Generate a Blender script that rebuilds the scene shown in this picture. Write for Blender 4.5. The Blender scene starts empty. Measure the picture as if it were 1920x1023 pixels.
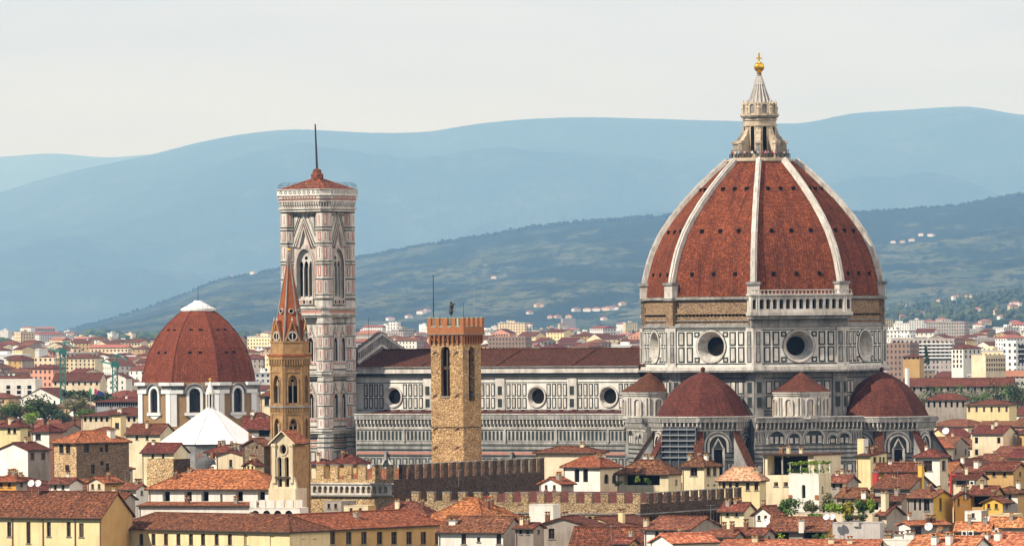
import bpy, bmesh, math, random
from mathutils import Vector, Matrix, noise as mnoise
random.seed(7)
R = math.radians
# ------------------------------------------------------------------ camera, sky, sun, exposure
K, HY, HC, ROLL = 8.9e-5, 607.0, 56.0, R(0.5)
S = bpy.context.scene
COL = S.collection
cam_d = bpy.data.cameras.new('camera'); cam = bpy.data.objects.new('camera', cam_d); COL.objects.link(cam)
cam_d.sensor_width = 36.0; cam_d.lens = 18.0 / (960 * K)
cam_d.clip_start = 5.0; cam_d.clip_end = 140000.0
cam_d.shift_y = (HY - 511.5) / 1920.0 * math.cos(ROLL)
cam_d.shift_x = -(HY - 511.5) / 1920.0 * math.sin(ROLL)
cam.location = (0, 0, HC)
cam.matrix_world = Matrix.Translation((0, 0, HC)) @ Matrix.Rotation(R(90), 4, 'X') @ Matrix.Rotation(-ROLL, 4, 'Z')
S.camera = cam
SUN_AZ, SUN_EL = R(-62), R(40)          # azimuth seen from the town: to the left of and behind the camera
sun_dir = Vector((math.sin(SUN_AZ) * math.cos(SUN_EL), -math.cos(SUN_AZ) * math.cos(SUN_EL), math.sin(SUN_EL)))
w = bpy.data.worlds.new("World"); S.world = w; w.use_nodes = True
nt = w.node_tree; nt.nodes.clear()
out = nt.nodes.new('ShaderNodeOutputWorld'); bg = nt.nodes.new('ShaderNodeBackground')
sky = nt.nodes.new('ShaderNodeTexSky'); sky.sky_type = 'NISHITA'; sky.sun_disc = False
sky.sun_elevation = SUN_EL; sky.sun_rotation = math.pi + SUN_AZ
sky.dust_density = 3.0; sky.air_density = 1.0; sky.ozone_density = 1.0
tc = nt.nodes.new('ShaderNodeTexCoord'); mp = nt.nodes.new('ShaderNodeMapping'); mp.inputs['Scale'].default_value = (9, 9, 60)
nz = nt.nodes.new('ShaderNodeTexNoise'); nz.inputs['Scale'].default_value = 1.6; nz.inputs['Detail'].default_value = 4
rp = nt.nodes.new('ShaderNodeValToRGB'); rp.color_ramp.elements[0].position = .3; rp.color_ramp.elements[1].position = .7
rp.color_ramp.elements[0].color = (4.95, 5.4, 6.5, 1); rp.color_ramp.elements[1].color = (5.8, 6.15, 6.8, 1)
mx = nt.nodes.new('ShaderNodeMixRGB'); mx.inputs[0].default_value = .9
L = nt.links.new
L(tc.outputs['Generated'], mp.inputs[0]); L(mp.outputs[0], nz.inputs['Vector']); L(nz.outputs['Fac'], rp.inputs[0])
L(sky.outputs[0], mx.inputs[1]); L(rp.outputs[0], mx.inputs[2]); L(mx.outputs[0], bg.inputs[0]); L(bg.outputs[0], out.inputs[0])
sz = nt.nodes.new('ShaderNodeSeparateXYZ'); L(tc.outputs['Generated'], sz.inputs[0])     # thin bright cloud low down, clearer sky above
mr = nt.nodes.new('ShaderNodeMapRange'); mr.inputs[1].default_value = .07; mr.inputs[2].default_value = .36; mr.inputs[3].default_value = .97; mr.inputs[4].default_value = .05
mr2 = nt.nodes.new('ShaderNodeMapRange'); mr2.inputs[1].default_value = -.3; mr2.inputs[2].default_value = .7; mr2.inputs[3].default_value = .12; mr2.inputs[4].default_value = 1   # bank kept over the hills; unseen sky behind dimmed to deepen shade
mm = nt.nodes.new('ShaderNodeMath'); mm.operation = 'MULTIPLY'
L(sz.outputs[1], mr2.inputs[0]); L(sz.outputs[2], mr.inputs[0]); L(mr.outputs[0], mm.inputs[0]); L(mr2.outputs[0], mm.inputs[1]); L(mm.outputs[0], mx.inputs[0])
bg.inputs[1].default_value = 0.1
sd = bpy.data.lights.new('sun', 'SUN'); sd.energy = 5.0; sd.angle = R(0.6); sd.color = (1, .93, .83)
sun = bpy.data.objects.new('sun', sd); COL.objects.link(sun); sun.rotation_euler = sun_dir.to_track_quat('Z', 'Y').to_euler()
S.view_settings.view_transform = 'Standard'; S.view_settings.look = 'None'; S.view_settings.gamma = 1.0
S.view_settings.exposure = 0.52; S.view_settings.use_curve_mapping = False
S.cycles.use_denoising = True
S.cycles.max_bounces = 5; S.cycles.diffuse_bounces = 2; S.cycles.volume_bounces = 0
S.cycles.volume_step_rate = 10

# ------------------------------------------------------------------ picture <-> place
def unroll(px, py):
    x, y = px - 960, py - 511.5
    c, s = math.cos(ROLL), math.sin(ROLL)
    return x * c - y * s + 960, x * s + y * c + 511.5
def at(px, py, d):
    x, y = unroll(px, py)
    return Vector(((x - 960) * K * d, d, HC + (HY - y) * K * d))
def zz(py, px, d): return at(px, py, d).z
def proj(v):
    d = v[1]; x = v[0] / (K * d); y = HY - (v[2] - HC) / (K * d) - 511.5
    c, s = math.cos(ROLL), math.sin(ROLL)
    return x * c + y * s + 960, -x * s + y * c + 511.5
def dr(a):                                   # horizontal unit vector; a = 0 points at the camera, positive to its right
    a = R(a); return Vector((math.sin(a), -math.cos(a), 0))
UP = Vector((0, 0, 1))

# ------------------------------------------------------------------ materials
MATS = {}
def lin(c):
    if isinstance(c, str):
        v = [int(c[i:i + 2], 16) / 255 for i in (0, 2, 4)]
        c = [x / 12.92 if x <= .04045 else ((x + .055) / 1.055) ** 2.4 for x in v]
    return (c[0], c[1], c[2], 1)
class NT:
    def __init__(s, name):
        s.m = bpy.data.materials.new(name); s.m.use_nodes = True; s.t = s.m.node_tree
        s.b = s.t.nodes['Principled BSDF']; s.out = s.t.nodes['Material Output']
    def n(s, typ, ins=None, **kw):
        nd = s.t.nodes.new(typ)
        for k, v in kw.items(): setattr(nd, k, v)
        for k, v in (ins or {}).items():
            if isinstance(v, bpy.types.NodeSocket): s.t.links.new(v, nd.inputs[k])
            else: nd.inputs[k].default_value = v
        return nd
    def mix(s, f, a, b, mode='MIX'):
        return s.n('ShaderNodeMixRGB', {0: f, 1: a, 2: b}, blend_type=mode).outputs[0]
    def math(s, op, a, b=0.0): return s.n('ShaderNodeMath', {0: a, 1: b}, operation=op).outputs[0]
    def ramp(s, f, p0, p1, c0=(0, 0, 0, 1), c1=(1, 1, 1, 1)):
        r = s.n('ShaderNodeValToRGB', {0: f}); e = r.color_ramp.elements
        e[0].position = p0; e[1].position = p1; e[0].color = c0; e[1].color = c1
        return r.outputs[0]
    def noise(s, vec, scale, detail=4, rough=.55):
        return s.n('ShaderNodeTexNoise', {'Vector': vec, 'Scale': scale, 'Detail': detail, 'Roughness': rough}).outputs['Fac']
    def coord(s, kind, scale=(1, 1, 1)):
        c = s.n('ShaderNodeTexCoord').outputs[kind]
        return s.n('ShaderNodeMapping', {'Vector': c, 'Scale': scale}).outputs[0]
    def rnd(s, col, amt, hue=0.0):
        o = s.n('ShaderNodeObjectInfo').outputs['Random']
        v = s.n('ShaderNodeMapRange', {0: o, 3: 1 - amt, 4: 1 + amt}).outputs[0]
        o2 = s.math('FRACT', s.math('MULTIPLY', o, 17.3))
        h = s.n('ShaderNodeMapRange', {0: o2, 3: .5 - hue, 4: .5 + hue}).outputs[0]
        return s.n('ShaderNodeHueSaturation', {'Hue': h, 'Value': v, 'Color': col}).outputs[0]
    def done(s, col, rough=.85, bump=None, bs=.3, bd=.1, spec=.25):
        if isinstance(col, bpy.types.NodeSocket): s.t.links.new(col, s.b.inputs['Base Color'])
        else: s.b.inputs['Base Color'].default_value = col
        s.b.inputs['Roughness'].default_value = rough
        s.b.inputs['Specular IOR Level'].default_value = spec
        if bump is not None:
            bn = s.n('ShaderNodeBump', {'Height': bump, 'Strength': bs, 'Distance': bd})
            s.t.links.new(bn.outputs[0], s.b.inputs['Normal'])
        MATS[s.m.name] = s.m
        return s.m
def plain(name, c1, c2=None, scale=.5, rough=.8, rand=.08, spec=.25, streak=None, hue=0.0, metal=0):
    """a plastered / stone / painted surface: two tones of patchy noise plus optional run-off streaks"""
    t = NT(name); c1 = lin(c1); c2 = lin(c2) if c2 else tuple(x * .8 for x in c1[:3]) + (1,)
    v = t.coord('UV')
    f = t.ramp(t.noise(v, scale, 6, .6), .35, .7)
    col = t.mix(f, c1, c2)
    if streak:
        vs = t.coord('UV', (1.6, .16, 1))
        g = t.ramp(t.noise(vs, .8, 5, .65), .48, .75)
        col = t.mix(t.math('MULTIPLY', g, streak), col, tuple(x * .35 for x in c2[:3]) + (1,))
    fine = t.noise(v, 6.0, 3)
    col = t.mix(.22, col, t.ramp(fine, .3, .7, (.25, .25, .25, 1), (1, 1, 1, 1)), 'MULTIPLY')
    col = t.rnd(col, rand, hue)
    t.b.inputs['Metallic'].default_value = metal
    return t.done(col, rough, fine, .2, .03, spec)
def tiles(name, c1, c2, dark, w=.34, h=.55, bump=.6, rand=.18, streak=0, spk=1):
    """clay pan-tiles: a random tone per tile, ribs running up the slope, lichen patches"""
    t = NT(name); c1, c2, dark = lin(c1), lin(c2), lin(dark)
    uv = t.coord('UV')
    nm = t.n('ShaderNodeTexNoise', {'Vector': uv, 'Scale': 1.1, 'Detail': 2.0}).outputs['Color']
    uvd = t.mix(.07, uv, nm, 'ADD')
    br = t.n('ShaderNodeTexBrick', {'Vector': uvd, 'Color1': c1, 'Color2': c2, 'Mortar': dark, 'Scale': 1.0, 'Mortar Size': .05,
             'Mortar Smooth': .6, 'Bias': -.1, 'Brick Width': w, 'Row Height': h}, offset=0.0, offset_frequency=2)
    col = br.outputs['Color']
    sp = t.ramp(t.noise(uv, 1.9, 2, .5), .38, .62, (.42, .40, .40, 1) if spk else (.72, .70, .70, 1), (1.5, 1.45, 1.4, 1) if spk else (1.2, 1.18, 1.15, 1))
    col = t.mix(1.0, col, sp, 'MULTIPLY')
    p1 = t.ramp(t.noise(uv, .35, 6, .7), .42, .68)
    col = t.mix(t.math('MULTIPLY', p1, .75), col, dark)
    if streak:
        g = t.ramp(t.noise(t.coord('UV', (.55, .045, 1)), 1.0, 5, .6), .46, .70)
        col = t.mix(t.math('MULTIPLY', g, streak), col, tuple(x * .7 for x in dark[:3]) + (1,))
    p2 = t.ramp(t.noise(uv, 2.3, 3, .6), .56, .72)
    col = t.mix(t.math('MULTIPLY', p2, .55), col, tuple(x * 1.35 for x in c2[:3]) + (1,))
    col = t.rnd(col, rand, .012)
    sx = t.n('ShaderNodeSeparateXYZ', {0: uvd})
    rib = t.math('SINE', t.math('MULTIPLY', sx.outputs[0], 2 * math.pi / w))
    row = t.math('FRACT', t.math('MULTIPLY', sx.outputs[1], 1 / h))
    hgt = t.math('ADD', t.math('MULTIPLY', rib, .5), t.math('MULTIPLY', row, -.35))
    return t.done(col, .9, hgt, bump, .09, .15)
def rubble(name, c1, c2, dark, scale=2.2, rand=.08):
    t = NT(name); c1, c2, dark = lin(c1), lin(c2), lin(dark)
    uv = t.coord('UV', (1, 1.35, 1))
    nm = t.n('ShaderNodeTexNoise', {'Vector': uv, 'Scale': 1.5, 'Detail': 3.0}).outputs['Color']
    uvd = t.mix(.25, uv, nm, 'ADD')
    vo = t.n('ShaderNodeTexVoronoi', {'Vector': uvd, 'Scale': scale})
    r = t.n('ShaderNodeSeparateXYZ', {0: vo.outputs['Color']}).outputs[0]
    col = t.mix(r, c1, c2)
    e = t.n('ShaderNodeTexVoronoi', {'Vector': uvd, 'Scale': scale}, feature='DISTANCE_TO_EDGE').outputs['Distance']
    g = t.ramp(e, .02, .12)
    col = t.mix(t.math('SUBTRACT', 1.0, g), col, dark)
    p1 = t.ramp(t.noise(uv, .22, 5, .6), .45, .72)
    col = t.mix(t.math('MULTIPLY', p1, .45), col, dark)
    return t.done(t.rnd(col, rand), .95, g, .6, .08, .1)
def flat(name, c, rough=.6, metal=0, spec=.4):
    t = NT(name); t.b.inputs['Metallic'].default_value = metal
    f = t.noise(t.coord('Object'), 1.7, 3); c = lin(c)
    return t.done(t.mix(.3, c, t.ramp(f, .3, .7, (.5, .5, .5, 1), (1, 1, 1, 1)), 'MULTIPLY'), rough, None, spec=spec)
def leafy(name, c1, c2, scale=.35):
    t = NT(name); c1, c2 = lin(c1), lin(c2); v = t.coord('Object')
    f = t.ramp(t.noise(v, scale, 5, .65), .35, .65)
    col = t.mix(f, c1, c2)
    g = t.n('ShaderNodeNewGeometry').outputs['Random Per Island']
    col = t.n('ShaderNodeHueSaturation', {'Value': t.n('ShaderNodeMapRange', {0: g, 3: .6, 4: 1.4}).outputs[0], 'Color': t.rnd(col, .12, .015)}).outputs[0]
    return t.done(col, .8, None, spec=.2)
def glassy(name='window_glass', c=(.012, .013, .016)):
    t = NT(name); return t.done(lin(c), .12, None, spec=.5)

glass = glassy(); dark_void = flat('dark_interior', (.010, .009, .008), .9, 0, .05)
chim_brick = plain('chimney_brick', (.26, .12, .07), (.17, .08, .05), 1.4, .9, .2, .1, .4)
tile_red = tiles('roof_tile_dark_red', (.12, .038, .023), (.23, .080, .046), (.042, .017, .012))
tile_orange = tiles('roof_tile_orange', (.30, .088, .038), (.50, .185, .085), (.105, .034, .020), .36, .55, .8)
tile_bright = tiles('roof_tile_bright_orange', (.46, .15, .062), (.74, .33, .17), (.13, .042, .024), .42, .6, .9)
tile_brown = tiles('roof_tile_brown', (.16, .055, .031), (.31, .125, .070), (.05, .022, .015))
tile_pale = tiles('roof_tile_pale', (.50, .27, .17), (.62, .38, .26), (.30, .13, .08))
dome_tile = tiles('dome_brick_tile', (.155, .045, .017), (.30, .096, .036), (.060, .020, .011), .6, .42, .5, 0, .75, 0)
dome_small = tiles('tribune_brick_tile', (.095, .030, .018), (.165, .056, .031), (.040, .016, .012), .6, .4, .4, .05, .6, 0)
med_tile = tiles('chapel_dome_tile', (.165, .042, .021), (.24, .068, .033), (.09, .024, .015), .7, .45, .4, 0, .5, 0)
nave_tile = tiles('nave_roof_tile', (.068, .021, .014), (.125, .040, .026), (.03, .012, .009), .5, .5, .4, 0)
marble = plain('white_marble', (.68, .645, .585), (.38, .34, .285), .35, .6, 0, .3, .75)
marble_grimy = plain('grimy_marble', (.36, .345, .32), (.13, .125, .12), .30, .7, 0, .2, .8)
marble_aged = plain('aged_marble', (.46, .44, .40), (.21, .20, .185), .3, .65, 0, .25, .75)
marble_warm = plain('lantern_marble', (.62, .52, .385), (.36, .28, .19), .5, .6, 0, .3, .6)
marble_w = plain('bright_marble', (.80, .775, .71), (.56, .525, .46), .4, .6, 0, .3, .5)
green = plain('green_marble', (.018, .028, .024), (.036, .046, .040), .6, .5, 0)
pink = plain('pink_marble', (.46, .22, .17), (.36, .17, .13), .6, .6, 0)
raw_stone = rubble('raw_masonry', (.36, .25, .15), (.27, .18, .105), (.12, .08, .05), 1.4, 0)
rub_yellow = rubble('yellow_rubble_stone', (.40, .25, .115), (.64, .45, .24), (.15, .085, .04), 2.0)
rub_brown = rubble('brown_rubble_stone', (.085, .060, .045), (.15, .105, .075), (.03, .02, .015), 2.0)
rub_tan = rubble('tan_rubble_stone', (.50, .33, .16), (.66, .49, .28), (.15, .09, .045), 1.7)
brick_orange = plain('orange_brickwork', (.40, .165, .075), (.30, .115, .05), 1.4, .9, 0, .1, .3)
badia_stone = plain('ochre_sandstone', (.44, .27, .125), (.27, .155, .07), .9, .9, 0, .1, .5)
badia_tile = plain('spire_brick', (.33, .105, .04), (.24, .07, .03), .9, .9, 0, .1, .5)
st_cream = plain('cream_stucco', (.76, .65, .45), (.60, .48, .31), .25, .9, .07, .15, .5, .012)
st_yellow = plain('yellow_stucco', (.80, .66, .37), (.68, .53, .28), .25, .9, .05, .15, .4, .008)
st_gold = plain('golden_stucco', (.72, .46, .10), (.62, .37, .07), .25, .9, .05, .15, .25)
st_orange = plain('orange_stucco', (.68, .33, .07), (.60, .27, .055), .25, .9, .05, .15, .25)
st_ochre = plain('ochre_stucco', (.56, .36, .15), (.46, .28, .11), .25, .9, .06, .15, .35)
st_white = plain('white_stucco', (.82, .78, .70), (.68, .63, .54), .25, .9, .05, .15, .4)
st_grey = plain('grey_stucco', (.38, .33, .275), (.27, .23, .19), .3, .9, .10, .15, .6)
st_brown = plain('chapel_brown_stucco', (.33, .21, .105), (.26, .16, .08), .3, .9, .03, .15, .4)
st_pink = plain('salmon_stucco', (.58, .30, .21), (.50, .25, .17), .3, .9, .08, .15, .3)
stone_grey = plain('grey_stone_trim', (.30, .27, .23), (.20, .18, .155), .6, .9, .05)
eave = plain('eave_timber', (.075, .050, .036), (.045, .03, .022), .8, .9, .1)
wood = plain('brown_shutter_wood', (.10, .06, .035), (.07, .04, .025), 1.5, .7, .1)
shutter_green = plain('green_shutter', (.035, .06, .045), (.03, .045, .035), 1.5, .6, .2)
white_paint = plain('white_paint', (.80, .79, .76), (.70, .69, .66), .8, .5, .03)
lead = plain('lead_sheet', (.34, .36, .37), (.26, .28, .29), .8, .45, .05, .4)
iron = flat('dark_iron', (.025, .024, .024), .5, .3)
copper = plain('copper_patina', (.33, .52, .42), (.25, .42, .35), 1.2, .6, 0)
gold = flat('gilded_copper', (.90, .50, .06), .28, .85)
steel = flat('galvanised_steel', (.35, .36, .37), .4, .5)
rust_red = flat('red_paint', (.42, .035, .03), .5)
crane_green = flat('green_crane_paint', (.03, .16, .12), .5)
tarp = flat('scaffold_netting', (.035, .042, .05), .9)
bark = plain('tree_bark', (.10, .07, .045), (.06, .045, .03), 2.0, .9)
leaf_dark = leafy('dark_foliage', (.022, .040, .012), (.045, .075, .020))
leaf_mid = leafy('green_foliage', (.050, .095, .018), (.10, .16, .03))
leaf_lime = leafy('lime_foliage', (.13, .20, .02), (.22, .28, .035))
leaf_olive = leafy('olive_foliage', (.11, .115, .05), (.20, .19, .09))
leaf_gold = leafy('golden_foliage', (.26, .21, .03), (.16, .15, .03))
dirt = plain('street_ground', (.14, .125, .105), (.10, .09, .075), .05, .95)

# ------------------------------------------------------------------ mesh building
class Face:
    """a vertical plane: u runs along it, z up, d out of it"""
    def __init__(s, o, n):
        s.o = Vector(o); s.n = Vector(n).normalized(); s.u = UP.cross(s.n)
    def p(s, u, z, d=0.0): return s.o + s.u * u + UP * z + s.n * d
class MB:
    def __init__(s): s.v = []; s.f = []; s.m = []; s.uv = []; s.mats = []; s.smooth = False
    def mi(s, m):
        if m not in s.mats: s.mats.append(m)
        return s.mats.index(m)
    def face(s, pts, m, uv=None):
        b = len(s.v); s.v += [tuple(p) for p in pts]; s.f.append(list(range(b, b + len(pts)))); s.m.append(s.mi(m)); s.uv.append(uv)
    def prism(s, poly, z0, z1, m, top=None, bottom=True):
        """vertical prism over a counter-clockwise footprint"""
        n = len(poly)
        for i in range(n):
            a, b = poly[i], poly[(i + 1) % n]
            s.face([(a[0], a[1], z0), (b[0], b[1], z0), (b[0], b[1], z1), (a[0], a[1], z1)], m)
        s.face([(p[0], p[1], z1) for p in poly], top or m)
        if bottom: s.face([(p[0], p[1], z0) for p in reversed(poly)], m)
    def frust(s, p0, z0, p1, z1, m, cap=True):
        n = len(p0)
        for i in range(n):
            j = (i + 1) % n
            s.face([(p0[i][0], p0[i][1], z0), (p0[j][0], p0[j][1], z0), (p1[j][0], p1[j][1], z1), (p1[i][0], p1[i][1], z1)], m)
        if cap:
            s.face([(p[0], p[1], z1) for p in p1], m); s.face([(p[0], p[1], z0) for p in reversed(p0)], m)
    def ring(s, c, r, n, off=0.0):
        return [(c[0] + r * math.sin(R(off + 360 * i / n)), c[1] - r * math.cos(R(off + 360 * i / n))) for i in range(n)]
    def lathe(s, c, prof, n, m, off=0.0, cap=True):
        """prof: list of (radius, z)"""
        for (r0, z0), (r1, z1) in zip(prof, prof[1:]):
            s.frust(s.ring(c, max(r0, .001), n, off), z0, s.ring(c, max(r1, .001), n, off), z1, m, False)
        if cap:
            s.face([(p[0], p[1], prof[-1][1]) for p in s.ring(c, max(prof[-1][0], .001), n, off)], m)
            s.face([(p[0], p[1], prof[0][1]) for p in reversed(s.ring(c, max(prof[0][0], .001), n, off))], m)
    def box(s, F, u0, u1, z0, z1, d0, d1, m):
        """box on a Face, from depth d0 to d1 (d1 is the outer side)"""
        P = F.p
        s.face([P(u0, z0, d1), P(u1, z0, d1), P(u1, z1, d1), P(u0, z1, d1)], m)
        s.face([P(u1, z0, d0), P(u0, z0, d0), P(u0, z1, d0), P(u1, z1, d0)], m)
        s.face([P(u0, z0, d0), P(u0, z0, d1), P(u0, z1, d1), P(u0, z1, d0)], m)
        s.face([P(u1, z0, d1), P(u1, z0, d0), P(u1, z1, d0), P(u1, z1, d1)], m)
        s.face([P(u0, z1, d1), P(u1, z1, d1), P(u1, z1, d0), P(u0, z1, d0)], m)
        s.face([P(u0, z0, d0), P(u1, z0, d0), P(u1, z0, d1), P(u0, z0, d1)], m)
    def plate(s, F, u0, u1, z0, z1, d, m, t=.12): s.box(F, u0, u1, z0, z1, d - t, d, m)
    def poly(s, F, pts, d, m): s.face([F.p(u, z, d) for u, z in pts], m)
    def slab(s, F, pts, d0, d1, m):
        """extruded polygon on a Face (pts counter-clockwise seen from outside)"""
        s.poly(F, pts, d1, m); s.poly(F, pts[::-1], d0, m)
        for i in range(len(pts)):
            a, b = pts[i], pts[(i + 1) % len(pts)]
            s.face([F.p(*a, d0), F.p(*b, d0), F.p(*b, d1), F.p(*a, d1)], m)
    def bar(s, a, b, r, m, n=5, r2=None):
        a, b = Vector(a), Vector(b); d = (b - a).normalized(); x = d.orthogonal().normalized(); y = d.cross(x); r2 = r if r2 is None else r2
        A = [a + (x * math.cos(2 * math.pi * i / n) + y * math.sin(2 * math.pi * i / n)) * r for i in range(n)]
        B = [b + (x * math.cos(2 * math.pi * i / n) + y * math.sin(2 * math.pi * i / n)) * r2 for i in range(n)]
        for i in range(n): s.face([A[i], A[(i + 1) % n], B[(i + 1) % n], B[i]], m)
        s.face(B, m); s.face(A[::-1], m)
    def ball(s, c, r, m, n=10, sz=1.0):
        c = Vector(c)
        pr = [(r * math.sin(math.pi * i / n), c.z - r * sz * math.cos(math.pi * i / n)) for i in range(n + 1)]
        s.lathe((c.x, c.y), pr, n + 2, m, 0, False)
    def wall(s, F, u0, u1, z0, z1, holes, m, depth=.35, rm=None):
        """a wall with real openings. hole = (kind, u, z, w, h) - centre u, sill z; kind 'r' rectangle, 'a' arch, 'p' pointed, 'o' round"""
        rm = rm or m
        hs = [(k, u - w / 2, z, u + w / 2, z + h) for k, u, z, w, h in holes if u - w / 2 > u0 and u + w / 2 < u1 and z > z0 - .001 and z + h < z1]
        us = sorted({u0, u1, *[h[1] for h in hs], *[h[3] for h in hs]}); zs = sorted({z0, z1, *[h[2] for h in hs], *[h[4] for h in hs]})
        for i in range(len(us) - 1):
            j = 0
            while j < len(zs) - 1:
                uc = (us[i] + us[i + 1]) / 2
                inh = lambda jj: any(h[1] < uc < h[3] and h[2] < (zs[jj] + zs[jj + 1]) / 2 < h[4] for h in hs)
                if inh(j): j += 1; continue
                k = j
                while k + 1 < len(zs) - 1 and not inh(k + 1): k += 1
                s.face([F.p(us[i], zs[j]), F.p(us[i + 1], zs[j]), F.p(us[i + 1], zs[k + 1]), F.p(us[i], zs[k + 1])], m)
                j = k + 1
        for k, a, zb, b, zt in hs:
            o = outline(k, (a + b) / 2, zb, b - a, zt - zb)
            for i in range(len(o)):
                p, q = o[i], o[(i + 1) % len(o)]
                s.face([F.p(*p), F.p(*p, -depth), F.p(*q, -depth), F.p(*q)], rm)
            if k == 'r': continue
            n = len(o)
            cs = [(b, zb), (b, zt), (a, zt), (a, zb)]
            if k in 'ap':
                rt = [p for p in o if p[0] >= (a + b) / 2 - 1e-6 and p[1] > zb + 1e-6]; lt = [p for p in o if p[0] <= (a + b) / 2 + 1e-6 and p[1] > zb + 1e-6]
                rt.sort(key=lambda p: p[1]); lt.sort(key=lambda p: p[1])
                for q, c in ((rt, (b, zt)), (lt, (a, zt))):
                    for x, y in zip(q, q[1:]):
                        tri = [c, y, x] if c[0] == b else [c, x, y]
                        s.poly(F, tri, 0, m)
            else:
                q = n // 4
                for ci in range(4):
                    seg = [o[(ci * q + t) % n] for t in range(q + 1)]
                    c = cs[(ci + 1) % 4]
                    for x, y in zip(seg, seg[1:]): s.poly(F, [c, y, x], 0, m)
    def build(s, name, parent=None, base=None, smooth=False):
        """link as ONE mesh object; geometry is given in world coordinates, the origin goes to its thing's base"""
        r = parent
        while r is not None and r.parent is not None: r = r.parent
        o3 = r.location if r is not None else Vector(base or (0, 0, 0))
        me = bpy.data.meshes.new(name); me.from_pydata([(p[0] - o3[0], p[1] - o3[1], p[2] - o3[2]) for p in s.v], [], s.f)
        for m in s.mats: me.materials.append(m)
        me.polygons.foreach_set('material_index', s.m)
        lay = me.uv_layers.new(name='UVMap'); buf = []
        V = s.v
        for f, e in zip(s.f, s.uv):
            if e: 
                for q in e: buf += q
                continue
            a, b, c = Vector(V[f[0]]), Vector(V[f[1]]), Vector(V[f[2]])
            n = (b - a).cross(c - a)
            if len(f) > 3 and n.length < 1e-9: n = (c - a).cross(Vector(V[f[3]]) - a)
            if n.length > 1e-12: n.normalize()
            else: n = UP
            if abs(n.z) > .995: t, bt = Vector((1, 0, 0)), Vector((0, 1, 0))
            else: t = UP.cross(n).normalized(); bt = n.cross(t)
            for i in f:
                p = Vector(V[i]); buf += [p.dot(t), p.dot(bt)]
        lay.data.foreach_set('uv', buf)
        if smooth: me.polygons.foreach_set('use_smooth', [True] * len(s.f))
        me.update()
        o = bpy.data.objects.new(name, me); COL.objects.link(o)
        if parent: o.parent = parent
        else: o.location = o3
        return o
def outline(k, u, z, w, h, n=8):
    """the outline of an opening, counter-clockwise seen from outside, starting bottom right for 'a', 'p', 'r'"""
    a, b = u - w / 2, u + w / 2
    if k == 'r': return [(a, z), (b, z), (b, z + h), (a, z + h)]
    if k == 'o': return [(u + w / 2 * math.cos(2 * math.pi * i / 24), z + h / 2 + h / 2 * math.sin(2 * math.pi * i / 24)) for i in range(24)]
    rh = w / 2 if k == 'a' else w * .8
    rh = min(rh, h * .9); zs = z + h - rh
    if k == 'a': arc = [(u + w / 2 * math.cos(math.pi * i / (2 * n)), zs + rh * math.sin(math.pi * i / (2 * n))) for i in range(2 * n + 1)]
    else:
        e = 1.45
        right = [(u + w / 2 * (1 - (i / n) ** e), zs + rh * math.sin(math.pi / 2 * i / n) ** .9) for i in range(n + 1)]
        arc = right + [(2 * u - x, y) for x, y in reversed(right[:-1])]
    return [(a, z), (b, z)] + arc
def frame_ring(mb, F, k, u, z, w, h, t, d0, d1, m):
    """a moulding that follows an opening"""
    o = outline(k, u, z, w, h); cu, cz = u, z + h / 2
    if k == 'o': O = outline(k, u, z - t, w + 2 * t, h + 2 * t)
    else: O = outline(k, u, z, w + 2 * t, h + t)
    n = len(o)
    for i in range(n):
        j = (i + 1) % n
        if k != 'o' and i == 0: continue
        mb.face([F.p(*O[i], d1), F.p(*O[j], d1), F.p(*o[j], d1), F.p(*o[i], d1)], m)
        mb.face([F.p(*O[i], d0), F.p(*O[j], d0), F.p(*O[j], d1), F.p(*O[i], d1)], m)
        mb.face([F.p(*o[j], d0), F.p(*o[i], d0), F.p(*o[i], d1), F.p(*o[j], d1)], m)
def thing(name, loc, label, cat, group=None, kind=None):
    o = bpy.data.objects.new(name, None); COL.objects.link(o); o.location = loc
    return tag(o, label, cat, group, kind)
def tag(o, label=None, cat=None, group=None, kind=None):
    for k, v in (('label', label), ('category', cat), ('group', group), ('kind', kind)):
        if v: o[k] = v
    return o
def opening(name, F, k, u, z, w, h, parent, depth=.3, m=None, label=None, mull=0, fm=None, smd=None):
    """the window set back inside an opening: a pane, and mullions with a frame when asked for"""
    mb = MB(); o = outline(k, u, z, w, h)
    mb.poly(F, o, -depth, m or glass)
    ob = mb.build(name, parent)
    if mull:
        fb = MB(); f = fm or wood
        t = min(.14, w * .09)
        for i in range(mull):
            uu = u - w / 2 + w * (i + 1) / (mull + 1); fb.box(F, uu - t / 2, uu + t / 2, z, z + h * (.97 if k == 'r' else .86), -depth + .002, -depth + .12, f)
        fb.build('mullion', ob)
    if label: ob['label'] = label
    return ob
# ------------------------------------------------------------------ the cathedral
D0 = 1350.0; s0 = K * D0
CX = at(1430, 560, D0).x
def zf(py, px=1430, d=1325.0): return zz(py, px, d)
cath = thing('cathedral', (CX, D0, 0), 'great cathedral with red ribbed dome, gilded ball on top and striped marble nave', 'cathedral')
CC = (CX, D0)
AV = [-6.7 + 45 * i for i in range(8)]
AF = [a + 22.5 for a in AV]                         # normals of the eight sides
def pol(r, a, z, c=CC):
    v = dr(a); return Vector((c[0] + v.x * r * s0, c[1] + v.y * r * s0, z))
def octo(r, c=CC, off=AV[0], n=8): return [pol(r, off + 360 * i / n, 0, c)[:2] for i in range(n)]
def oface(r, a, c=CC): return Face((*pol(r * math.cos(R(22.5)), a, 0, c)[:2], 0), dr(a))
prof = [(555, 222.5), (538, 220.5), (520, 217.5), (495, 211), (471, 203), (440, 188), (412, 169), (383, 145.5), (354, 118), (328, 91), (303, 62)]
prof = [(zz(y, 1430, D0), r) for y, r in prof]
mb = MB()
acc = [0]
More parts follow.
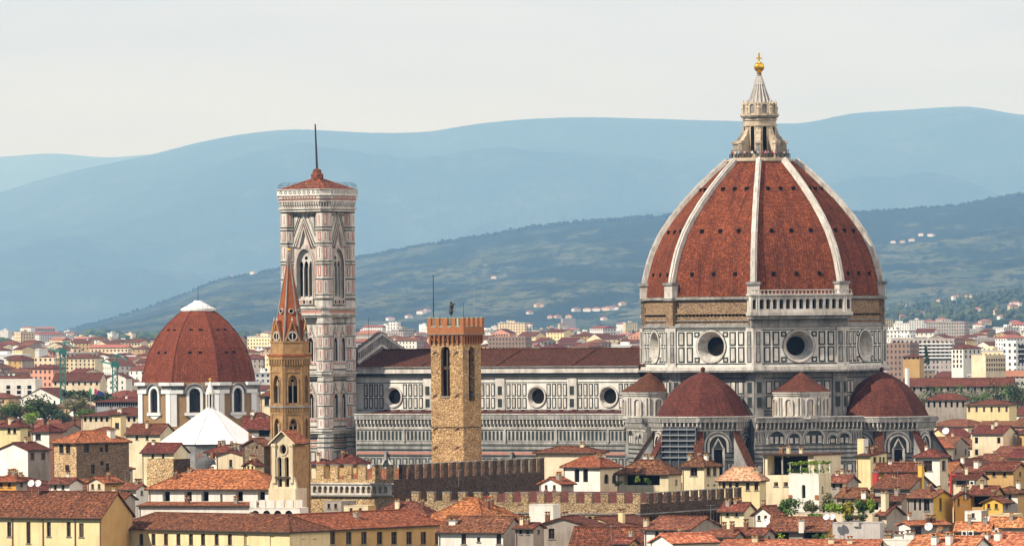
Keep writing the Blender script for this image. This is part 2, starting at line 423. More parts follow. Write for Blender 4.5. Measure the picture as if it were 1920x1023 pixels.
for (z0, r0), (z1, r1) in zip(prof, prof[1:]): acc.append(acc[-1] + math.hypot(z1 - z0, (r1 - r0) * s0))
for i, a in enumerate(AV):
    hw = math.sin(R(22.5)) * s0
    for k in range(len(prof) - 1):
        (z0, r0), (z1, r1) = prof[k], prof[k + 1]
        o = i * 37.0
        mb.face([pol(r0, a, z0), pol(r0, a + 45, z0), pol(r1, a + 45, z1), pol(r1, a, z1)], dome_tile,
                [(o - r0 * hw, acc[k]), (o + r0 * hw, acc[k]), (o + r1 * hw, acc[k + 1]), (o - r1 * hw, acc[k + 1])])
dome = mb.build('dome', cath)
def at_dome(z):
    for (z0, r0), (z1, r1) in zip(prof, prof[1:]):
        if z0 <= z <= z1: return r0 + (r1 - r0) * (z - z0) / (z1 - z0)
    return prof[-1][1]
for a in AF:
    for y in (352, 432, 513):
        z = zf(y, 1430, 1330); r = at_dome(z)
        for f in (-.27, 0, .27):
            F = oface(r, a); u = f * 2 * r * s0 * math.sin(R(22.5))
            m = MB(); m.box(F, u - .36, u + .36, z - .45, z + .4, -1.6, .26 if y > 450 else .42, dark_void); m.build('dome_opening', dome)
for a in AV:
    m = MB(); v = dr(a); t = Vector((-v.y, v.x, 0))
    rows = []
    for k, (z, r) in enumerate(prof):
        (za, ra), (zb, rb) = prof[max(k - 1, 0)], prof[min(k + 1, len(prof) - 1)]
        nz_, nr = -(rb - ra) * s0, (zb - za); l = math.hypot(nz_, nr); nz_, nr = nz_ / l, nr / l
        hw = .74 - .16 * k / (len(prof) - 1)
        p = pol(r, a, z); o = v * nr + UP * nz_
        rows.append([p - t * hw - o * .6, p - t * hw + o * .75, p - t * hw * .55 + o * .80, p - t * hw * .5 + o * 1.05, p + t * hw * .5 + o * 1.05, p + t * hw * .55 + o * .80, p + t * hw + o * .75, p + t * hw - o * .6])
    for A, B in zip(rows, rows[1:]):
        for j in range(7): m.face([A[j], A[j + 1], B[j + 1], B[j]], marble)
    m.build('rib', dome)
    m = MB(); F = Face((*pol(222, a, 0)[:2], 0), v)          # pedestal under each rib
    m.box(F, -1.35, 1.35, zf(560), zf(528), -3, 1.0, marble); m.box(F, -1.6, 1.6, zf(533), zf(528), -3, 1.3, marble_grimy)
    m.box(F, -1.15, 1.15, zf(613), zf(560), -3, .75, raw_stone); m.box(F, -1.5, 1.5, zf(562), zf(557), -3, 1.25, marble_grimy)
    m.build('rib_pedestal', dome)
# raw masonry band
m = MB(); m.prism(octo(223), zf(616), zf(555), raw_stone)
for a in AF:
    F = oface(223, a); w2 = 9.9
    m.box(F, -w2, w2, zf(560.5), zf(556), 0, .7, marble_grimy); m.box(F, -w2, w2, zf(614), zf(606), 0, .5, marble_grimy)
    m.box(F, -w2, w2, zf(601), zf(599.5), 0, .35, marble_grimy)
    for k in range(22): m.box(F, -w2 + .5 + k * .9, -w2 + .95 + k * .9, zf(592), zf(588.5), 0, .10, dark_void)
    m.box(F, -w2, w2, zf(588), zf(586.5), 0, .45, raw_stone)
m.build('unfinished_band', cath)
# marble gallery on one side only
F = oface(223, AF[0]); g = MB(); W2 = 11.6; zb, zt = zf(585), zf(551)
g.wall(Face(F.p(0, 0, 2.6), F.n), -W2, W2, zb, zt, [('a', -9.2 + 1.53 * k, zb + .7, .95, 2.2) for k in range(13)] + [('a', -10.9, zb + .7, .8, 2.1), ('a', 10.9, zb + .7, .8, 2.1)], marble, 1.6)
g.box(F, -W2, W2, zb, zt - .3, -.5, .9, dark_void)
for sgn in (-1, 1): g.box(F, sgn * W2 - .02, sgn * W2 + .02, zb, zt, -.5, 2.6, marble)
g.box(F, -W2 - .3, W2 + .3, zt - .35, zt + .02, -.5, 2.95, marble); g.box(F, -W2 - .3, W2 + .3, zb - .75, zb, -.5, 3.0, marble)
g.box(F, -W2, W2, zb - 1.5, zb - .75, -.5, 2.5, marble_grimy); g.box(F, -W2 + .4, W2 - .4, zb - 3.2, zb - 1.5, -.5, 1.2, marble_grimy)
for k in range(27): g.box(F, -W2 + .25 + k * .88, -W2 + .5 + k * .88, zt + .02, zt + .75, 2.5, 2.7, marble)
g.box(F, -W2, W2, zt + .75, zt + .95, 2.4, 2.8, marble)
for u in (-10.4, -9.95, 9.95, 10.4): g.box(F, u - .13, u + .13, zb, zt, 2.5, 2.78, marble_w)
g.build('arcade_gallery', cath)
# panelled drum with the round windows
drum_z0, drum_z1 = zf(687), zf(613)
dm = MB(); frm = MB()
def panel(mb, F, u0, u1, z0, z1, fr=.34, mi=None, mo=None, d=.0):
    mb.plate(F, u0, u1, z0, z1, d + .05, mo or green); mb.plate(F, u0 + fr, u1 - fr, z0 + fr, z1 - fr, d + .10, mi or marble)
ZO = zf(648.5)
drum_parts = []
for a in AF:
    F = oface(229, a); hw = 229 * s0 * math.sin(R(22.5))
    dm.wall(F, -hw, hw, drum_z0, drum_z1, [('o', 0, ZO - 3.55, 7.1, 7.1)], marble_w, .3)
    frame_ring(dm, F, 'o', 0, ZO - 3.55, 7.1, 7.1, .28, -.1, .12, green)
    frame_ring(dm, F, 'o', 0, ZO - 3.3, 6.6, 6.6, .40, -.1, .25, marble)
    for k in range(24):                                        # splayed funnel
        o = outline('o', 0, ZO - 3.3, 6.6, 6.6); q = outline('o', 0, ZO - 2.15, 4.3, 4.3); j = (k + 1) % 24
        dm.face([F.p(*o[k], .2), F.p(*o[j], .2), F.p(*q[j], -2.4), F.p(*q[k], -2.4)], marble)
    dm.box(F, -hw + .1, hw - .1, drum_z1 - .7, drum_z1 - .5, 0, .06, green); dm.box(F, -hw + .1, hw - .1, drum_z0 + .55, drum_z0 + .8, 0, .06, green)
    zr = (drum_z0 + .95, ZO - .12, ZO + .12, drum_z1 - .95)
    for sg in (-1, 1):
        for z0, z1 in ((zr[0], zr[1]), (zr[2], zr[3])):
            for u0, u1 in ((4.55, 6.15), (6.65, 8.25)): panel(dm, F, *sorted((sg * u0, sg * u1)), z0, z1)
        for z0, z1 in ((zr[0], zr[0] + 1.2), (zr[3] - 1.2, zr[3])): panel(dm, F, *sorted((sg * 2.9, sg * 4.2)), z0, z1)
        dm.box(F, *sorted((sg * 8.75, sg * (hw + .12))), drum_z0, drum_z1, 0, .35, marble)
        for z0, z1 in ((zr[0], zr[1]), (zr[2], zr[3])): panel(dm, F, *sorted((sg * 9.1, sg * 10.1)), z0, z1, .16, marble_grimy, green, .35)
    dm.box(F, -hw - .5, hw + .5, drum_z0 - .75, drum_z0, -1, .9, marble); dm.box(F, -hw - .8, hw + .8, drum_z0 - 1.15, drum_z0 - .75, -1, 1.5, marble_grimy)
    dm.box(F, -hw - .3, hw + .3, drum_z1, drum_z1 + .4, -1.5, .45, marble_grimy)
drum = dm.build('drum', cath)
for a in AF:
    F = oface(229, a); opening('round_window', F, 'o', 0, ZO - 2.2, 4.4, 4.4, drum, 2.38, dark_void)
# lower octagon under the cornice
lo = MB(); lz1 = drum_z0 - 1.15
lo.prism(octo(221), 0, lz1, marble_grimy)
for a in AF:
    F = oface(221, a)
    for sg in (-1, 1):
        for z0, z1 in ((zf(765), zf(742)), (zf(738), zf(714))):
            for u0, u1 in ((4.2, 5.6), (6.1, 7.5)): panel(lo, F, *sorted((sg * u0, sg * u1)), z0, z1, .25)
            panel(lo, F, *sorted((sg * 8.4, sg * 9.9)), z0, z1, .2, green, marble_grimy, .3)
        lo.box(F, *sorted((sg * 8.1, sg * 10.2)), 0, lz1, 0, .3, marble_grimy)
    for y in (708, 770, 776): lo.box(F, -8, 8, zf(y + 1.5), zf(y - .5), 0, .08, green)
lo.build('lower_octagon', cath)
# lantern
ln = MB(); lx = at(1424.5, 250, D0).x; LC = (lx, D0)
zl = lambda y: zz(y, 1424, D0)
ln.lathe(LC, [(60 * s0, zl(306)), (64 * s0, zl(303)), (64 * s0, zl(300)), (58 * s0, zl(300)), (58 * s0, zl(297))], 24, marble_warm, 0)
ln.prism(octo(31, LC), zl(297), zl(213), marble_warm)
ln.prism(octo(33.5, LC), zl(237), zl(234), marble_warm); ln.prism(octo(33, LC), zl(226), zl(223), marble_warm)
ln.prism(octo(37, LC, n=16), zl(218), zl(214.5), marble_warm); ln.prism(octo(35, LC, n=16), zl(221), zl(218), marble_grimy)
for i, a in enumerate(AV):
    F = oface(31, AF[i], LC)
    for u in (-1.25, 1.25): ln.box(F, u - .2, u + .2, zl(290), zl(240), 0, .22, marble_warm)
    frame_ring(ln, F, 'a', 0, zl(288), .95, zl(237) - zl(288), .3, 0, .16, marble_warm)
    v = dr(a)                                                  # volute buttresses on the corners
    Fb = Face((*LC, 0), Vector((-v.y, v.x, 0)))                # plane containing the radius
    sg = 1 if Fb.u.dot(v) > 0 else -1
    pts = [(28, 297), (50, 297), (50, 268), (47, 264), (44, 264), (41, 258), (36, 253), (34, 246), (28, 240)]
    pp = [(sg * r * s0, zl(y)) for r, y in pts]
    if sg < 0: pp = pp[::-1]
    ln.slab(Fb, pp, -.55, .55, marble_warm)
    Fo = Face((*pol(50, a, 0, LC)[:2], 0), v)
    ln.box(Fo, -.75, .75, zl(270), zl(265), -1, .25, marble_warm); ln.box(Fo, -.42, .42, zl(293), zl(273), -.3, .012, marble_grimy)
    # crown: shell niches and pinnacles
    Fn = oface(30, AF[i], LC)
    ln.box(Fn, -1.35, 1.35, zl(214.5), zl(200), -1, .1, marble_warm); frame_ring(ln, Fn, 'a', 0, zl(213), 1.2, zl(196) - zl(213), .45, -.6, .35, marble_warm)
    ln.poly(Fn, outline('a', 0, zl(213), 1.2, zl(196) - zl(213)), .115, marble_grimy)
    q = pol(30.5, a, 0, LC)
    ln.lathe((q.x, q.y), [(.45, zl(214.5)), (.45, zl(204)), (.6, zl(203)), (.25, zl(199)), (.34, zl(195)), (.05, zl(187))], 8, marble_warm)
ln.lathe(LC, [(26 * s0, zl(214)), (25 * s0, zl(203)), (20.5 * s0, zl(194)), (16 * s0, zl(180)), (9 * s0, zl(160)), (4 * s0, zl(143)), (5 * s0, zl(141)), (3 * s0, zl(138)), (3 * s0, zl(136))], 16, MATS['grimy_marble'])
for i in range(16):
    a = i * 22.5
    for (r0, y0), (r1, y1) in (((20.8, 194), (9.3, 160)), ((9.3, 160), (4.2, 143))):
        ln.bar(pol(r0, a, zl(y0), LC), pol(r1, a, zl(y1), LC), .24, marble, 4, .14)
lantern = ln.build('lantern', cath)
for a in AF:
    opening('lantern_window', oface(31, a, LC), 'a', 0, zl(288), .95, zl(238) - zl(288), lantern, -.03, dark_void)
m = MB(); m.ball((*LC, zl(126)), 9.8 * s0, gold, 12); m.lathe(LC, [(.35, zl(139)), (.7, zl(137.5)), (.3, zl(135))], 10, gold); m.build('gilded_ball', lantern, smooth=True)
m = MB(); F = Face((*LC, 0), dr(-29)); m.box(F, -.16, .16, zl(117), zl(100.5), -.12, .12, gold); m.box(F, -.62, .62, zl(110.5), zl(108), -.1, .1, gold)
for u, y in ((0, 100), (-.62, 109.3), (.62, 109.3)): m.ball(F.p(u, zl(y)), .2, gold, 6)
m.build('cross', lantern)
m = MB()                                                       # balcony rail
for k in range(48):
    a = k * 7.5; m.bar(pol(57, a, zl(299), LC), pol(57, a, zl(289.5), LC), .04, iron, 4)
    m.bar(pol(57, a, zl(289.5), LC), pol(57, a + 7.5, zl(289.5), LC), .05, iron, 4); m.bar(pol(57, a, zl(294), LC), pol(57, a + 7.5, zl(294), LC), .03, iron, 4)
m.build('balcony_rail', lantern)
# tribunes and the small exedrae between them
GY0, GY1 = 791, 781.5
def gallery(mb, F, w, zt, zb, d=0):
    """balustrade on little corbel arches along a wall head"""
    mb.box(F, -w, w, zb, zt, -1.2, 1.15 + d, marble_aged); mb.box(F, -w, w, zt, zt + .22, .7 + d, 1.3 + d, marble)
    n = int(w * 2 / .95)
    for k in range(n):
        u = -w + (k + .5) * 2 * w / n
        mb.box(F, u - .14, u + .14, zb - 1.05, zb, 0, .95 + d, marble); mb.box(F, u - .14, u + .14, zb - 1.5, zb - 1.05, 0, .5 + d, marble)
        mb.plate(F, u + .2, u + .2 + 2 * w / n - .4, zb + .25, zt - .25, 1.19 + d, marble_grimy)
    mb.box(F, -w, w, zb - 1.9, zb - 1.6, 0, .25 + d, marble)
def stripes(mb, F, w, ys, px, d):
    for y, h in ys: mb.box(F, -w, w, zz(y + h, px, d), zz(y, px, d), 0, .06, green)
def tribune(a):
    c = pol(246, a, 0); c = (c.x, c.y); px, _ = proj((c[0], c[1] - 10, 30)); d = c[1] - 10
    q = lambda y: zz(y, px, d)
    b = MB(); off = a - 22.5
    zt, zb = q(782), q(791)
    b.prism(octo(93, c, off), 0, zt - .3, marble_grimy)
    for i in range(8):
        af = off + 22.5 + 45 * i
        if math.cos(R(af - a)) < -.3: continue
        F = oface(93, af, c); w = 93 * s0 * math.sin(R(22.5))
        gallery(b, F, w + .45, zt, zb)
        z0, z1 = q(848), q(808)
        for t, dd, mm in ((1.15, .10, marble), (.75, .22, green), (.5, .34, marble)):
            frame_ring(b, F, 'a', 0, z0, 4.0, z1 - z0 - 1.1, t, 0, dd, mm)
        b.poly(F, outline('a', 0, z0, 4.0, z1 - z0 - 1.1), .04, green)
        b.slab(F, [(-1.5, q(842)), (1.5, q(842)), (0, q(820))], 0, .3, marble); b.slab(F, [(-1.0, q(841)), (1.0, q(841)), (0, q(824))], 0, .36, green)
        b.box(F, -1.5, -1.0, 4, q(840), 0, .3, marble); b.box(F, 1.0, 1.5, 4, q(840), 0, .3, marble)
        stripes(b, F, w, ((804, 2), (840, 2.2), (848, 2.2), (856, 2.5), (864, 2.5)), px, d)
        for sg in (-1, 1):
            for k in range(2): b.box(F, sg * (w - .45 - k * .9) - .18, sg * (w - .45 - k * .9) + .18, q(838), q(808), 0, .08, green)
            for k in range(3): panel(b, F, *sorted((sg * (2.1 + k * .95), sg * (2.85 + k * .95))), q(884), q(868), .15)
    wall_ = b.build('tribune', cath)
    for i in (-1, 0, 1):
        F = oface(93, a + 45 * i, c); opening('tall_window', F, 'p', 0, 12, 1.9, q(828) - 12, wall_, -.12, dark_void)
    # half dome
    t = MB(); pr = [(87, 0), (82.5, .12), (76, .26), (68, .41), (59, .55), (47, .69), (33, .81), (17, .92), (1, 1)]
    zb0 = q(782); hh = q(696) - zb0; ac = 0
    for k in range(len(pr) - 1):
        (r0, t0), (r1, t1) = pr[k], pr[k + 1]; st = math.hypot((r1 - r0) * s0, (t1 - t0) * hh)
        for i in range(8):
            aa = off + 45 * i; h0, h1 = r0 * s0 * .3827, r1 * s0 * .3827
            t.face([pol(r0, aa, zb0 + t0 * hh, c), pol(r0, aa + 45, zb0 + t0 * hh, c), pol(r1, aa + 45, zb0 + t1 * hh, c), pol(r1, aa, zb0 + t1 * hh, c)], dome_small,
                   [(i * 31 - h0, ac), (i * 31 + h0, ac), (i * 31 + h1, ac + st), (i * 31 - h1, ac + st)])
        ac += st
    t.ball((*c, zb0 + hh + .4), .55, dome_small, 8)
    t.build('tribune_dome', cath)
    for i in range(-1, 3):                                     # sloping buttress walls
        aa = off + 45 * i; v = dr(aa); Fb = Face((*c, 0), Vector((-v.y, v.x, 0))); sg = 1 if Fb.u.dot(v) > 0 else -1
        z1, z0 = q(809), q(872)
        def pg(p): 
            p = [(sg * r * s0, z) for r, z in p]; return p if sg > 0 else p[::-1]
        e = MB(); e.slab(Fb, pg([(90, 0), (134, 0), (134, z0 - .5), (93, z1 - .5)]), -.7, .7, marble_grimy)
        A, B = [Fb.p(sg * r * s0, z) for r, z in ((134.5, z0), (92.5, z1))]; t2 = Fb.n * 1.0
        up = UP * .6
        e.face([A - t2, A + t2, B + t2, B - t2], dome_small); e.face([A - t2 - up, A - t2, B - t2, B - t2 - up], dome_small); e.face([A + t2, A + t2 - up, B + t2 - up, B + t2], dome_small); e.face([A - t2 - up, A + t2 - up, A + t2, A - t2], dome_small)
        e.build('buttress', cath)
tribune(AF[7]); tribune(AF[1])
def exedra(a):
    c = pol(222, a, 0); c = (c.x, c.y); px, _ = proj((c[0], c[1] - 6, 30)); d = c[1] - 6
    q = lambda y: zz(y, px, d)
    b = MB(); r = 51; n = 16
    b.prism(octo(r, c, a, n), q(784), q(733), marble)
    b.prism(octo(r + 2, c, a, n), q(741), q(737), marble); b.prism(octo(r + 4, c, a, n), q(737), q(734), marble); b.prism(octo(r + 2, c, a, n), q(785), q(779), marble)
    for k in range(-4, 5):
        aa = a + 22.5 * k; F = Face((*pol(r * math.cos(math.pi / n), aa, 0, c)[:2], 0), dr(aa))
        if k % 2 == 0:
            frame_ring(b, F, 'a', 0, q(779), 1.5, q(748) - q(779), .25, 0, .35, marble); b.poly(F, outline('a', 0, q(779), 1.5, q(748) - q(779)), .03, st_brown)
        else:
            for u in (-.35, .35): b.bar(F.p(u, q(779), .25), F.p(u, q(745), .25), .2, marble, 6)
    ob = b.build('exedra', cath)
    t = MB(); hh = q(697) - q(734)
    pr = [(r + 5, 0), (r * .6, .42), (r * .3, .74), (1, 1)]; ac = 0
    for (r0, t0), (r1, t1) in zip(pr, pr[1:]):
        st = math.hypot((r1 - r0) * s0, (t1 - t0) * hh)
        for i in range(n):
            aa = a + 22.5 * i; h0, h1 = r0 * s0 * .195, r1 * s0 * .195; z0 = q(734)
            t.face([pol(r0, aa, z0 + t0 * hh, c), pol(r0, aa + 22.5, z0 + t0 * hh, c), pol(r1, aa + 22.5, z0 + t1 * hh, c), pol(r1, aa, z0 + t1 * hh, c)], dome_small,
                   [(i * 31 - h0, ac), (i * 31 + h0, ac), (i * 31 + h1, ac + st), (i * 31 - h1, ac + st)])
        ac += st
    t.build('exedra_roof', cath)
    # wall carrying it, between the tribunes
    wb = MB(); cw = pol(150, a, 0); F = Face((*pol(262, a, 0)[:2], 0), dr(a)); w = 12.5
    x, y = F.u, F.n
    z1 = q(782)
    wb.box(F, -w, w, 0, z1 - .2, -14, 0, marble_grimy); gallery(wb, F, w, z1, q(791), 0)
    for u, ww, pn in ((-7.4, 3.6, 3), (-3.4, 2.6, 2), (1.2, 4.2, 3), (5.6, 1.6, 1), (8.3, 2.4, 2)):
        z0 = q(832)
        for t_, dd, mm in ((.55, .12, marble), (.25, .2, green), (.12, .28, marble)): frame_ring(wb, F, 'a', u, z0, ww, ww * .5 + 1.1, t_, 0, dd, mm)
        wb.poly(F, outline('a', u, z0, ww, ww * .5 + 1.1), .03, green)
        for k in range(pn): 
            uu = u - ww / 2 + ww * (k + .5) / pn; wb.plate(F, uu - ww / pn * .3, uu + ww / pn * .3, z0 + .2, z0 + ww * .3 + .6, .09, marble)
    stripes(wb, F, w, ((803, 1.5), (833, 1.5), (840, 2.5), (848, 2.5), (857, 2.5), (865, 2)), px, d)
    for k in range(13): panel(wb, F, -w + .4 + k * 1.9, -w + 1.8 + k * 1.9, q(885), q(869), .25)
    for k in range(8): panel(wb, F, *((-w + .3 + k * .6, -w + .7 + k * .6) if k < 4 else (w - .7 - (k - 4) * .6, w - .3 - (k - 4) * .6)), q(829), q(809), .1, green, marble)
    wb.build('ambulatory_wall', cath)
exedra(AF[0]); exedra(AF[6])
# nave
ax, nn = dr(AF[7] - 90), dr(AF[7])
def nface(off): return Face((CX + nn.x * off, D0 + nn.y * off, 0), nn)     # u runs towards the dome; away along the nave is negative
FN = nface(96 * s0); T0, T1 = 208 * s0, 843 * s0
def tn(px, off=96):                                             # distance along the nave of a picture column
    best = min(range(200, 1000), key=lambda t: abs(proj(Vector((CX, D0, 40)) + nn * off * s0 + ax * t * s0)[0] - px)); return best * s0
dn = 1350 + 25.0
q = lambda y, px=1000: zz(y, px, dn - (px - 1000) * .06)
nv = MB(); z_e, z_r, z_b = q(686), q(654), q(768)
bays = [tn(1141), tn(1006), tn(872), tn(737)]; bw = bays[1] - bays[0]
nv.wall(FN, -T1, -T0, 0, q(697), [('o', -t, q(742) - 2.3, 4.6, 4.6) for t in bays], marble_w, .6)
for t in bays:
    z = q(742)
    frame_ring(nv, FN, 'o', -t, z - 2.3, 4.6, 4.6, .22, -.1, .1, green); frame_ring(nv, FN, 'o', -t, z - 2.15, 4.3, 4.3, .35, -.1, .3, marble)
    for k in range(24):
        o = outline('o', -t, z - 2.15, 4.3, 4.3); p = outline('o', -t, z - 1.65, 3.3, 3.3); j = (k + 1) % 24
        nv.face([FN.p(*o[k], .25), FN.p(*o[j], .25), FN.p(*p[j], -.9), FN.p(*p[k], -.9)], marble)
    for sg in (-1, 1):
        n = 4
        for k in range(n + 1):
            u = -t + sg * (3.15 + k * 1.40)
            for z0, z1 in ((q(765) + .1, q(743.5)), (q(741.5), q(718))): 
                if k < n: panel(nv, FN, u - .55, u + .55, z0, z1, .26)
    for z0, z1 in ((q(765) + .1, q(743.5)), (q(741.5), q(720))): panel(nv, FN, -t + bw / 2 - .85, -t + bw / 2 + .85, z0, z1, .3, green, marble, .3)
    nv.box(FN, -t + bw / 2 - 1.2, -t + bw / 2 + 1.2, q(767), q(706), 0, .3, marble)
for y, h in ((715, 1.3), (766, 1.2)): nv.box(FN, -T1, -T0, q(y + h), q(y), 0, .08, green)
nv.box(FN, -T1, -T0, q(705), q(698), 0, .5, marble_grimy); nv.box(FN, -T1, -T0, q(703.5), q(699), 0, .9, green)
nv.box(FN, -T1, -T0, q(698), q(687), -1, 1.3, marble); nv.box(FN, -T1, -T0, q(687), q(685.5), -1, 1.7, marble_grimy)
back = nface(-96 * s0); nv.box(back, -T1, -T0, 0, q(690), -.4, 0, marble_w)
nave = nv.build('nave_wall', cath)
for t in bays: opening('round_window', FN, 'o', -t, q(742) - 1.7, 3.4, 3.4, nave, .85, dark_void)
m = MB(); A = nface(96 * s0 + 1.6); Bk = nface(-96 * s0 - 1.6); rg = nface(0)
m.face([A.p(-T1, z_e), A.p(-T0 + 4, z_e), rg.p(-T0 + 4, z_r), rg.p(-T1, z_r)], nave_tile); m.face([Bk.p(-T0 + 4, z_e), Bk.p(-T1, z_e), rg.p(-T1, z_r), rg.p(-T0 + 4, z_r)], nave_tile)
m.box(rg, -T1, -T0 + 2, z_r - .3, z_r + .25, -.3, .3, nave_tile)
for k in range(1, 4): m.bar(A.p(-T1 + k * 19.7, z_e + .1), rg.p(-T1 + k * 19.7, z_r + .1), .12, dome_small, 4)
m.build('nave_roof', cath)
# facade gable at the far end
Fg = Face(Vector((CX, D0, 0)) + ax * T1, ax); g = MB(); hw = 96 * s0 - .6
zg0, zg1 = q(668, 740), q(636, 690)
g.slab(Fg, [(-hw, 20), (hw, 20), (hw, zg0), (0, zg1), (-hw, zg0)], -1.5, 1.5, marble_grimy)
for sg in (-1, 1):
    for t_ in range(13):
        f0 = t_ / 13; u0 = sg * hw * (1 - f0); u1 = sg * hw * (1 - f0 - .05); z0 = zg0 + (zg1 - zg0) * f0
        g.box(Fg, *sorted((u0, u1)), z0 - .5, z0 + 1.9, -1.7, -.6, marble_grimy); g.box(Fg, *sorted((u0, u1)), z0 - 3.6, z0 - 1.6, -1.9, -1.4, marble_grimy)
    for dz in (-1.4, -4.2, 1.2):
        a_, b_ = Fg.p(sg * hw, zg0 + dz, -1.6), Fg.p(0, zg1 + dz, -1.6); g.bar(a_, b_, .3, marble, 4)
g.build('facade_gable', cath)
# aisle, in front of the nave
OA = 178; FA = nface(OA * s0); a0, a1 = tn(1172, OA), tn(668, OA)
qa = lambda y: zz(y, 950, 1362)
al = MB(); al.wall(FA, -a1, -a0 + 1.5, 0, qa(777), [], marble_grimy)
for u in (-a1, -a0 + 1.5): al.box(FA, u - .2, u + .2, 0, qa(776), -9, 0, marble_grimy)
L2 = (a1 - a0 + 1.5) / 2; cu = (-a1 - a0 + 1.5) / 2
gallery(al, Face(FA.p(cu, 0, 0), nn), L2, qa(776), qa(785))
al.box(FA, -a1, -a0, qa(803.5), qa(801.5), 0, .4, marble)
n = int(2 * L2 / 1.02)
al.box(FA, -a1, -a0, qa(826), qa(805), 0, .10, marble_aged)
for k in range(n):
    u = -a1 + .5 + k * 1.02
    if k % 13 in (12,): al.box(FA, u - .22, u + .22, qa(828), qa(803), 0, .4, marble_aged); continue
    al.plate(FA, u - .27, u + .27, qa(824), qa(807), .14, green)
for y, h, mm in ((828, 3, marble_aged), (833, 2, green), (837, 4, marble_grimy), (842, 2, green), (846, 5, pink), (852.5, 2.5, green)): al.box(FA, -a1, -a0, qa(y + h), qa(y), 0, .12 if mm != green else .07, mm)
for k in range(int(2 * L2 / 1.7)):
    u = -a1 + .9 + k * 1.7; panel(al, FA, u - .6, u + .6, qa(885), qa(858), .28, marble_aged)
for k in range(5):
    u = -a1 + 8 + k * 16.5; al.box(FA, u - .3, u + .3, qa(862), qa(846), 0, .8, marble_grimy); al.slab(FA, [(u - 1.6, qa(872)), (u + 1.6, qa(872)), (u, qa(852))], 0, .35, marble)
    al.slab(FA, [(u - 1.0, qa(872)), (u + 1.0, qa(872)), (u, qa(858))], .3, .42, green)
al.build('aisle_wall', cath)
m = MB(); m.face([FA.p(-a1, qa(776)), FA.p(-a0, qa(776)), FN.p(-a0, q(769)), FN.p(-a1, q(769))], nave_tile)
m.box(FN, -a1, -a0, q(770), q(768.3), 0, .4, nave_tile)
for k in range(24): m.box(FN, -a1 + 2 + k * 3.3, -a1 + 2.7 + k * 3.3, q(770.5), q(766), .3, .8, nave_tile)
m.build('aisle_roof', cath)
# ------------------------------------------------------------------ scaffold on the left tribune
c = pol(246, AF[7], 0); F = oface(95, AF[7], (c.x, c.y)); sc = thing('scaffold', F.p(0, 0, 1), 'dark netted scaffold standing between two buttresses below the left tribune dome', 'scaffold')
q2 = lambda y: zz(y, 1270, c.y - 12)
m = MB(); m.box(F, -4.0, 4.2, 0, q2(800), .3, 1.3, tarp); m.build('netting', sc)
for i in range(5):
    m = MB(); m.bar(F.p(-4.1 + i * 2.1, 0, 1.6), F.p(-4.1 + i * 2.1, q2(798), 1.6), .07, steel, 5); m.build('pole', sc)
for i in range(6):
    m = MB(); z = q2(806 + i * 10.5); m.box(F, -4.2, 4.3, z, z + .22, 1.35, 1.9, steel); m.build('deck', sc)
# ------------------------------------------------------------------ marble bell tower
def square_faces(c, h, a0):
    return [Face((c[0] + dr(a0 + 90 * i).x * h, c[1] + dr(a0 + 90 * i).y * h, 0), dr(a0 + 90 * i)) for i in range(4)]
def rot_sq(c, h, a0, ch=0):
    """square footprint, optionally chamfered, counter-clockwise"""
    pts = []
    for i in range(4):
        n = dr(a0 + 90 * i); u = UP.cross(n)
        for sgn in ((-1, 1) if ch else (1,)):
            e = h - ch if ch else h
            p = Vector((c[0], c[1], 0)) + n * h + u * (sgn * e); pts.append((p.x, p.y))
    return pts
DCM = 1385.0; sc_ = K * DCM; cA = -31.6
cx = at(597, 600, DCM).x; cc = (cx, DCM); zc = lambda y: zz(y, 597, DCM - 6)
camp = thing('bell_tower', (cx, DCM, 0), 'tall square bell tower of white, green and pink marble with flat red roof and mast', 'bell tower')
HB = 4.85; BR = 1.9
body = MB(); HW = HB + .55
zbig0, zbig1 = zc(560), zc(466)
levels = [zc(578), zc(700), zc(806)]
trac = MB()
WINS = []
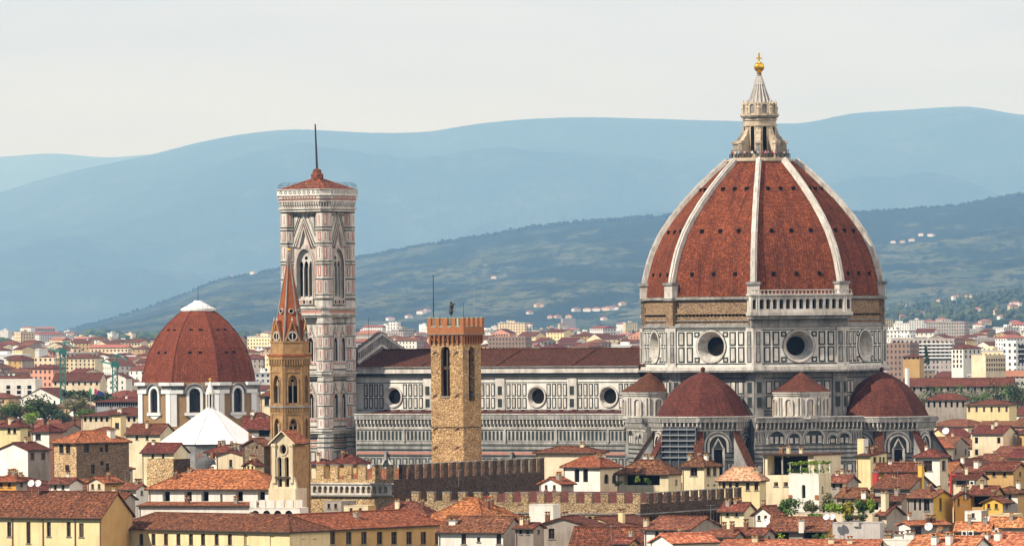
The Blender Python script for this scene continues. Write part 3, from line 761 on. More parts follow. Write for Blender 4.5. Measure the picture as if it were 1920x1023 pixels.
for F in square_faces(cc, HW, cA):
    z_low = [(zc(677), zc(632)), (zc(783), zc(737))]
    holes = [('p', 0, zbig0, 4.3, zbig1 - zbig0)] + [('p', u, a, 1.45, b - a) for a, b in z_low for u in (-1.62, 1.62)]
    body.wall(F, -HB, HB, 0, zc(392), holes, marble, .9)
    # the great three-light window
    for t_, d_, mm in ((1.0, .15, marble), (.78, .22, pink), (.6, .28, marble), (.3, .33, green), (.2, .38, marble)): frame_ring(body, F, 'p', 0, zbig0, 4.3, zbig1 - zbig0, t_, 0, d_, mm)
    Ft = Face(F.p(0, 0, -.55), F.n)
    body.wall(Ft, -2.6, 2.6, zbig0 - .2, zbig1 + .3, [('p', u, zbig0 + .6, 1.05, zc(494) - zbig0) for u in (-1.36, 0, 1.36)] + [('o', 0, zc(487), .9, .9)], marble, .35)
    for u in (-.68, .68): body.bar(Ft.p(u, zbig0 + .6, .1), Ft.p(u, zc(500), .1), .17, marble, 6)
    body.box(F, -2.3, 2.3, zbig0 - 1.3, zbig0 + .1, 0, .45, marble)
    for k in range(5): body.plate(F, -2.0 + k * .85, -1.4 + k * .85, zbig0 - 1.1, zbig0 - .3, .5, pink if k % 2 else green)
    WINS.append(('three_light_window', F, 'p', 0, zbig0, 4.3, zbig1 - zbig0, 1.6))
    # gable over it
    gy0, gy1 = zc(462), zc(405)
    for w_, dz, d_, mm in ((3.15, 0, .45, marble), (2.75, -.35, .5, green), (2.5, -.55, .55, marble), (1.9, -1.1, .6, pink), (1.65, -1.3, .65, marble)):
        o = [(-w_, gy0 + (gy1 - gy0) * 0), (w_, gy0), (0, gy1 + dz * 1.6)]
        body.slab(F, [(-w_, gy0 - .2), (-w_ + .5, gy0 - .2), (0, gy1 + dz * 1.6 - .9), (0, gy1 + dz * 1.6)], 0, d_, mm) if w_ < 2 else None
        # two raking bands
        for sg in (-1, 1):
            pts = [(sg * w_, gy0), (sg * (w_ - .28), gy0), (0, gy1 + dz * 1.6 - .55), (0, gy1 + dz * 1.6)]
            body.slab(F, pts if sg < 0 else pts[::-1], 0, d_, mm)
    body.bar(F.p(0, gy1, .2), F.p(0, gy1 + 1.6, .2), .22, marble, 6, .05)
    for sg in (-1, 1):                                          # triangular panels beside the gable, and posts
        for t_, mm, d_ in ((0, green, .06), (.3, marble, .12), (.62, green, .17), (.9, marble, .22)):
            pts = [(sg * (.75 + t_ * .9), zc(402) - t_ * .35), (sg * (2.95 - t_ * .25), zc(402) - t_ * .35), (sg * (2.95 - t_ * .25), zc(444) + t_ * 2.0)]
            body.slab(F, pts[::-1] if sg > 0 else pts, -.05, d_, mm)
        body.box(F, *sorted((sg * 3.15, sg * 3.45)), zc(566), zc(404), 0, .3, marble)
        for y0, y1 in ((424, 400), (452, 430), (486, 458), (520, 492), (556, 526)):
            panel(body, F, *sorted((sg * 3.55, sg * 4.3)), zc(y0), zc(y1), .14, pink if y0 in (452, 520) else marble, green)
    # two storeys of paired windows
    for (a, b), (yb, yt) in zip(z_low, ((694, 606), (801, 712))):
        panel(body, F, -3.5, 3.5, zc(yb), zc(yt), .3, marble, green)
        holes2 = [('p', u, a, 1.45, b - a) for u in (-1.62, 1.62)]
        for u in (-1.62, 1.62):
            for t_, d_, mm in ((.55, .3, marble), (.32, .36, pink), (.2, .42, marble)): frame_ring(body, F, 'p', u, a, 1.45, b - a, t_, 0, d_, mm)
            body.poly(F, outline('p', u, a, 1.45, b - a), .115, dark_void)
            body.bar(F.p(u, a, .2), F.p(u, b - 1.1, .2), .1, marble, 6)
            WINS.append(('lancet_window', F, 'p', u, a, 1.45, b - a, -.13))
            for w_, d_, mm in ((1.45, .3, marble), (1.1, .36, green), (.8, .42, marble), (.4, .46, pink)):
                body.slab(F, [(u - w_, b - .6 + (1.45 - w_) * 1.2), (u - w_ + .22, b - .6 + (1.45 - w_) * 1.2), (u, zc(yt) - .9 - (1.45 - w_) * 1.1), (u + w_ - .22, b - .6 + (1.45 - w_) * 1.2), (u + w_, b - .6 + (1.45 - w_) * 1.2), (u, zc(yt) - .35 - (1.45 - w_) * 1.1)], 0, d_, mm)
        body.box(F, -3.3, 3.3, a - .7, a, 0, .35, marble)
        for k in range(7): body.plate(F, -3.1 + k * .92, -2.5 + k * .92, a - .6, a - .15, .4, pink)
        for sg in (-1, 1):
            for k in range(4): panel(body, F, *sorted((sg * 3.65, sg * 4.3)), zc(yb - k * 22), zc(yb - k * 22 - 19), .14, marble if k % 2 else pink, green)
    # lowest bands
    for y, h, mm in ((816, 3, marble), (820, 2.2, green), (824, 3, pink), (829, 2.2, green), (834, 3, pink), (839, 2.2, green), (843, 2, marble)): body.box(F, -HB, HB, zc(y + h), zc(y), 0, .12 if mm == marble else .07, mm)
    for k in range(5): panel(body, F, -4.2 + k * 1.75, -2.75 + k * 1.75, zc(890), zc(846), .22, marble, green)
    for y, h in ((572, 1.5), (604, 1.2), (697, 1.2), (804, 1.2), (396, 1.5)): body.box(F, -HB, HB, zc(y + h), zc(y), 0, .06, green)
shaft = body.build('shaft', camp)
for (nm, F, k, u, z, w_, h, dp) in WINS: opening(nm, F, k, u, z, w_, h, shaft, dp, dark_void)
def octr(c, r, off): return [(c[0] + r * math.sin(R(off + 45 * i)), c[1] - r * math.cos(R(off + 45 * i))) for i in range(8)]
for i in range(4):                                             # octagonal corner buttresses
    n1, n2 = dr(cA + 90 * i), dr(cA + 90 * i + 90)
    p = Vector((cx, DCM, 0)) + (n1 + n2) * HB; c2 = (p.x, p.y); off = cA + 22.5
    m = MB(); m.prism(octr(c2, BR, off), 0, zc(388), marble)
    for y, h in ((397, 2), (425, 2.2), (431, 1.5), (455, 2.2), (489, 2.2), (495, 1.5), (522, 2.2), (552, 1.5), (560, 2.2), (606, 1.5), (630, 1.2), (652, 1.5), (676, 1.2), (696, 2), (714, 1.5), (738, 1.2), (760, 1.5), (783, 1.2), (803, 2), (819, 2), (828, 2), (837, 2)): m.prism(octr(c2, BR + .06, off), zc(y + h), zc(y), green)
    for y, h in ((428, 2.5), (458, 2.5), (492, 2.5), (556, 2.5)): m.prism(octr(c2, BR + .16, off), zc(y + h), zc(y), marble)
    for k in range(8):
        af = off + 22.5 + 45 * k; F = Face((c2[0] + dr(af).x * BR * .924, c2[1] + dr(af).y * BR * .924, 0), dr(af))
        for y0, y1 in ((422, 401), (451, 434), (485, 462), (518, 498), (549, 526), (627, 610), (649, 633), (673, 655), (693, 679), (735, 718), (757, 741), (780, 763), (800, 786), (870, 842)):
            m.plate(F, -.42, .42, zc(y0), zc(y1), .05, pink if (y0 // 3 + k) % 3 else marble_w); m.plate(F, -.14, .14, zc(y0 - 2), zc(y1 + 2), .09, marble if (y0 // 3 + k) % 3 else pink)
    m.build('corner_buttress', camp)
HT = HB + BR * .95
for grp in (((574, 4, .5), (578, 3, .25), (587, 3.5, .55), (591, 3, .2)), ((697.5, 3.5, .45), (701, 4, .2)), ((804.5, 3.5, .5), (808, 4, .25)), ((393.5, 3, .3), (388.5, 3.5, .55))):
    m = MB()
    for y, h, gx in grp: m.prism(rot_sq(cc, HT + gx, cA, 1.6), zc(y + h), zc(y), marble)
    if grp[0][0] == 574: m.prism(rot_sq(cc, HT + .12, cA, 1.6), zc(587), zc(581.9), pink)
    m.build('string_course', camp)
m = MB(); HC2 = HT - .15                                           # corbelled crown
m.prism(rot_sq(cc, HC2, cA, 1.6), zc(396), zc(372), marble_grimy)
for F in square_faces(cc, HC2, cA):
    n = 15; w2 = HC2 - 1.6
    for k in range(n + 1):
        u = -w2 + k * 2 * w2 / n
        for (za, zb_, dd) in ((393, 389, .25), (389, 384, .5), (384, 378, .72)): m.box(F, u - .2, u + .2, zc(za), zc(zb_), 0, dd, marble)
    m.box(F, -w2 - .3, w2 + .3, zc(396), zc(393.5), 0, .1, pink)
    for k in range(int(w2 * 2 / .8)): m.plate(F, -w2 + .2 + k * .8, -w2 + .55 + k * .8, zc(371.5), zc(367.5), 1.0, pink)
for i in range(4):
    F = Face((cc[0] + dr(cA + 45 + 90 * i).x * (HC2 * 1.414 - 1.13), cc[1] + dr(cA + 45 + 90 * i).y * (HC2 * 1.414 - 1.13), 0), dr(cA + 45 + 90 * i))
    for k in range(4):
        u = -1.0 + k * .67
        for (za, zb_, dd) in ((393, 389, .22), (389, 384, .45), (384, 378, .65)): m.box(F, u - .18, u + .18, zc(za), zc(zb_), 0, dd, marble)
for y0, y1, g_, mm in ((378.5, 375.5, .8, marble), (375.5, 372.5, .7, pink), (372.5, 367, .9, marble), (367, 365.3, 1.1, marble), (365.3, 355.8, .98, marble_w), (355.8, 354.3, 1.15, marble)):
    m.prism(rot_sq(cc, HC2 + g_, cA, 1.9), zc(y0), zc(y1), mm)
for F in square_faces(cc, HC2 + .98, cA):
    w2 = HC2 - .6
    for k in range(9): frame_ring(m, F, 'o', -w2 + .8 + k * 2 * (w2 - .8) / 8, zc(362.5), .5, .5, .12, 0, .05, green)
crown = m.build('crown', camp)
m = MB(); hr = HC2 - .2; rz0, rz1 = zc(355), zc(331); b4 = rot_sq(cc, hr, cA)
for i in range(4): 
    a_, b_ = b4[i], b4[(i + 1) % 4]; m.face([(a_[0], a_[1], rz0), (b_[0], b_[1], rz0), (cx, DCM, rz1)], tile_brown)
    m.bar((a_[0], a_[1], rz0 + .05), (cx, DCM, rz1), .16, tile_orange, 5)
m.lathe(cc, [(1.5, rz1 - .6), (1.5, rz1 + .7), (1.1, rz1 + .9), (1.0, rz1 + 1.7), (.3, rz1 + 2.0)], 10, tile_brown)
m.build('roof', camp)
m = MB(); m.bar((cx, DCM, rz1 + 1.5), (cx - .35, DCM, zc(231)), .27, iron, 8, .16); m.build('mast', camp)
m = MB()
b4 = rot_sq(cc, HC2 + .8, cA, 1.9)
for i in range(8):
    a_, b_ = Vector((*b4[i], 0)), Vector((*b4[(i + 1) % 8], 0)); n = max(2, int((b_ - a_).length / 1.6))
    for k in range(n):
        p = a_.lerp(b_, k / n); q_ = a_.lerp(b_, (k + 1) / n); p.z = q_.z = zc(354.3)
        m.bar(p, p + UP * .95, .035, iron, 4); m.bar(p + UP * .95, q_ + UP * .95, .03, iron, 4); m.bar(p + UP * .5, q_ + UP * .5, .02, iron, 4)
        iw = (Vector((cx, DCM, p.z)) - p).normalized()
        m.bar(p + UP * .95, p + UP * 1.5 + iw * .9, .03, iron, 4); m.bar(p + UP * 1.5 + iw * .9, q_ + UP * 1.5 + iw * .9, .025, iron, 4)
m.build('safety_railing', camp)
# ------------------------------------------------------------------ hexagonal spired tower in front of it
DB = 1080.0; sB = K * DB; bx = at(543.5, 700, DB).x; bc = (bx, DB); zb_ = lambda y: zz(y, 544, DB - 3)
bad = thing('spired_tower', (bx, DB, 0), 'slender six sided ochre stone tower with tall pointed brick spire', 'tower')
BA = -18.0
hexa = lambda r, c=bc: [(c[0] + r * sB * math.sin(R(BA + 60 * i)), c[1] - r * sB * math.cos(R(BA + 60 * i))) for i in range(6)]
def hface(r, i, c=bc): a = BA + 30 + 60 * i; return Face((c[0] + dr(a).x * r * sB * .866, c[1] + dr(a).y * r * sB * .866, 0), dr(a))
m = MB(); Rb = 36.5; fw = Rb * sB / 2
W6 = []
for i in range(6):
    F = hface(Rb, i)
    hs = [('p', 0, zb_(755), 1.75, zb_(703) - zb_(755)), ('p', 0, zb_(822), 1.45, zb_(784) - zb_(822))]
    m.wall(F, -fw, fw, 0, zb_(664), hs, badia_stone, .7)
    for h in hs:
        frame_ring(m, F, h[0], h[1], h[2], h[3], h[4], .22, 0, .12, badia_stone)
        m.bar(F.p(0, h[2], -.3), F.p(0, h[2] + h[4] - 1.2, -.3), .11, marble, 6)
        m.wall(Face(F.p(0, 0, -.45), F.n), -h[3] / 2 - .1, h[3] / 2 + .1, h[2] + h[4] * .62, h[2] + h[4] + .05, [('o', 0, h[2] + h[4] * .74, .55, .55)], badia_stone, .1)
        W6.append((F,) + h)
    for sg in (-1, 1): m.box(F, *sorted((sg * (fw - .38), sg * fw)), 0, zb_(664), 0, .14, badia_stone)
    for k in range(8): m.box(F, -fw + .12 + k * .46, -fw + .34 + k * .46, zb_(684), zb_(673), 0, .32, badia_stone); m.box(F, -fw + .1 + k * .46, -fw + .32 + k * .46, zb_(772), zb_(765), 0, .22, badia_stone)
for y0, y1, g, mm in ((764, 760, 3.2, stone_grey), (776, 772, 1.5, badia_stone), (698, 695, 1.2, badia_stone), (673, 668, 4.2, badia_stone), (668, 664, 5.5, badia_tile), (664, 661, 3.5, badia_stone), (661, 640, 0, badia_stone), (642, 639, 1.2, badia_stone)): m.prism(hexa(Rb + g), zb_(y0), zb_(y1), mm)
tw = m.build('tower_shaft', bad)
for (F, k, u, z, w_, h) in W6: opening('belfry_window', F, k, u, z, w_, h, tw, .68, dark_void)
m = MB(); Rs = 31
apex = (bx, DB, zb_(470)); h0 = zb_(641)
hx = hexa(Rs)
for i in range(6):
    a_, b_ = hx[i], hx[(i + 1) % 6]; m.face([(a_[0], a_[1], h0), (b_[0], b_[1], h0), apex], badia_tile)
    m.bar((a_[0], a_[1], h0), apex, .22, marble_grimy, 5, .08)
m.bar(apex, (bx, DB, apex[2] + 1.6), .05, iron, 5); m.ball((bx, DB, apex[2] + .2), .3, gold, 6)
m.box(Face((bx, DB, 0), dr(-20)), -.3, .3, apex[2] + 1.1, apex[2] + 1.2, -.05, .05, iron)
spire = m.build('spire', bad)
for i in range(6):
    F = hface(Rb - .5, i); g = MB(); wq = fw * .86
    g.slab(F, [(-wq, h0), (wq, h0), (0, zb_(600))], -1.1, 0, badia_tile)
    for sg in (-1, 1):
        pts = [(sg * wq, h0), (sg * (wq - .3), h0), (0, zb_(604)), (0, zb_(600))]; g.slab(F, pts if sg < 0 else pts[::-1], -.2, .16, badia_stone)
    frame_ring(g, F, 'o', 0, zb_(637), 1.35, 1.35, .22, 0, .14, marble); g.poly(F, outline('o', 0, zb_(637), 1.35, 1.35), .03, dark_void)
    g.box(F, -.1, .1, zb_(637), zb_(637) + 1.35, 0, .08, marble)
    g.bar(F.p(0, zb_(601), -.1), F.p(0, zb_(594), -.1), .16, marble, 5, .06)
    g.build('gablet', bad)
    F2 = hface(Rs * .66, i)
    q = MB(); z = h0 + (apex[2] - h0) * .34; frame_ring(q, F2, 'o', 0, z - .35, .7, .7, .12, -.3, .35, marble); q.poly(F2, outline('o', 0, z - .35, .7, .7), .2, dark_void); q.build('spire_lucarne', spire)
# ------------------------------------------------------------------ square stone tower with orange battlements
DT = 1136.0; sT = K * DT; tA = -29.6
zt_ = lambda y, p=868: zz(y, p, DT - 5)
near = at(868, 700, DT - 5.5); lw = 60 * sT / math.cos(R(29.6)); rw = 33.5 * sT / math.sin(R(29.6))
NL, NR = dr(tA), dr(tA + 90)
uL, uR = UP.cross(NL), UP.cross(NR)                              # along left face towards the near corner; along right face away from it
o2 = Vector((near.x, near.y, 0))
tow = thing('stone_tower', o2 - uL * lw / 2 + uR * rw / 2, 'rough yellow stone tower with an orange brick battlement and green copper capped merlons', 'tower')
FLt = Face(o2 - uL * lw / 2, NL); FRt = Face(o2 + uR * rw / 2, NR); FLb = Face(FLt.o + uR * rw, -NL); FRb = Face(FRt.o - uL * lw, -NR)
m = MB()
hl = ('a', -.35, zt_(743), 1.95, zt_(649) - zt_(743)); hr_ = ('a', -.1, zt_(752), 2.2, zt_(650) - zt_(752))
zcap = zt_(637)
tip = rub_yellow
m.wall(FLt, -lw / 2, lw / 2, 0, zcap, [hl], tip, 1.0); m.wall(FRt, -rw / 2, rw / 2, 0, zcap, [hr_], tip, 1.0)
m.wall(FLb, -lw / 2, lw / 2, 0, zcap, [hl], tip, 1.0); m.wall(FRb, -rw / 2, rw / 2, 0, zcap, [hr_], tip, 1.0)
for F, ww in ((FLt, lw), (FRt, rw), (FLb, lw), (FRb, rw)):
    m.box(F, -ww / 2 - .1, ww / 2 + .1, zt_(801), zt_(799.5), 0, .12, rub_brown)
    for y in (660, 741, 803, 838):
        for u in (-ww * .38, ww * .30): m.bar(F.p(u - .45, zt_(y + 3), .05), F.p(u + .35, zt_(y - 3), .25), .13, stone_grey, 4)
shaft_ = m.build('shaft', tow)
for F, h in ((FLt, hl), (FRt, hr_), (FLb, hl), (FRb, hr_)): opening('bell_opening', F, *h, shaft_, 1.0, dark_void)
m = MB(); F = FLt; m.box(F, -.30, -.05, zt_(743), zt_(655), -.7, -.45, wood); m.box(F, -1.25, .5, zt_(692), zt_(687), -.75, -.5, wood); m.box(F, -1.2, .55, zt_(745), zt_(742), -.5, .15, stone_grey); m.build('timber_post', shaft_)
m = MB(); c = FRt.p(.25, zt_(742), -.35); m.lathe((c.x, c.y), [(.05, c.z + 1.0), (.25, c.z + .85), (.33, c.z + .3), (.5, c.z - .1)][::-1], 12, iron); m.build('bell', shaft_)
m = MB()                                                       # corbelled crown
grow = .5
for F, ww in ((FLt, lw), (FRt, rw), (FLb, lw), (FRb, rw)):
    n = 7 if ww > 5.9 else 6
    for k in range(n + 1):
        u = -ww / 2 + k * ww / n
        m.box(F, u - .16, u + .16, zt_(641), zt_(628), 0, .42, brick_orange); m.box(F, u - .14, u + .14, zt_(645), zt_(641), 0, .3, brick_orange)
    for k in range(n):
        u = -ww / 2 + (k + .5) * ww / n; wv = ww / n - .3
        m.wall(Face(F.p(0, 0, .42), F.n), u - ww / n / 2, u + ww / n / 2, zt_(638), zt_(626), [('a', u, zt_(638), wv, (zt_(628.5) - zt_(638)))], brick_orange, .4)
cen = (tow.location.x, tow.location.y)
def rect(hl_, hr2):
    pts = []
    for sl, sr in ((1, -1), (1, 1), (-1, 1), (-1, -1)): p = Vector((*cen, 0)) + uL * sl * hl_ + uR * sr * hr2; pts.append((p.x, p.y))
    return pts
LH, RH = lw / 2 + grow, rw / 2 + grow
m.prism(rect(LH, RH), zt_(628), zt_(612), brick_orange); m.prism(rect(LH + .1, RH + .1), zt_(627), zt_(625.5), stone_grey)
crw = m.build('crown', tow)
for F, ww, hw_ in ((FLt, lw, LH), (FRt, rw, RH), (FLb, lw, LH), (FRb, rw, RH)):
    Fo = Face(F.p(0, 0, grow), F.n); n = 5; cw = 2 * hw_ / (2 * n - 1)
    for k in range(n):
        u = -hw_ + cw * (2 * k + .5)
        e = MB(); u0, u1 = u - cw / 2, u + cw / 2
        if k == 0: u0 += .0
        if k == n - 1: u1 -= .48
        e.box(Fo, u0, u1, zt_(612), zt_(595.5), -.5, -.003, brick_orange); e.box(Fo, u0 - .02, u1 + .02, zt_(595.5), zt_(594.5), -.52, .03, copper)
        e.box(Face(Fo.p(0, 0, -.5), Fo.n), u0 + .05, u1 - .05, zt_(611), zt_(596.5), -.04, 0, copper); e.build('merlon', crw)
    e = MB()
    for k in range(n - 1):
        u = -hw_ + cw * (2 * k + 1.5); e.box(Fo, u - cw / 2, u + cw / 2, zt_(612), zt_(610.5), -.5, .02, copper)
    e.build('copper_sill', crw)
def mast(px, y0, y1, nm, lab, r, mt=iron):
    p = at(px, y0, DT); h = zz(y1, px, DT) - p.z; ob = MB(); ob.bar((p.x, p.y, p.z - 1.5), (p.x, p.y, p.z + h), r, mt, 6, r * .6); return ob.build(nm, crw)
mast(813, 606, 515, 'flagpole', '', .11); mast(869, 600, 566, 'lightning_rod', '', .05); mast(889, 600, 542, 'lightning_rod', '', .05, steel)
m = MB(); p = at(846, 600, DT); z = lambda y: zz(y, 846, DT)
m.bar((p.x, p.y, z(606)), (p.x, p.y, z(583)), .06, iron, 5); m.lathe((p.x, p.y), [(.1, z(590)), (.45, z(585)), (.35, z(580)), (.2, z(578))], 8, iron)
m.ball((p.x + .1, p.y, z(574)), .42, iron, 6, 1.5); m.bar((p.x - .3, p.y, z(571)), (p.x + .8, p.y, z(569)), .12, iron, 5); m.ball((p.x, p.y, z(567)), .22, iron, 6)
m.build('weather_vane', crw)
# ------------------------------------------------------------------ battlemented palaces
def battlement(name, label, cxp, d, L_, R_, ytop, a=-29.6, matL=rub_tan, mh=2.4, mw=1.45, gap=1.45, back=5, arc=None, roofy=None, base=0, roofm=tile_orange, matR=None):
    """a block with merlons on its two visible sides; cxp = picture column of the near corner, L_/R_ lengths in metres, ytop = top of merlons"""
    o = at(cxp, ytop, d); ztop = o.z; o = Vector((o.x, o.y, 0)); nl, nr = dr(a), dr(a + 90); ul, ur = UP.cross(nl), UP.cross(nr)
    t = thing(name, o, label, 'palace')
    FL, FR = Face(o - ul * L_ / 2, nl), Face(o + ur * R_ / 2, nr)
    zw = ztop - mh
    pts = [o, o + ur * R_, o + ur * R_ - ul * L_, o - ul * L_]
    m = MB(); th = .7
    inner = [o - ul * th + ur * th, o + ur * (R_ - th) - ul * th, o + ur * (R_ - th) - ul * (L_ - th), o + ur * th - ul * (L_ - th)]
    matR = matR or matL
    for F, w_ in ((FL, L_), (FR, R_)): m.wall(F, -w_ / 2, w_ / 2, base, zw, [], matL if F is FL else matR)
    m.face([(p.x, p.y, zw - .01) for p in pts], matL)
    for F, w_ in ((Face(FL.o + ur * R_, -nl), L_), (Face(FR.o - ul * L_, -nr), R_)): m.wall(F, -w_ / 2, w_ / 2, base, zw, [], matL)
    if arc:
        az0, az1 = zw - arc[1], zw - arc[0]
        for F, w_ in ((FL, L_), (FR, R_)):
            n = int(w_ / 1.25); 
            Fo = Face(F.p(0, 0, .75), F.n)
            m.wall(Fo, -w_ / 2 - .75, w_ / 2 + .75, az0 + .9, zw, [('a', -w_ / 2 + (k + .5) * w_ / n, az0 + .91, w_ / n - .36, (az1 - az0) - 1.2) for k in range(n)], matL if F is FL else matR, .7)
            m.box(F, -w_ / 2 - .9, w_ / 2 + .9, az1, az1 + .22, 0, .95, marble_grimy)
            for k in range(n + 1):
                u = -w_ / 2 + k * w_ / n; m.box(F, u - .2, u + .2, az0, az0 + .92, 0, .72, stone_grey)
            m.box(F, -w_ / 2, w_ / 2, az0 - .2, az0, 0, .35, stone_grey)
            m.face([F.p(-w_ / 2 - .75, zw, .75), F.p(w_ / 2 + .75, zw, .75), F.p(w_ / 2 + .75, zw, 0), F.p(-w_ / 2 - .75, zw, 0)], matL)
    wl = m.build('wall', t)
    dd = .75 if arc else 0
    for F, w_ in ((FL, L_), (FR, R_)):
        n = int((w_ + gap) / (mw + gap)); pitch = (w_ + 2 * dd + gap) / n
        for k in range(n):
            u = -w_ / 2 - dd + pitch * k + (pitch - gap) / 2
            if F is FR and k == 0: continue
            e = MB(); w3 = pitch - gap; e.box(F, u - w3 / 2, u + w3 / 2, zw, ztop, dd - th, dd + .003, matL if F is FL else matR); e.box(F, u - w3 / 2 - .08, u + w3 / 2 + .08, ztop, ztop + .14, dd - th - .08, dd + .1, stone_grey); e.build('merlon', wl)
    if roofy is not None:
        zr = zw + roofy
        q = [o - ul * 1.6 + ur * 1.6, o + ur * (R_ - 1.6) - ul * 1.6, o + ur * (R_ - 1.6) - ul * (L_ - 1.6), o + ur * 1.6 - ul * (L_ - 1.6)]
        ca, cb = (q[0] + q[3]) / 2 + ur * R_ * .2, (q[1] + q[2]) / 2 - ur * R_ * .2
        if L_ > R_: ca, cb = (q[0] + q[1]) / 2 - ul * L_ * .2, (q[2] + q[3]) / 2 + ul * L_ * .2
        r = MB(); up = lambda p, z: (p.x, p.y, z)
        if L_ > R_: fs = [(q[0], q[1], ca), (q[1], q[2], cb, ca), (q[2], q[3], cb), (q[3], q[0], ca, cb)]
        else: fs = [(q[0], q[1], cb, ca), (q[1], q[2], cb), (q[2], q[3], ca, cb), (q[3], q[0], ca)]
        for f in fs: r.face([up(p, zr if p in (ca, cb) else zw - .2) for p in f], roofm)
        r.build('roof', t)
    return t, FL, FR, zw
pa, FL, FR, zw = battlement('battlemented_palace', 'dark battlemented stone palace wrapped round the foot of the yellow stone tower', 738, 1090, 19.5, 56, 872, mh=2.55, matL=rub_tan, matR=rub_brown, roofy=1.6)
# (sun and shade painted in: lighter stone on the short side, darker on the long)
m = MB(); m.wall(Face(FL.p(0, 0, .12), FL.n), -FL.o.length * 0 - 9.7, 9.7, 0, zw - .02, [], rub_tan); m.build('sunlit_stone_wall', pa)
m = MB(); F = Face(FL.p(0, 0, .12), FL.n); za, zb2 = zz(925, 700, 1100), zz(905, 700, 1100)
n = 16
Fo = Face(F.p(0, 0, .5), F.n)
m.wall(Fo, -9.7, 9.7, za, zb2, [('a', -9.1 + k * 1.16, za + .35, .8, zb2 - za - .7) for k in range(n)], marble, .45); m.box(F, -9.8, 9.8, zb2, zb2 + .25, 0, .75, marble); m.box(F, -9.8, 9.8, za - .25, za, 0, .55, stone_grey)
m.build('corbel_arcade', pa)
battlement('battlemented_palace', 'lower battlemented palace with a row of small corbel arches below its merlons', 1197, 1050, 45, 37, 925, mh=1.75, mw=1.35, gap=1.75, matL=rubble('mixed_rubble_stone', (.34, .235, .125), (.47, .35, .20), (.11, .07, .04), 1.7), matR=rub_brown, arc=(1.9, 5.0), roofy=1.5, roofm=tile_red)  # right side in darker rubble: its shade is put into the colour
# ------------------------------------------------------------------ the chapel with the smaller red dome
DM = 1700.0; sM = K * DM; mx_ = at(372, 640, DM).x; mc = (mx_, DM); zm = lambda y, p=372: zz(y, p, DM - 12)
med = thing('domed_chapel', (mx_, DM, 0), 'brown chapel with white framed arched windows under a smaller plain red dome', 'chapel')
MA = -23.5
def mp_(r, a, z): v = dr(a); return Vector((mx_ + v.x * r * sM, DM + v.y * r * sM, z))
moct = lambda r: [tuple(mp_(r, MA + 45 * i, 0)[:2]) for i in range(8)]
mface = lambda r, i: Face((*mp_(r * .924, MA + 22.5 + 45 * i, 0)[:2], 0), dr(MA + 22.5 + 45 * i))
pr = [(717, 112), (700, 109.5), (675, 103), (650, 92.5), (625, 77), (605, 59), (590, 41), (580, 28)]
pr = [(zz(y, 372, DM), r) for y, r in pr]; m = MB(); ac = 0
for k in range(len(pr) - 1):
    (z0, r0), (z1, r1) = pr[k], pr[k + 1]; st = math.hypot((r1 - r0) * sM, z1 - z0)
    for i in range(8):
        a = MA + 45 * i; h0, h1 = r0 * sM * .3827, r1 * sM * .3827; o = i * 41
        m.face([mp_(r0, a, z0), mp_(r0, a + 45, z0), mp_(r1, a + 45, z1), mp_(r1, a, z1)], med_tile, [(o - h0, ac), (o + h0, ac), (o + h1, ac + st), (o - h1, ac + st)])
    ac += st
for i in range(8):
    for k in range(len(pr) - 1): m.bar(mp_(pr[k][1], MA + 45 * i, pr[k][0]), mp_(pr[k + 1][1], MA + 45 * i, pr[k + 1][0]), .2, med_tile, 5)
md = m.build('dome', med)
for i in range(8):
    for y, r, fs in ((662, 97, (-.13, .13)), (620, 71.5, (-.16, .16))):
        F = mface(r, i); z = zm(y)
        for f in fs:
            u = f * 2 * r * sM * .38; e = MB(); e.box(F, u - .5, u + .5, z - .55, z + .55, -2, .1, dark_void); e.build('dome_opening', md)
m = MB(); zl_ = lambda y: zz(y, 371, DM)
m.lathe(mc, [(31 * sM, zl_(584)), (32.5 * sM, zl_(582)), (32.5 * sM, zl_(578)), (22 * sM, zl_(573)), (9 * sM, zl_(566)), (1.2, zl_(563))], 16, white_paint); m.bar((mx_, DM, zl_(565)), (mx_, DM, zl_(535)), .1, iron, 5, .05)
for k in range(20): m.bar(mp_(31.5, k * 18, zl_(579)), mp_(31.5, k * 18, zl_(573)), .05, iron, 4); m.bar(mp_(31.5, k * 18, zl_(573)), mp_(31.5, k * 18 + 18, zl_(573)), .05, iron, 4)
m.build('lantern_cap', med)
m = MB(); wz0, wz1 = zm(772), zm(727); W8 = []
for i in range(8):
    F = mface(117, i); hw = 117 * sM * .3827
    m.wall(F, -hw, hw, 0, zm(727) + 1.2, [('a', 0, wz0, 3.1, wz1 - wz0)], st_brown, .6)
    frame_ring(m, F, 'a', 0, wz0, 3.1, wz1 - wz0, .75, 0, .45, white_paint); m.box(F, -2.9, 2.9, wz0 - .9, wz0 - .1, 0, .6, white_paint); m.slab(F, [(-2.4, wz0 - .9), (-.5, wz0 - 1.9), (.5, wz0 - 1.9), (2.4, wz0 - .9)][::1], 0, .3, white_paint)
    frame_ring(m, F, 'a', 0, zm(737), 4.9, zm(720) - zm(737), .45, -1.0, .9, marble_grimy)
    for sg in (-1, 1):
        m.box(F, *sorted((sg * (hw - 1.7), sg * (hw + .05))), zm(800), zm(730), 0, .4, white_paint)
        m.box(F, *sorted((sg * 3.2, sg * (hw + .25))), zm(737), zm(730), 0, .55, white_paint); m.box(F, *sorted((sg * 3.0, sg * (hw + .8))), zm(722), zm(716), -2, 1.2, white_paint); m.box(F, *sorted((sg * 3.0, sg * (hw + .6))), zm(730), zm(722), -2, .3, marble_grimy)
    W8.append(F)
m.prism(moct(114), zm(727), zm(716), st_brown); m.prism(moct(122), 0, zm(798), st_brown)
mw_ = m.build('drum', med)
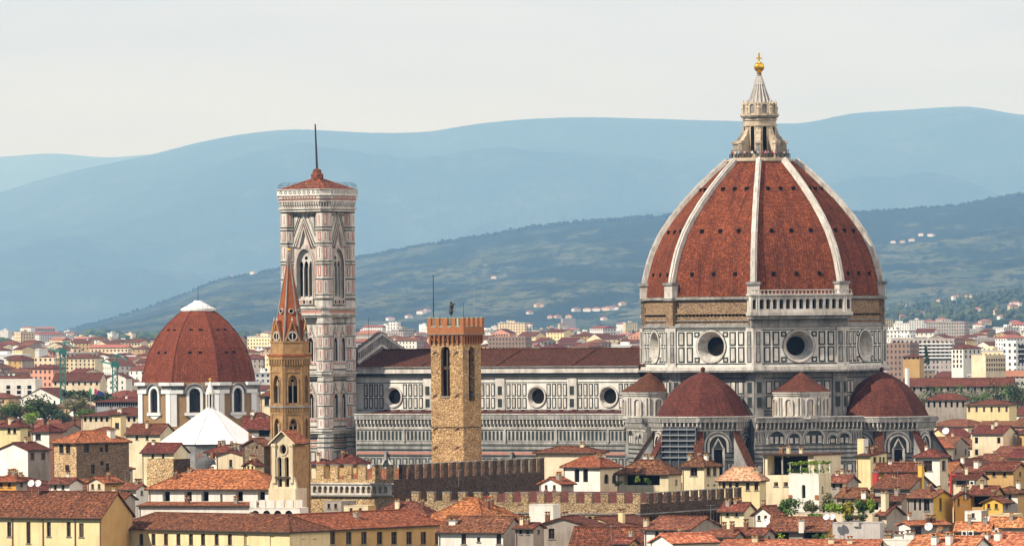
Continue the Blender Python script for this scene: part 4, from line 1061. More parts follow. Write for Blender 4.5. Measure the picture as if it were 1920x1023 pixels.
for F in W8: opening('arched_window', F, 'a', 0, wz0, 3.1, wz1 - wz0, mw_, .55, glass, mull=2, fm=iron)
# ------------------------------------------------------------------ white pyramid roof
DP = 1440.0; sP = K * DP; pxx = at(394.5, 780, DP).x; pc = (pxx, DP); zp = lambda y: zz(y, 394, DP)
bap = thing('octagonal_church', (pxx, DP, 0), 'low eight sided church with a dazzling white pyramid roof and tiny lantern', 'church')
PA = -14.0; po = lambda r: [(pxx + r * sP * math.sin(R(PA + 45 * i)), DP - r * sP * math.cos(R(PA + 45 * i))) for i in range(8)]
m = MB(); m.prism(po(98), 0, zp(832), marble_grimy); m.build('wall', bap)
white_roof = plain('white_marble_roof', (.86, .85, .83), (.78, .77, .75), .3, .6, 0, .2, .12)
m = MB(); o8 = po(102)
for i in range(8):
    a_, b_ = o8[i], o8[(i + 1) % 8]; m.face([(a_[0], a_[1], zp(830.5)), (b_[0], b_[1], zp(830.5)), (pxx, DP, zp(760))], white_roof); m.bar((a_[0], a_[1], zp(830.5)), (pxx, DP, zp(760)), .14, marble_w, 5)
m.build('roof', bap)
m = MB(); m.lathe(pc, [(9 * sP, zp(768)), (9 * sP, zp(764)), (7.5 * sP, zp(763))], 8, marble_w, PA); m.lathe(pc, [(5 * sP, zp(764)), (5 * sP, zp(738))], 8, dark_void, PA)
for i in range(8):
    p = po(7.5)[i]; m.bar((*p, zp(764)), (*p, zp(738)), .2, marble_w, 6)
m.lathe(pc, [(9.5 * sP, zp(739)), (9.5 * sP, zp(736)), (5.5 * sP, zp(727)), (2 * sP, zp(717)), (.15, zp(714))], 8, marble_w, PA)
lan = m.build('lantern', bap)
m = MB(); m.ball((*pc, zp(711)), 3.2 * sP, gold, 8); m.bar((*pc, zp(708)), (*pc, zp(700)), .07, iron, 4); m.box(Face((*pc, 0), dr(0)), -.4, .4, zp(704), zp(703), -.05, .05, iron); m.build('gilded_ball', lan)
# ------------------------------------------------------------------ land: plain, hills, woods, haze
def fbm(x, y, o=5, s=0): return mnoise.fractal((x, y, s), 1.0, 2.0, o)
def interp(pts, x):
    if x <= pts[0][0]: return pts[0][1]
    for i in range(len(pts) - 1):
        (x1, y1), (x2, y2) = pts[i], pts[i + 1]
        if x <= x2:
            x0, y0 = pts[max(i - 1, 0)]; x3, y3 = pts[min(i + 2, len(pts) - 1)]
            m1 = (y2 - y0) / (x2 - x0); m2 = (y3 - y1) / (x3 - x1); h = x2 - x1; t = (x - x1) / h
            return y1 * (1 + 2 * t) * (1 - t) ** 2 + m1 * h * t * (1 - t) ** 2 + y2 * t * t * (3 - 2 * t) + m2 * h * t * t * (t - 1)
    return pts[-1][1]
def hill_mat(name, wood1, wood2, field1, field2, sc, thr, zw=(1e5, 2e5)):
    t = NT(name); g = t.n('ShaderNodeNewGeometry').outputs['Position']
    v = t.n('ShaderNodeMapping', {'Vector': g, 'Scale': (sc, sc * .35, sc * 2.2)}).outputs[0]
    hz_ = t.n('ShaderNodeMapRange', {0: t.n('ShaderNodeSeparateXYZ', {0: g}).outputs[2], 1: zw[0], 2: zw[1], 3: 0.0, 4: .22}).outputs[0]
    f = t.ramp(t.math('SUBTRACT', t.noise(v, 1.0, 6, .6), hz_), thr, thr + .07)
    v2 = t.n('ShaderNodeMapping', {'Vector': g, 'Scale': (sc * 9, sc * 4, sc * 22)}).outputs[0]
    n2 = t.ramp(t.noise(v2, 1.0, 4, .7), .3, .7)
    wood = t.mix(n2, lin(wood1), lin(wood2)); fld = t.mix(t.ramp(t.noise(v2, .35, 2), .42, .58), lin(field1), lin(field2))
    hd = t.ramp(t.noise(v, 7.0, 3, .7), .44, .50)
    col = t.mix(t.math('MULTIPLY', f, hd), wood, fld)
    fine_ = t.n('ShaderNodeMapping', {'Vector': g, 'Scale': (sc * 30, sc * 12, sc * 60)}).outputs[0]
    col = t.mix(.55, col, t.ramp(t.noise(fine_, 1.0, 4, .7), .30, .70, (.25, .25, .25, 1), (1.5, 1.5, 1.4, 1)), 'MULTIPLY')
    return t.done(col, .95, t.noise(v2, 2.5, 3), .5, 12, .05)
def hill(name, crest, Dc, D0_, z0, mat_, rough, seed, back=1.25, nx=420, ny=45, px0=-260, px1=2180, shape=1.0):
    """a hill whose skyline is the crest line seen from the piazza, with real foot, slope and back"""
    m = bpy.data.meshes.new(name); V = []; Fc = []
    for j in range(ny + 1):
        t = j / ny
        if t <= .8: d = D0_ + (Dc - D0_) * (t / .8)
        else: d = Dc + Dc * (back - 1) * ((t - .8) / .2)
        for i in range(nx + 1):
            px = px0 + (px1 - px0) * i / nx
            zc_ = zz(interp(crest, px), px, Dc)
            X = (px - 960) * K * d
            if t <= .8:
                s = t / .8; z = z0 + (zc_ - z0) * (s ** shape)
            else: z = zc_ + (z0 - zc_) * ((t - .8) / .2) ** 1.3
            n = fbm(X / (Dc * .05), d / (Dc * .09), 6, seed)
            amp = rough * 1.5 * (t / .8) ** .5 * (1 - t / .8) ** .75 if t < .8 else 0
            z += n * amp * (zc_ - z0) * .5 + (mnoise.noise((X * .02, d * .004, seed)) * .6 + mnoise.noise((X * .06, d * .01, seed)) * .4) * rough * 16 * (1 if t > .12 else t / .12)
            V.append((X, d, z))
    for j in range(ny):
        for i in range(nx):
            a = j * (nx + 1) + i; Fc.append((a, a + 1, a + nx + 2, a + nx + 1))
    m.from_pydata(V, [], Fc); m.materials.append(mat_); m.polygons.foreach_set('use_smooth', [True] * len(Fc)); m.update()
    o = bpy.data.objects.new(name, m); COL.objects.link(o); o['kind'] = 'structure'
    return o, V, nx, ny
def ground_z(d):
    t = min(1, max(0, (d - 2400) / 4000)); return 26 * t * t * (3 - 2 * t) + 15 * min(1, max(0, (d - 6400) / 10600))
g = MB(); ys = [-800, 0, 1000, 2000, 2400, 2800, 3200, 3700, 4200, 4700, 5200, 5800, 6400, 8000, 10000, 13000, 17000, 30000, 60000, 111500]
city = hill_mat('city_ground', (.028, .040, .018), (.05, .06, .03), (.17, .15, .125), (.10, .09, .075), .006, .47)
for a_, b_ in zip(ys, ys[1:]): g.face([(-10500, a_, ground_z(a_)), (10500, a_, ground_z(a_)), (10500, b_, ground_z(b_)), (-10500, b_, ground_z(b_))], city)
gr = g.build('ground'); gr['kind'] = 'structure'
hm_far = hill_mat('far_mountain_cover', (.016, .026, .016), (.030, .045, .022), (.036, .050, .029), (.055, .064, .038), .0016, .50)
hm_mid = hill_mat('hill_cover', (.010, .017, .009), (.020, .030, .014), (.052, .068, .034), (.10, .105, .058), 0.0030, .46, (300, 640))
hill('mountain', [(-300, 300), (0, 294), (100, 288), (200, 295), (300, 290), (420, 300), (2300, 320)], 96000, 84000, 20, hm_far, .35, 3)
hill('mountain', [(-300, 420), (0, 360), (80, 336), (160, 316), (280, 291), (380, 266), (470, 250), (550, 243), (640, 246), (700, 249), (800, 247), (900, 232), (1000, 223), (1100, 220), (1200, 222), (1300, 225), (1380, 227), (1500, 231), (1600, 213), (1700, 206), (1780, 201), (1830, 201), (1920, 215), (2200, 230)], 70000, 45000, 10, hm_far, .55, 11, shape=.85)
hill2, HV, hnx, hny = hill('hill', [(-300, 660), (40, 640), (130, 618), (230, 592), (330, 558), (400, 530), (480, 512), (560, 500), (660, 484), (760, 466), (860, 449), (960, 432), (1060, 418), (1160, 411), (1250, 404), (1360, 408), (1480, 412), (1570, 402), (1650, 396), (1720, 391), (1800, 384), (1880, 369), (1960, 362), (2200, 350)], 29000, 17000, 30, hm_mid, .45, 23, ny=60, shape=.9)
hill3, HV3, h3x, h3y = hill('hill', [(-300, 760), (900, 720), (1200, 690), (1450, 640), (1600, 600), (1680, 578), (1760, 566), (1840, 556), (1920, 540), (2200, 500)], 16000, 9500, 25, hm_mid, .35, 31, ny=40, shape=.9)
# woods: masses of crowns too many and too far to count
def blob_data():
    bm = bmesh.new(); bmesh.ops.create_icosphere(bm, subdivisions=1, radius=1.0)
    v = [x.co.copy() for x in bm.verts]; f = [tuple(y.index for y in x.verts) for x in bm.faces]; bm.free(); return v, f
BV, BF = blob_data()
def woodland(name, label, spots, mat_, seed):
    rnd = random.Random(seed); V = []; Fc = []
    for x, y, z, r, tall in spots:
        b = len(V); ph = rnd.random() * 100
        for v in BV:
            k = 1 + .45 * mnoise.noise((v.x * 1.7 + ph, v.y * 1.7, v.z * 1.7))
            V.append((x + v.x * r * k, y + v.y * r * k, z + tall * .45 + v.z * tall * .6 * k))
        Fc += [(a + b, c + b, d + b) for a, c, d in BF]
    m = bpy.data.meshes.new(name); m.from_pydata(V, [], Fc); m.materials.append(mat_); m.update()
    o = bpy.data.objects.new(name, m); COL.objects.link(o); tag(o, label, 'woodland', None, 'stuff'); return o
rnd = random.Random(5); sp = []
vn = len(HV)
for _ in range(3600):
    j = rnd.randint(2, int(hny * .8)); i = rnd.randint(0, hnx)
    if rnd.random() < .6: j = int(hny * .8) - rnd.randint(0, 2)
    x, y, z = HV[j * (hnx + 1) + i]
    x += rnd.uniform(-8, 8)
    k = fbm(x / 1350, y / 3000 + z / 260, 4, 2.0)
    if j < hny * .76: continue
    r = rnd.uniform(5, 11); sp.append((x, y, z - 1, r, r * rnd.uniform(.9, 1.5)))
woodland('hill_woodland', 'dark woodland covering the middle hill behind the city', sp, leafy('hill_foliage', (.008, .014, .007), (.018, .027, .012), .004), 1)
sp = []
for _ in range(2600):
    j = rnd.randint(0, int(h3y * .8)); i = rnd.randint(int(h3x * .55), h3x)
    x, y, z = HV3[j * (h3x + 1) + i]; k = fbm(x / 500, y / 1200 + z / 100, 4, 7.0)
    if k < -.12 and j < h3y * .76: continue
    cyp = rnd.random() < .12
    r = rnd.uniform(2, 3) if cyp else rnd.uniform(5, 10); sp.append((x + rnd.uniform(-5, 5), y, z - .5, r, rnd.uniform(16, 24) if cyp else r * rnd.uniform(1, 1.6)))
woodland('slope_woodland', 'green trees and cypresses covering the slope at the right, nearest the city', sp, leafy('slope_foliage', (.022, .038, .013), (.055, .075, .025), .02), 2)
def haze():
    b = MB(); x, y0, y1, z0, z1 = 11000, -900, 112000, -1.0, 2850
    c = [(-x, y0), (x, y0), (x, y1), (-x, y1)]
    b.prism(c, z0, z1, dirt); o = b.build('haze'); m = bpy.data.materials.new('haze_air'); m.use_nodes = True; t = m.node_tree; t.nodes.clear()
    ou = t.nodes.new('ShaderNodeOutputMaterial'); v = t.nodes.new('ShaderNodeVolumePrincipled')
    v.inputs['Absorption Color'].default_value = (1, 1, 1, 1)
    v.inputs['Color'].default_value = HAZE_COL; v.inputs['Density'].default_value = HAZE_D; v.inputs['Anisotropy'].default_value = 0.0
    t.links.new(v.outputs[0], ou.inputs['Volume']); o.data.materials.clear(); o.data.materials.append(m); o['kind'] = 'stuff'
HAZE_COL = (.26, .55, 1, 1); HAZE_D = 2.75e-5
haze()
# ------------------------------------------------------------------ houses
def clip_poly(q, n=0): return q
HOUSES = []
PROT = [(255, 490, 800, 1700), (312, 470, 846, 1440), (503, 584, 815, 1080), (575, 672, 862, 1385), (800, 908, 866, 1136), (672, 1170, 864, 1350), (1170, 1765, 866, 1320), (737, 1022, 914, 1090), (572, 737, 922, 1090), (780, 1197, 968, 1050), (1197, 1398, 955, 1050), (505, 565, 940, 1006), (0, 182, 788, 2150), (1700, 1920, 738, 2300)]
def house(label, cx, ey, d, wl, wr, a=30, roof='l', rh=12, wall=None, tile=None, lw=(), rwn=(), name='town_house', cat='house', group=None, ov=.55, wall2=None, lm=None, rm=None, chim=(), depth=.28, parent=None, base=0.0, sills=True, pm=None, simple=False, vb=None):
    """a house whose near corner under the eave stands in picture column cx, row ey at distance d; wl and wr are the picture widths of its two
    visible sides (or lm and rm their lengths in metres), a the turn of the left side, roof: l / r ridge along the left / right side, hip, flat, shed"""
    p = at(cx, ey, d); ze = p.z; o = Vector((p.x, p.y, base)); nl, nr = dr(-a), dr(90 - a); ul, ur = UP.cross(nl), UP.cross(nr)
    Lm = lm or wl * K * d / max(.2, math.cos(R(a))); Rm = rm or wr * K * d / max(.2, math.sin(R(a)))
    wall = wall or st_cream; tile = tile or tile_red; tile = tile_bright if tile is tile_orange and d < 935 else tile; rise = rh * K * d
    t = parent
    if t is None:
        t = thing(name, o, label, cat, group)
    FL, FR = Face(o - ul * Lm / 2, nl), Face(o + ur * Rm / 2, nr)
    FLb, FRb = Face(FL.o + ur * Rm, -nl), Face(FR.o - ul * Lm, -nr)
    h0 = ze - base
    def conv(F, ws, Wm, ww):
        out = []
        for w_ in ws:
            f, y, pw, ph = w_[:4]; k = w_[4] if len(w_) > 4 else 'r'
            dd = d + (1 - f) * Wm * math.sin(R(a)) if F is FL else d + f * Wm * math.cos(R(a))
            fx = math.cos(R(a)) if F is FL else math.sin(R(a))
            wm = pw * K * dd / max(.3, fx); hm = ph * K * dd
            q_ = F.p(Wm * (f - .5), 0); px = proj((q_.x, q_.y, 20))[0]
            zt_ = zz(y, px, q_.y)
            if zt_ > ze - .25: zt_ = ze - .25
            out.append((k, Wm * (f - .5), zt_ - hm - base, wm, hm) + tuple(w_[5:6]))
        return out
    HL, HR = conv(FL, lw, Lm, wl), conv(FR, rwn, Rm, wr)
    m = MB(); w2 = wall2 or wall
    m.wall(FL, -Lm / 2, Lm / 2, 0, h0, [h[:5] for h in HL], wall, depth); m.wall(FR, -Rm / 2, Rm / 2, 0, h0, [h[:5] for h in HR], w2, depth)
    m.wall(FLb, -Lm / 2, Lm / 2, 0, h0, [], wall); m.wall(FRb, -Rm / 2, Rm / 2, 0, h0, [], w2)
    if roof == 'l':
        m.poly(FR, [(-Rm / 2, h0), (Rm / 2, h0), (0, h0 + rise)], 0, w2); m.poly(FRb, [(-Rm / 2, h0), (Rm / 2, h0), (0, h0 + rise)], 0, w2)
    if roof == 'r':
        m.poly(FL, [(-Lm / 2, h0), (Lm / 2, h0), (0, h0 + rise)], 0, wall); m.poly(FLb, [(-Lm / 2, h0), (Lm / 2, h0), (0, h0 + rise)], 0, wall)
    if roof == 'shed':                                          # high over the left side, falling away behind it
        m.poly(FR, [(-Rm / 2, h0), (Rm / 2, h0), (-Rm / 2, h0 + rise)], 0, w2); m.poly(FL, [(-Lm / 2, h0), (Lm / 2, h0), (Lm / 2, h0 + rise), (-Lm / 2, h0 + rise)], 0, wall)
        m.poly(FRb, [(-Rm / 2, h0), (Rm / 2, h0), (Rm / 2, h0 + rise)], 0, w2)
    if roof == 'shedr':                                         # falling towards the left side
        m.poly(FR, [(-Rm / 2, h0), (Rm / 2, h0), (Rm / 2, h0 + rise)], 0, w2)
        m.poly(FRb, [(-Rm / 2, h0), (Rm / 2, h0), (-Rm / 2, h0 + rise)], 0, w2); m.poly(FLb, [(-Lm / 2, h0), (Lm / 2, h0), (Lm / 2, h0 + rise), (-Lm / 2, h0 + rise)], 0, wall)
    if roof == 'flat':
        m.face([FL.p(-Lm / 2, h0 - .02), FL.p(Lm / 2, h0 - .02), FLb.p(-Lm / 2, h0 - .02), FLb.p(Lm / 2, h0 - .02)], tile if tile is not tile_red else st_grey)
        for F, W in ((FL, Lm), (FR, Rm), (FLb, Lm), (FRb, Rm)): m.box(F, -W / 2, W / 2, h0, h0 + max(.05, rise), -.3, .04, wall if F in (FL, FLb) else w2)
    wob = m.build('wall', t)
    pane_m = pm or glass
    for F, H_ in ((FL, HL), (FR, HR)):
        for i, h in enumerate(H_):
            k, u, z, w_, hh = h[:5]; st = h[5] if len(h) > 5 else ''
            if z < 0: continue
            W = MB(); W.poly(F, outline(k, u, z, w_, hh), -depth, dark_void if st == 'v' else pane_m)
            if st == 's':                                       # closed wooden shutters
                W.box(F, u - w_ / 2, u + w_ / 2, z, z + hh, -depth, -depth + .08, wood)
            if st == 'g':                                       # open shutters on the wall
                for sg in (-1, 1): W.box(F, *sorted((u + sg * w_ / 2, u + sg * w_ * .98)), z, z + hh, 0, .06, shutter_green)
            wn = W.build('window', wob)
            if st != 'v' and w_ > .5 and k == 'r' and not simple:
                W = MB(); s_ = .06
                W.box(F, u - s_, u + s_, z, z + hh, -depth, -depth + .07, wood)
                W.box(F, u - w_ / 2, u + w_ / 2, z + hh * .62, z + hh * .62 + .09, -depth, -depth + .06, wood)
                W.build('mullion', wn)
                if sills:
                    W = MB(); W.box(F, u - w_ / 2 - .12, u + w_ / 2 + .12, z - .14, z, -.1, .14, stone_grey); W.build('sill', wn)
    rb = None
    if roof != 'flat':
        th = .24
        def P(l, r, z): return o - ul * l + ur * r + UP * z       # l along the left side from the near corner, r along the right
        sl = []                                                # sloping quads/tris given as (l, r, z)
        if roof == 'l':
            k = rise / (Rm / 2); zo = h0 - ov * k; g = min(ov, .35)
            sl = [[(Lm + g, -ov, zo), (-g, -ov, zo), (-g, Rm / 2, h0 + rise), (Lm + g, Rm / 2, h0 + rise)], [(-g, Rm + ov, zo), (Lm + g, Rm + ov, zo), (Lm + g, Rm / 2, h0 + rise), (-g, Rm / 2, h0 + rise)]]
            ridge = [((-g, Rm / 2), (Lm + g, Rm / 2))]
        elif roof == 'r':
            k = rise / (Lm / 2); zo = h0 - ov * k; g = min(ov, .35)
            sl = [[(-ov, -g, zo), (-ov, Rm + g, zo), (Lm / 2, Rm + g, h0 + rise), (Lm / 2, -g, h0 + rise)], [(Lm + ov, Rm + g, zo), (Lm + ov, -g, zo), (Lm / 2, -g, h0 + rise), (Lm / 2, Rm + g, h0 + rise)]]
            ridge = [((Lm / 2, -g), (Lm / 2, Rm + g))]
        elif roof == 'hip':
            if Lm >= Rm: i = Rm / 2; A, B = (i, Rm / 2), (Lm - i, Rm / 2); k = rise / (Rm / 2)
            else: i = Lm / 2; A, B = (Lm / 2, i), (Lm / 2, Rm - i); k = rise / (Lm / 2)
            zo = h0 - ov * k; c = [(-ov, -ov), (-ov, Rm + ov), (Lm + ov, Rm + ov), (Lm + ov, -ov)]
            e = lambda q_: (q_[0], q_[1], zo); T = lambda q_: (q_[0], q_[1], h0 + rise)
            if Lm >= Rm: sl = [[e(c[3]), e(c[0]), T(A), T(B)], [e(c[0]), e(c[1]), T(A)], [e(c[1]), e(c[2]), T(B), T(A)], [e(c[2]), e(c[3]), T(B)]]
            else: sl = [[e(c[3]), e(c[0]), T(A)], [e(c[0]), e(c[1]), T(B), T(A)], [e(c[1]), e(c[2]), T(B)], [e(c[2]), e(c[3]), T(A), T(B)]]
            ridge = [(A, B)]
        elif roof == 'shed':
            k = rise / Rm; sl = [[(-.3, Rm + ov, h0 - ov * k), (Lm + .3, Rm + ov, h0 - ov * k), (Lm + .3, -ov, h0 + rise + ov * k), (-.3, -ov, h0 + rise + ov * k)]]; ridge = []
        elif roof == 'shedr':
            k = rise / Rm; sl = [[(Lm + .3, -ov, h0 - ov * k), (-.3, -ov, h0 - ov * k), (-.3, Rm + .2, h0 + rise), (Lm + .3, Rm + .2, h0 + rise)]]; ridge = []
        r = MB()
        for q_ in sl:
            top = [P(x, y, z + .06) for x, y, z in q_]; bot = [v - UP * th for v in top]
            r.face(top, tile); r.face(bot[::-1], eave)
            for i in range(len(top)):
                j = (i + 1) % len(top); r.face([bot[i], bot[j], top[j], top[i]], eave if abs(top[i].z - top[j].z) < .02 else tile)
        for A, B in ridge: 
            if (Vector(A) - Vector(B)).length > .1: r.bar(P(*A, h0 + rise + .1), P(*B, h0 + rise + .1), .14, tile, 5)
        if roof == 'hip':
            for q_ in sl[:2]:
                for v in q_:
                    pass
            for c_, A_ in ((c[0], A), (c[1], A if Lm >= Rm else B), (c[2], B), (c[3], B if Lm >= Rm else A)): r.bar(P(*c_, zo + .1), P(*A_, h0 + rise + .1), .12, tile, 5)
        rb = r.build('roof', t)
        if not simple and ze > 12:
            dp = MB(); u_ = FL.p(-Lm / 2 + .25, 0, .1); dp.bar((u_.x, u_.y, max(6, ze - 14)), (u_.x, u_.y, ze - .1), .06, chim_brick, 5); dp.build('drainpipe', wob)
        for q_ in sl[:0 if simple else 1]:                       # gutter
            gt = MB(); A, B = P(q_[0][0], q_[0][1] - .05, q_[0][2] - .1), P(q_[1][0], q_[1][1] - .05, q_[1][2] - .1); gt.bar(A, B, .09, eave, 5); gt.build('gutter', rb)
    if not chim and not simple and roof != 'flat':
        rc = random.Random(int(cx * 3 + ey)); chim = [(rc.uniform(.15, .85), rc.uniform(.2, .8), rise * .6 + rc.uniform(.6, 1.2), rc.uniform(.45, .75), rc.choice((st_white, st_cream, chim_brick, chim_brick, st_grey))) for _ in range(rc.choice((1, 2, 3)))]
    for c in chim:                                              # (l, r fractions, height over the eave, width, material)
        l, r_, hc, wc, cm = (list(c) + [None])[:5]
        q_ = o - ul * l * Lm + ur * r_ * Rm; F = Face((q_.x, q_.y, 0), nl); z0 = o.z + h0; b = MB()
        b.box(F, -wc / 2, wc / 2, z0 - .5, z0 + hc, -wc / 2, wc / 2, cm or wall); b.box(F, -wc * .62, wc * .62, z0 + hc, z0 + hc + .14, -wc * .62, wc * .62, stone_grey)
        for sg in (-1, 1): b.box(F, sg * wc * .35 - .08, sg * wc * .35 + .08, z0 + hc + .14, z0 + hc + .45, -wc * .4, wc * .4, st_ochre)
        b.box(F, -wc * .6, wc * .6, z0 + hc + .45, z0 + hc + .58, -wc * .55, wc * .55, tile); b.build('chimney', rb or wob)
    HOUSES.append((t, o, ul, ur, Lm, Rm))
    PROT.append((cx - wl - 4, cx + wr + 2, vb or max([ey + 16] + [w_[1] + w_[3] + 3 for w_ in tuple(lw) + tuple(rwn)]), d))
    return t, FL, FR, ze
def grid(n, y, w, h, f0=.1, f1=.9, k='r', st='', rows=1, dy=0): return [(f0 + (f1 - f0) * (i / (n - 1) if n > 1 else .5), y + r * dy, w, h, k, st) for i in range(n) for r in range(rows)]
H = house
# --- bottom left
fx = lambda xs, x0, x1, y, w, h, st='', k='r': [((x - x0) / (x1 - x0), y, w, h, k, st) for x in xs]
t0 = H('bright yellow building with tall narrow windows and long dark red roof at bottom left', 190, 966, 1000, 0, 52, 28, 'l', 42, st_yellow, tile_red, lm=44, wall2=st_ochre,
  lw=fx((9, 87, 126), -246, 190, 978, 8, 27) + fx((47,), -246, 190, 978, 8, 40) + fx((-35, -75, -120), -246, 190, 976, 8, 27) + fx((151,), -246, 190, 980, 9, 26, 's') + fx((145, 178), -246, 190, 967.5, 4, 5, 'v'), chim=[(.55, .35, 2.4, .9), (.2, .7, 3.4, .8)])
for x_ in (16, 76, 139, 188):
    u_ = t0[1].p(44 * ((x_ + 246) / 436 - .5), 0, .12); m = MB(); m.bar((u_.x, u_.y, 12), (u_.x, u_.y, t0[3] - .2), .09, chim_brick, 6); m.build('drainpipe', t0[0])
b1 = H('long two-winged building along the bottom edge, one wing sunlit yellow, one shaded tan', 543, 994, 985, 350, 0, 40, 'hip', 26, st_yellow, tile_red, rm=10, name='winged_building', cat='building',
  lw=fx((224, 249, 274, 299, 324, 349, 373, 400, 426, 458), 193, 543, 1000, 8, 21) + fx((198,), 193, 543, 1000, 6, 12) + fx((509,), 193, 543, 1003, 9, 22))
H('', 543.3, 993.7, 985.2, 0, 285, 40, 'hip', 26, st_yellow, tile_orange, lm=10, parent=b1[0], wall2=st_ochre,  # right side turned from the sun: weaker light painted as ochre
  rwn=fx((566, 587), 543, 828, 999, 5, 10) + fx((620, 650, 678, 707, 734, 762, 789, 816), 543, 828, 996, 10, 23))
H('white church wing with four deep windows under a broad orange hipped roof', 511, 914, 1018, 238, 0, 20, 'hip', 31, st_white, tile_orange, rm=11, depth=1.3, name='church_wing', cat='building',
  lw=fx((303, 346, 379, 446, 489), 268, 511, 921, 14, 18, 'v') + fx((411,), 268, 511, 925, 5, 15, '', 'a'))
H('plain cream lean-to with a thin orange tiled edge under the deep white windows', 470, 947, 1010, 215, 0, 20, 'shedr', 5, st_white, tile_orange, rm=4.5, ov=.4)
H('low white terrace with four arches and small white merlons at the foot of the belfry', 562, 953, 1000, 96, 14, 14, 'flat', 1, st_white, None, lw=fx((478, 499, 520, 541), 466, 562, 956, 14, 12, '', 'a'), name='terrace', cat='terrace')
tr = HOUSES[-1]
for k in range(6):
    m = MB(); q_ = tr[1] - tr[2] * (tr[4] * (k + .08) / 5.5); z = zz(951, 520, 1000); m.box(Face((q_.x, q_.y, 0), dr(-14)), -.55, .55, z, z + 1.25, -.6, 0, st_white); m.build('merlon', tr[0])
# belfry
DBL = 1006.0; p = at(549.5, 829, DBL); o = Vector((p.x, p.y, 0)); nl, nr = dr(-24), dr(66); ul, ur = UP.cross(nl), UP.cross(nr)
bl = thing('belfry', o, 'small cream belfry with a gabled tile roof and paired arched bell openings', 'belfry')
wl_, wr_ = 39 * K * DBL / math.cos(R(24)), 21 * K * DBL / math.sin(R(24)); zb = lambda y: zz(y, 535, DBL)
FL, FR = Face(o - ul * wl_ / 2, nl), Face(o + ur * wr_ / 2, nr)
m = MB(); ops = [('a', -.62, zb(893), .82, zb(856) - zb(893)), ('a', .72, zb(893), .82, zb(856) - zb(893)), ('o', .05, zb(851), 1.25, zb(832.5) - zb(851))]
m.wall(FL, -wl_ / 2, wl_ / 2, 0, zb(829), ops + [('r', -.62, zb(912), .8, zb(897) - zb(912)), ('r', .72, zb(912), .8, zb(897) - zb(912))], st_cream, .8); m.wall(FR, -wr_ / 2, wr_ / 2, 0, zb(829), [], badia_stone)  # side wall darker than the lit front: shade put into its colour
for F, W in ((Face(FL.o + ur * wr_, -nl), wl_), (Face(FR.o - ul * wl_, -nr), wr_)): m.wall(F, -W / 2, W / 2, 0, zb(829), [], badia_stone)
for op in ops[:2]: frame_ring(m, FL, *op, .18, 0, .12, st_cream)
frame_ring(m, FL, *ops[2], .25, 0, .15, st_cream)
for u in (-wl_ / 2 + .3, wl_ / 2 - .3): m.box(FL, u - .3, u + .3, zb(905), zb(832), 0, .3, st_cream); m.box(FL, u - .4, u + .4, zb(836), zb(831), 0, .45, st_cream)
m.box(FL, -1.35, 1.45, zb(896), zb(893), 0, .5, eave); m.box(FL, -wl_ / 2 - .5, wl_ / 2 + .7, 0, zb(915), -wr_ * .8, .7, st_cream)
for sg in (-1, 1):
    pts = [(sg * wl_ / 2, zb(915)), (sg * (wl_ / 2 + .6), zb(915)), (sg * (wl_ / 2 + .45), zb(905)), (sg * wl_ / 2, zb(893))]; m.slab(FL, pts if sg > 0 else pts[::-1], -.5, .1, st_cream)
zg = zb(806); m.poly(FL, [(-wl_ / 2, zb(829)), (wl_ / 2, zb(829)), (0, zg - .3)], 0, st_cream); m.poly(Face(FL.o + ur * wr_, -nl), [(-wl_ / 2, zb(829)), (wl_ / 2, zb(829)), (0, zg - .3)], 0, badia_stone)
bw_ = m.build('wall', bl)
for i, op in enumerate(ops): opening('bell_opening', FL, *op, bw_, .78, dark_void)
m = MB()
for sg in (-1, 1):
    e0 = (FL.u * sg * (wl_ / 2 + .6)); a_ = FL.o + e0 + UP * (zb(831)) + nl * .6; b_ = a_ - nl * (wr_ + 1.2); c_ = FL.o + UP * zg + nl * .6; d_ = c_ - nl * (wr_ + 1.2)
    f = [a_, c_, d_, b_] if sg < 0 else [a_, b_, d_, c_]
    m.face(f, tile_orange); m.face([v - UP * .25 for v in f[::-1]], eave)
    m.face([a_ - UP * .25, c_ - UP * .25, c_, a_] if sg < 0 else [c_ - UP * .25, a_ - UP * .25, a_, c_], st_cream); m.face([b_ - UP * .25, a_ - UP * .25, a_, b_] if sg < 0 else [a_ - UP * .25, b_ - UP * .25, b_, a_], eave)
m.build('roof', bl)
# --- bottom centre
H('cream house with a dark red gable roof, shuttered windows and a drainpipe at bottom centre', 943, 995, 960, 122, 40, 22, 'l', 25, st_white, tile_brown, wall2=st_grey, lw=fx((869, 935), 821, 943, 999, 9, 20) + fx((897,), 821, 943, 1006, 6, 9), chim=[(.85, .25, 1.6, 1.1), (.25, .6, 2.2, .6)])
H('broad bright orange hipped roof behind the cream house with the drainpipe', 905, 974, 1012, 112, 75, 38, 'hip', 38, st_cream, tile_orange)
H('low dark red hipped roof with a white gable before the arcaded battlements', 798, 963, 1020, 100, 22, 20, 'hip', 21, st_white, tile_brown)
H('grey rough plastered gabled house with one barred window', 1108, 985, 955, 108, 30, 18, 'r', 16, st_grey, tile_red, lw=fx((1034,), 1000, 1108, 990, 11, 19))
H('small white block without a roof behind the grey gabled house', 1037, 946, 1000, 45, 14, 20, 'flat', 1, st_white)
H('wide dark red roof with an aerial, between the grey gable and the white house', 1203, 1019, 945, 132, 20, 18, 'l', 30, st_ochre, tile_red)
H('white house with a streaked red roof and grey side gable beside a chimney shaft', 1293, 991, 935, 84, 66, 30, 'l', 20, st_white, tile_brown, wall2=st_grey, lw=fx((1232, 1247, 1259), 1209, 1293, 994, 7, 13), rwn=fx((1340,), 1293, 1359, 993, 8, 14), chim=[(1.03, .1, 1.2, .65, st_cream)])
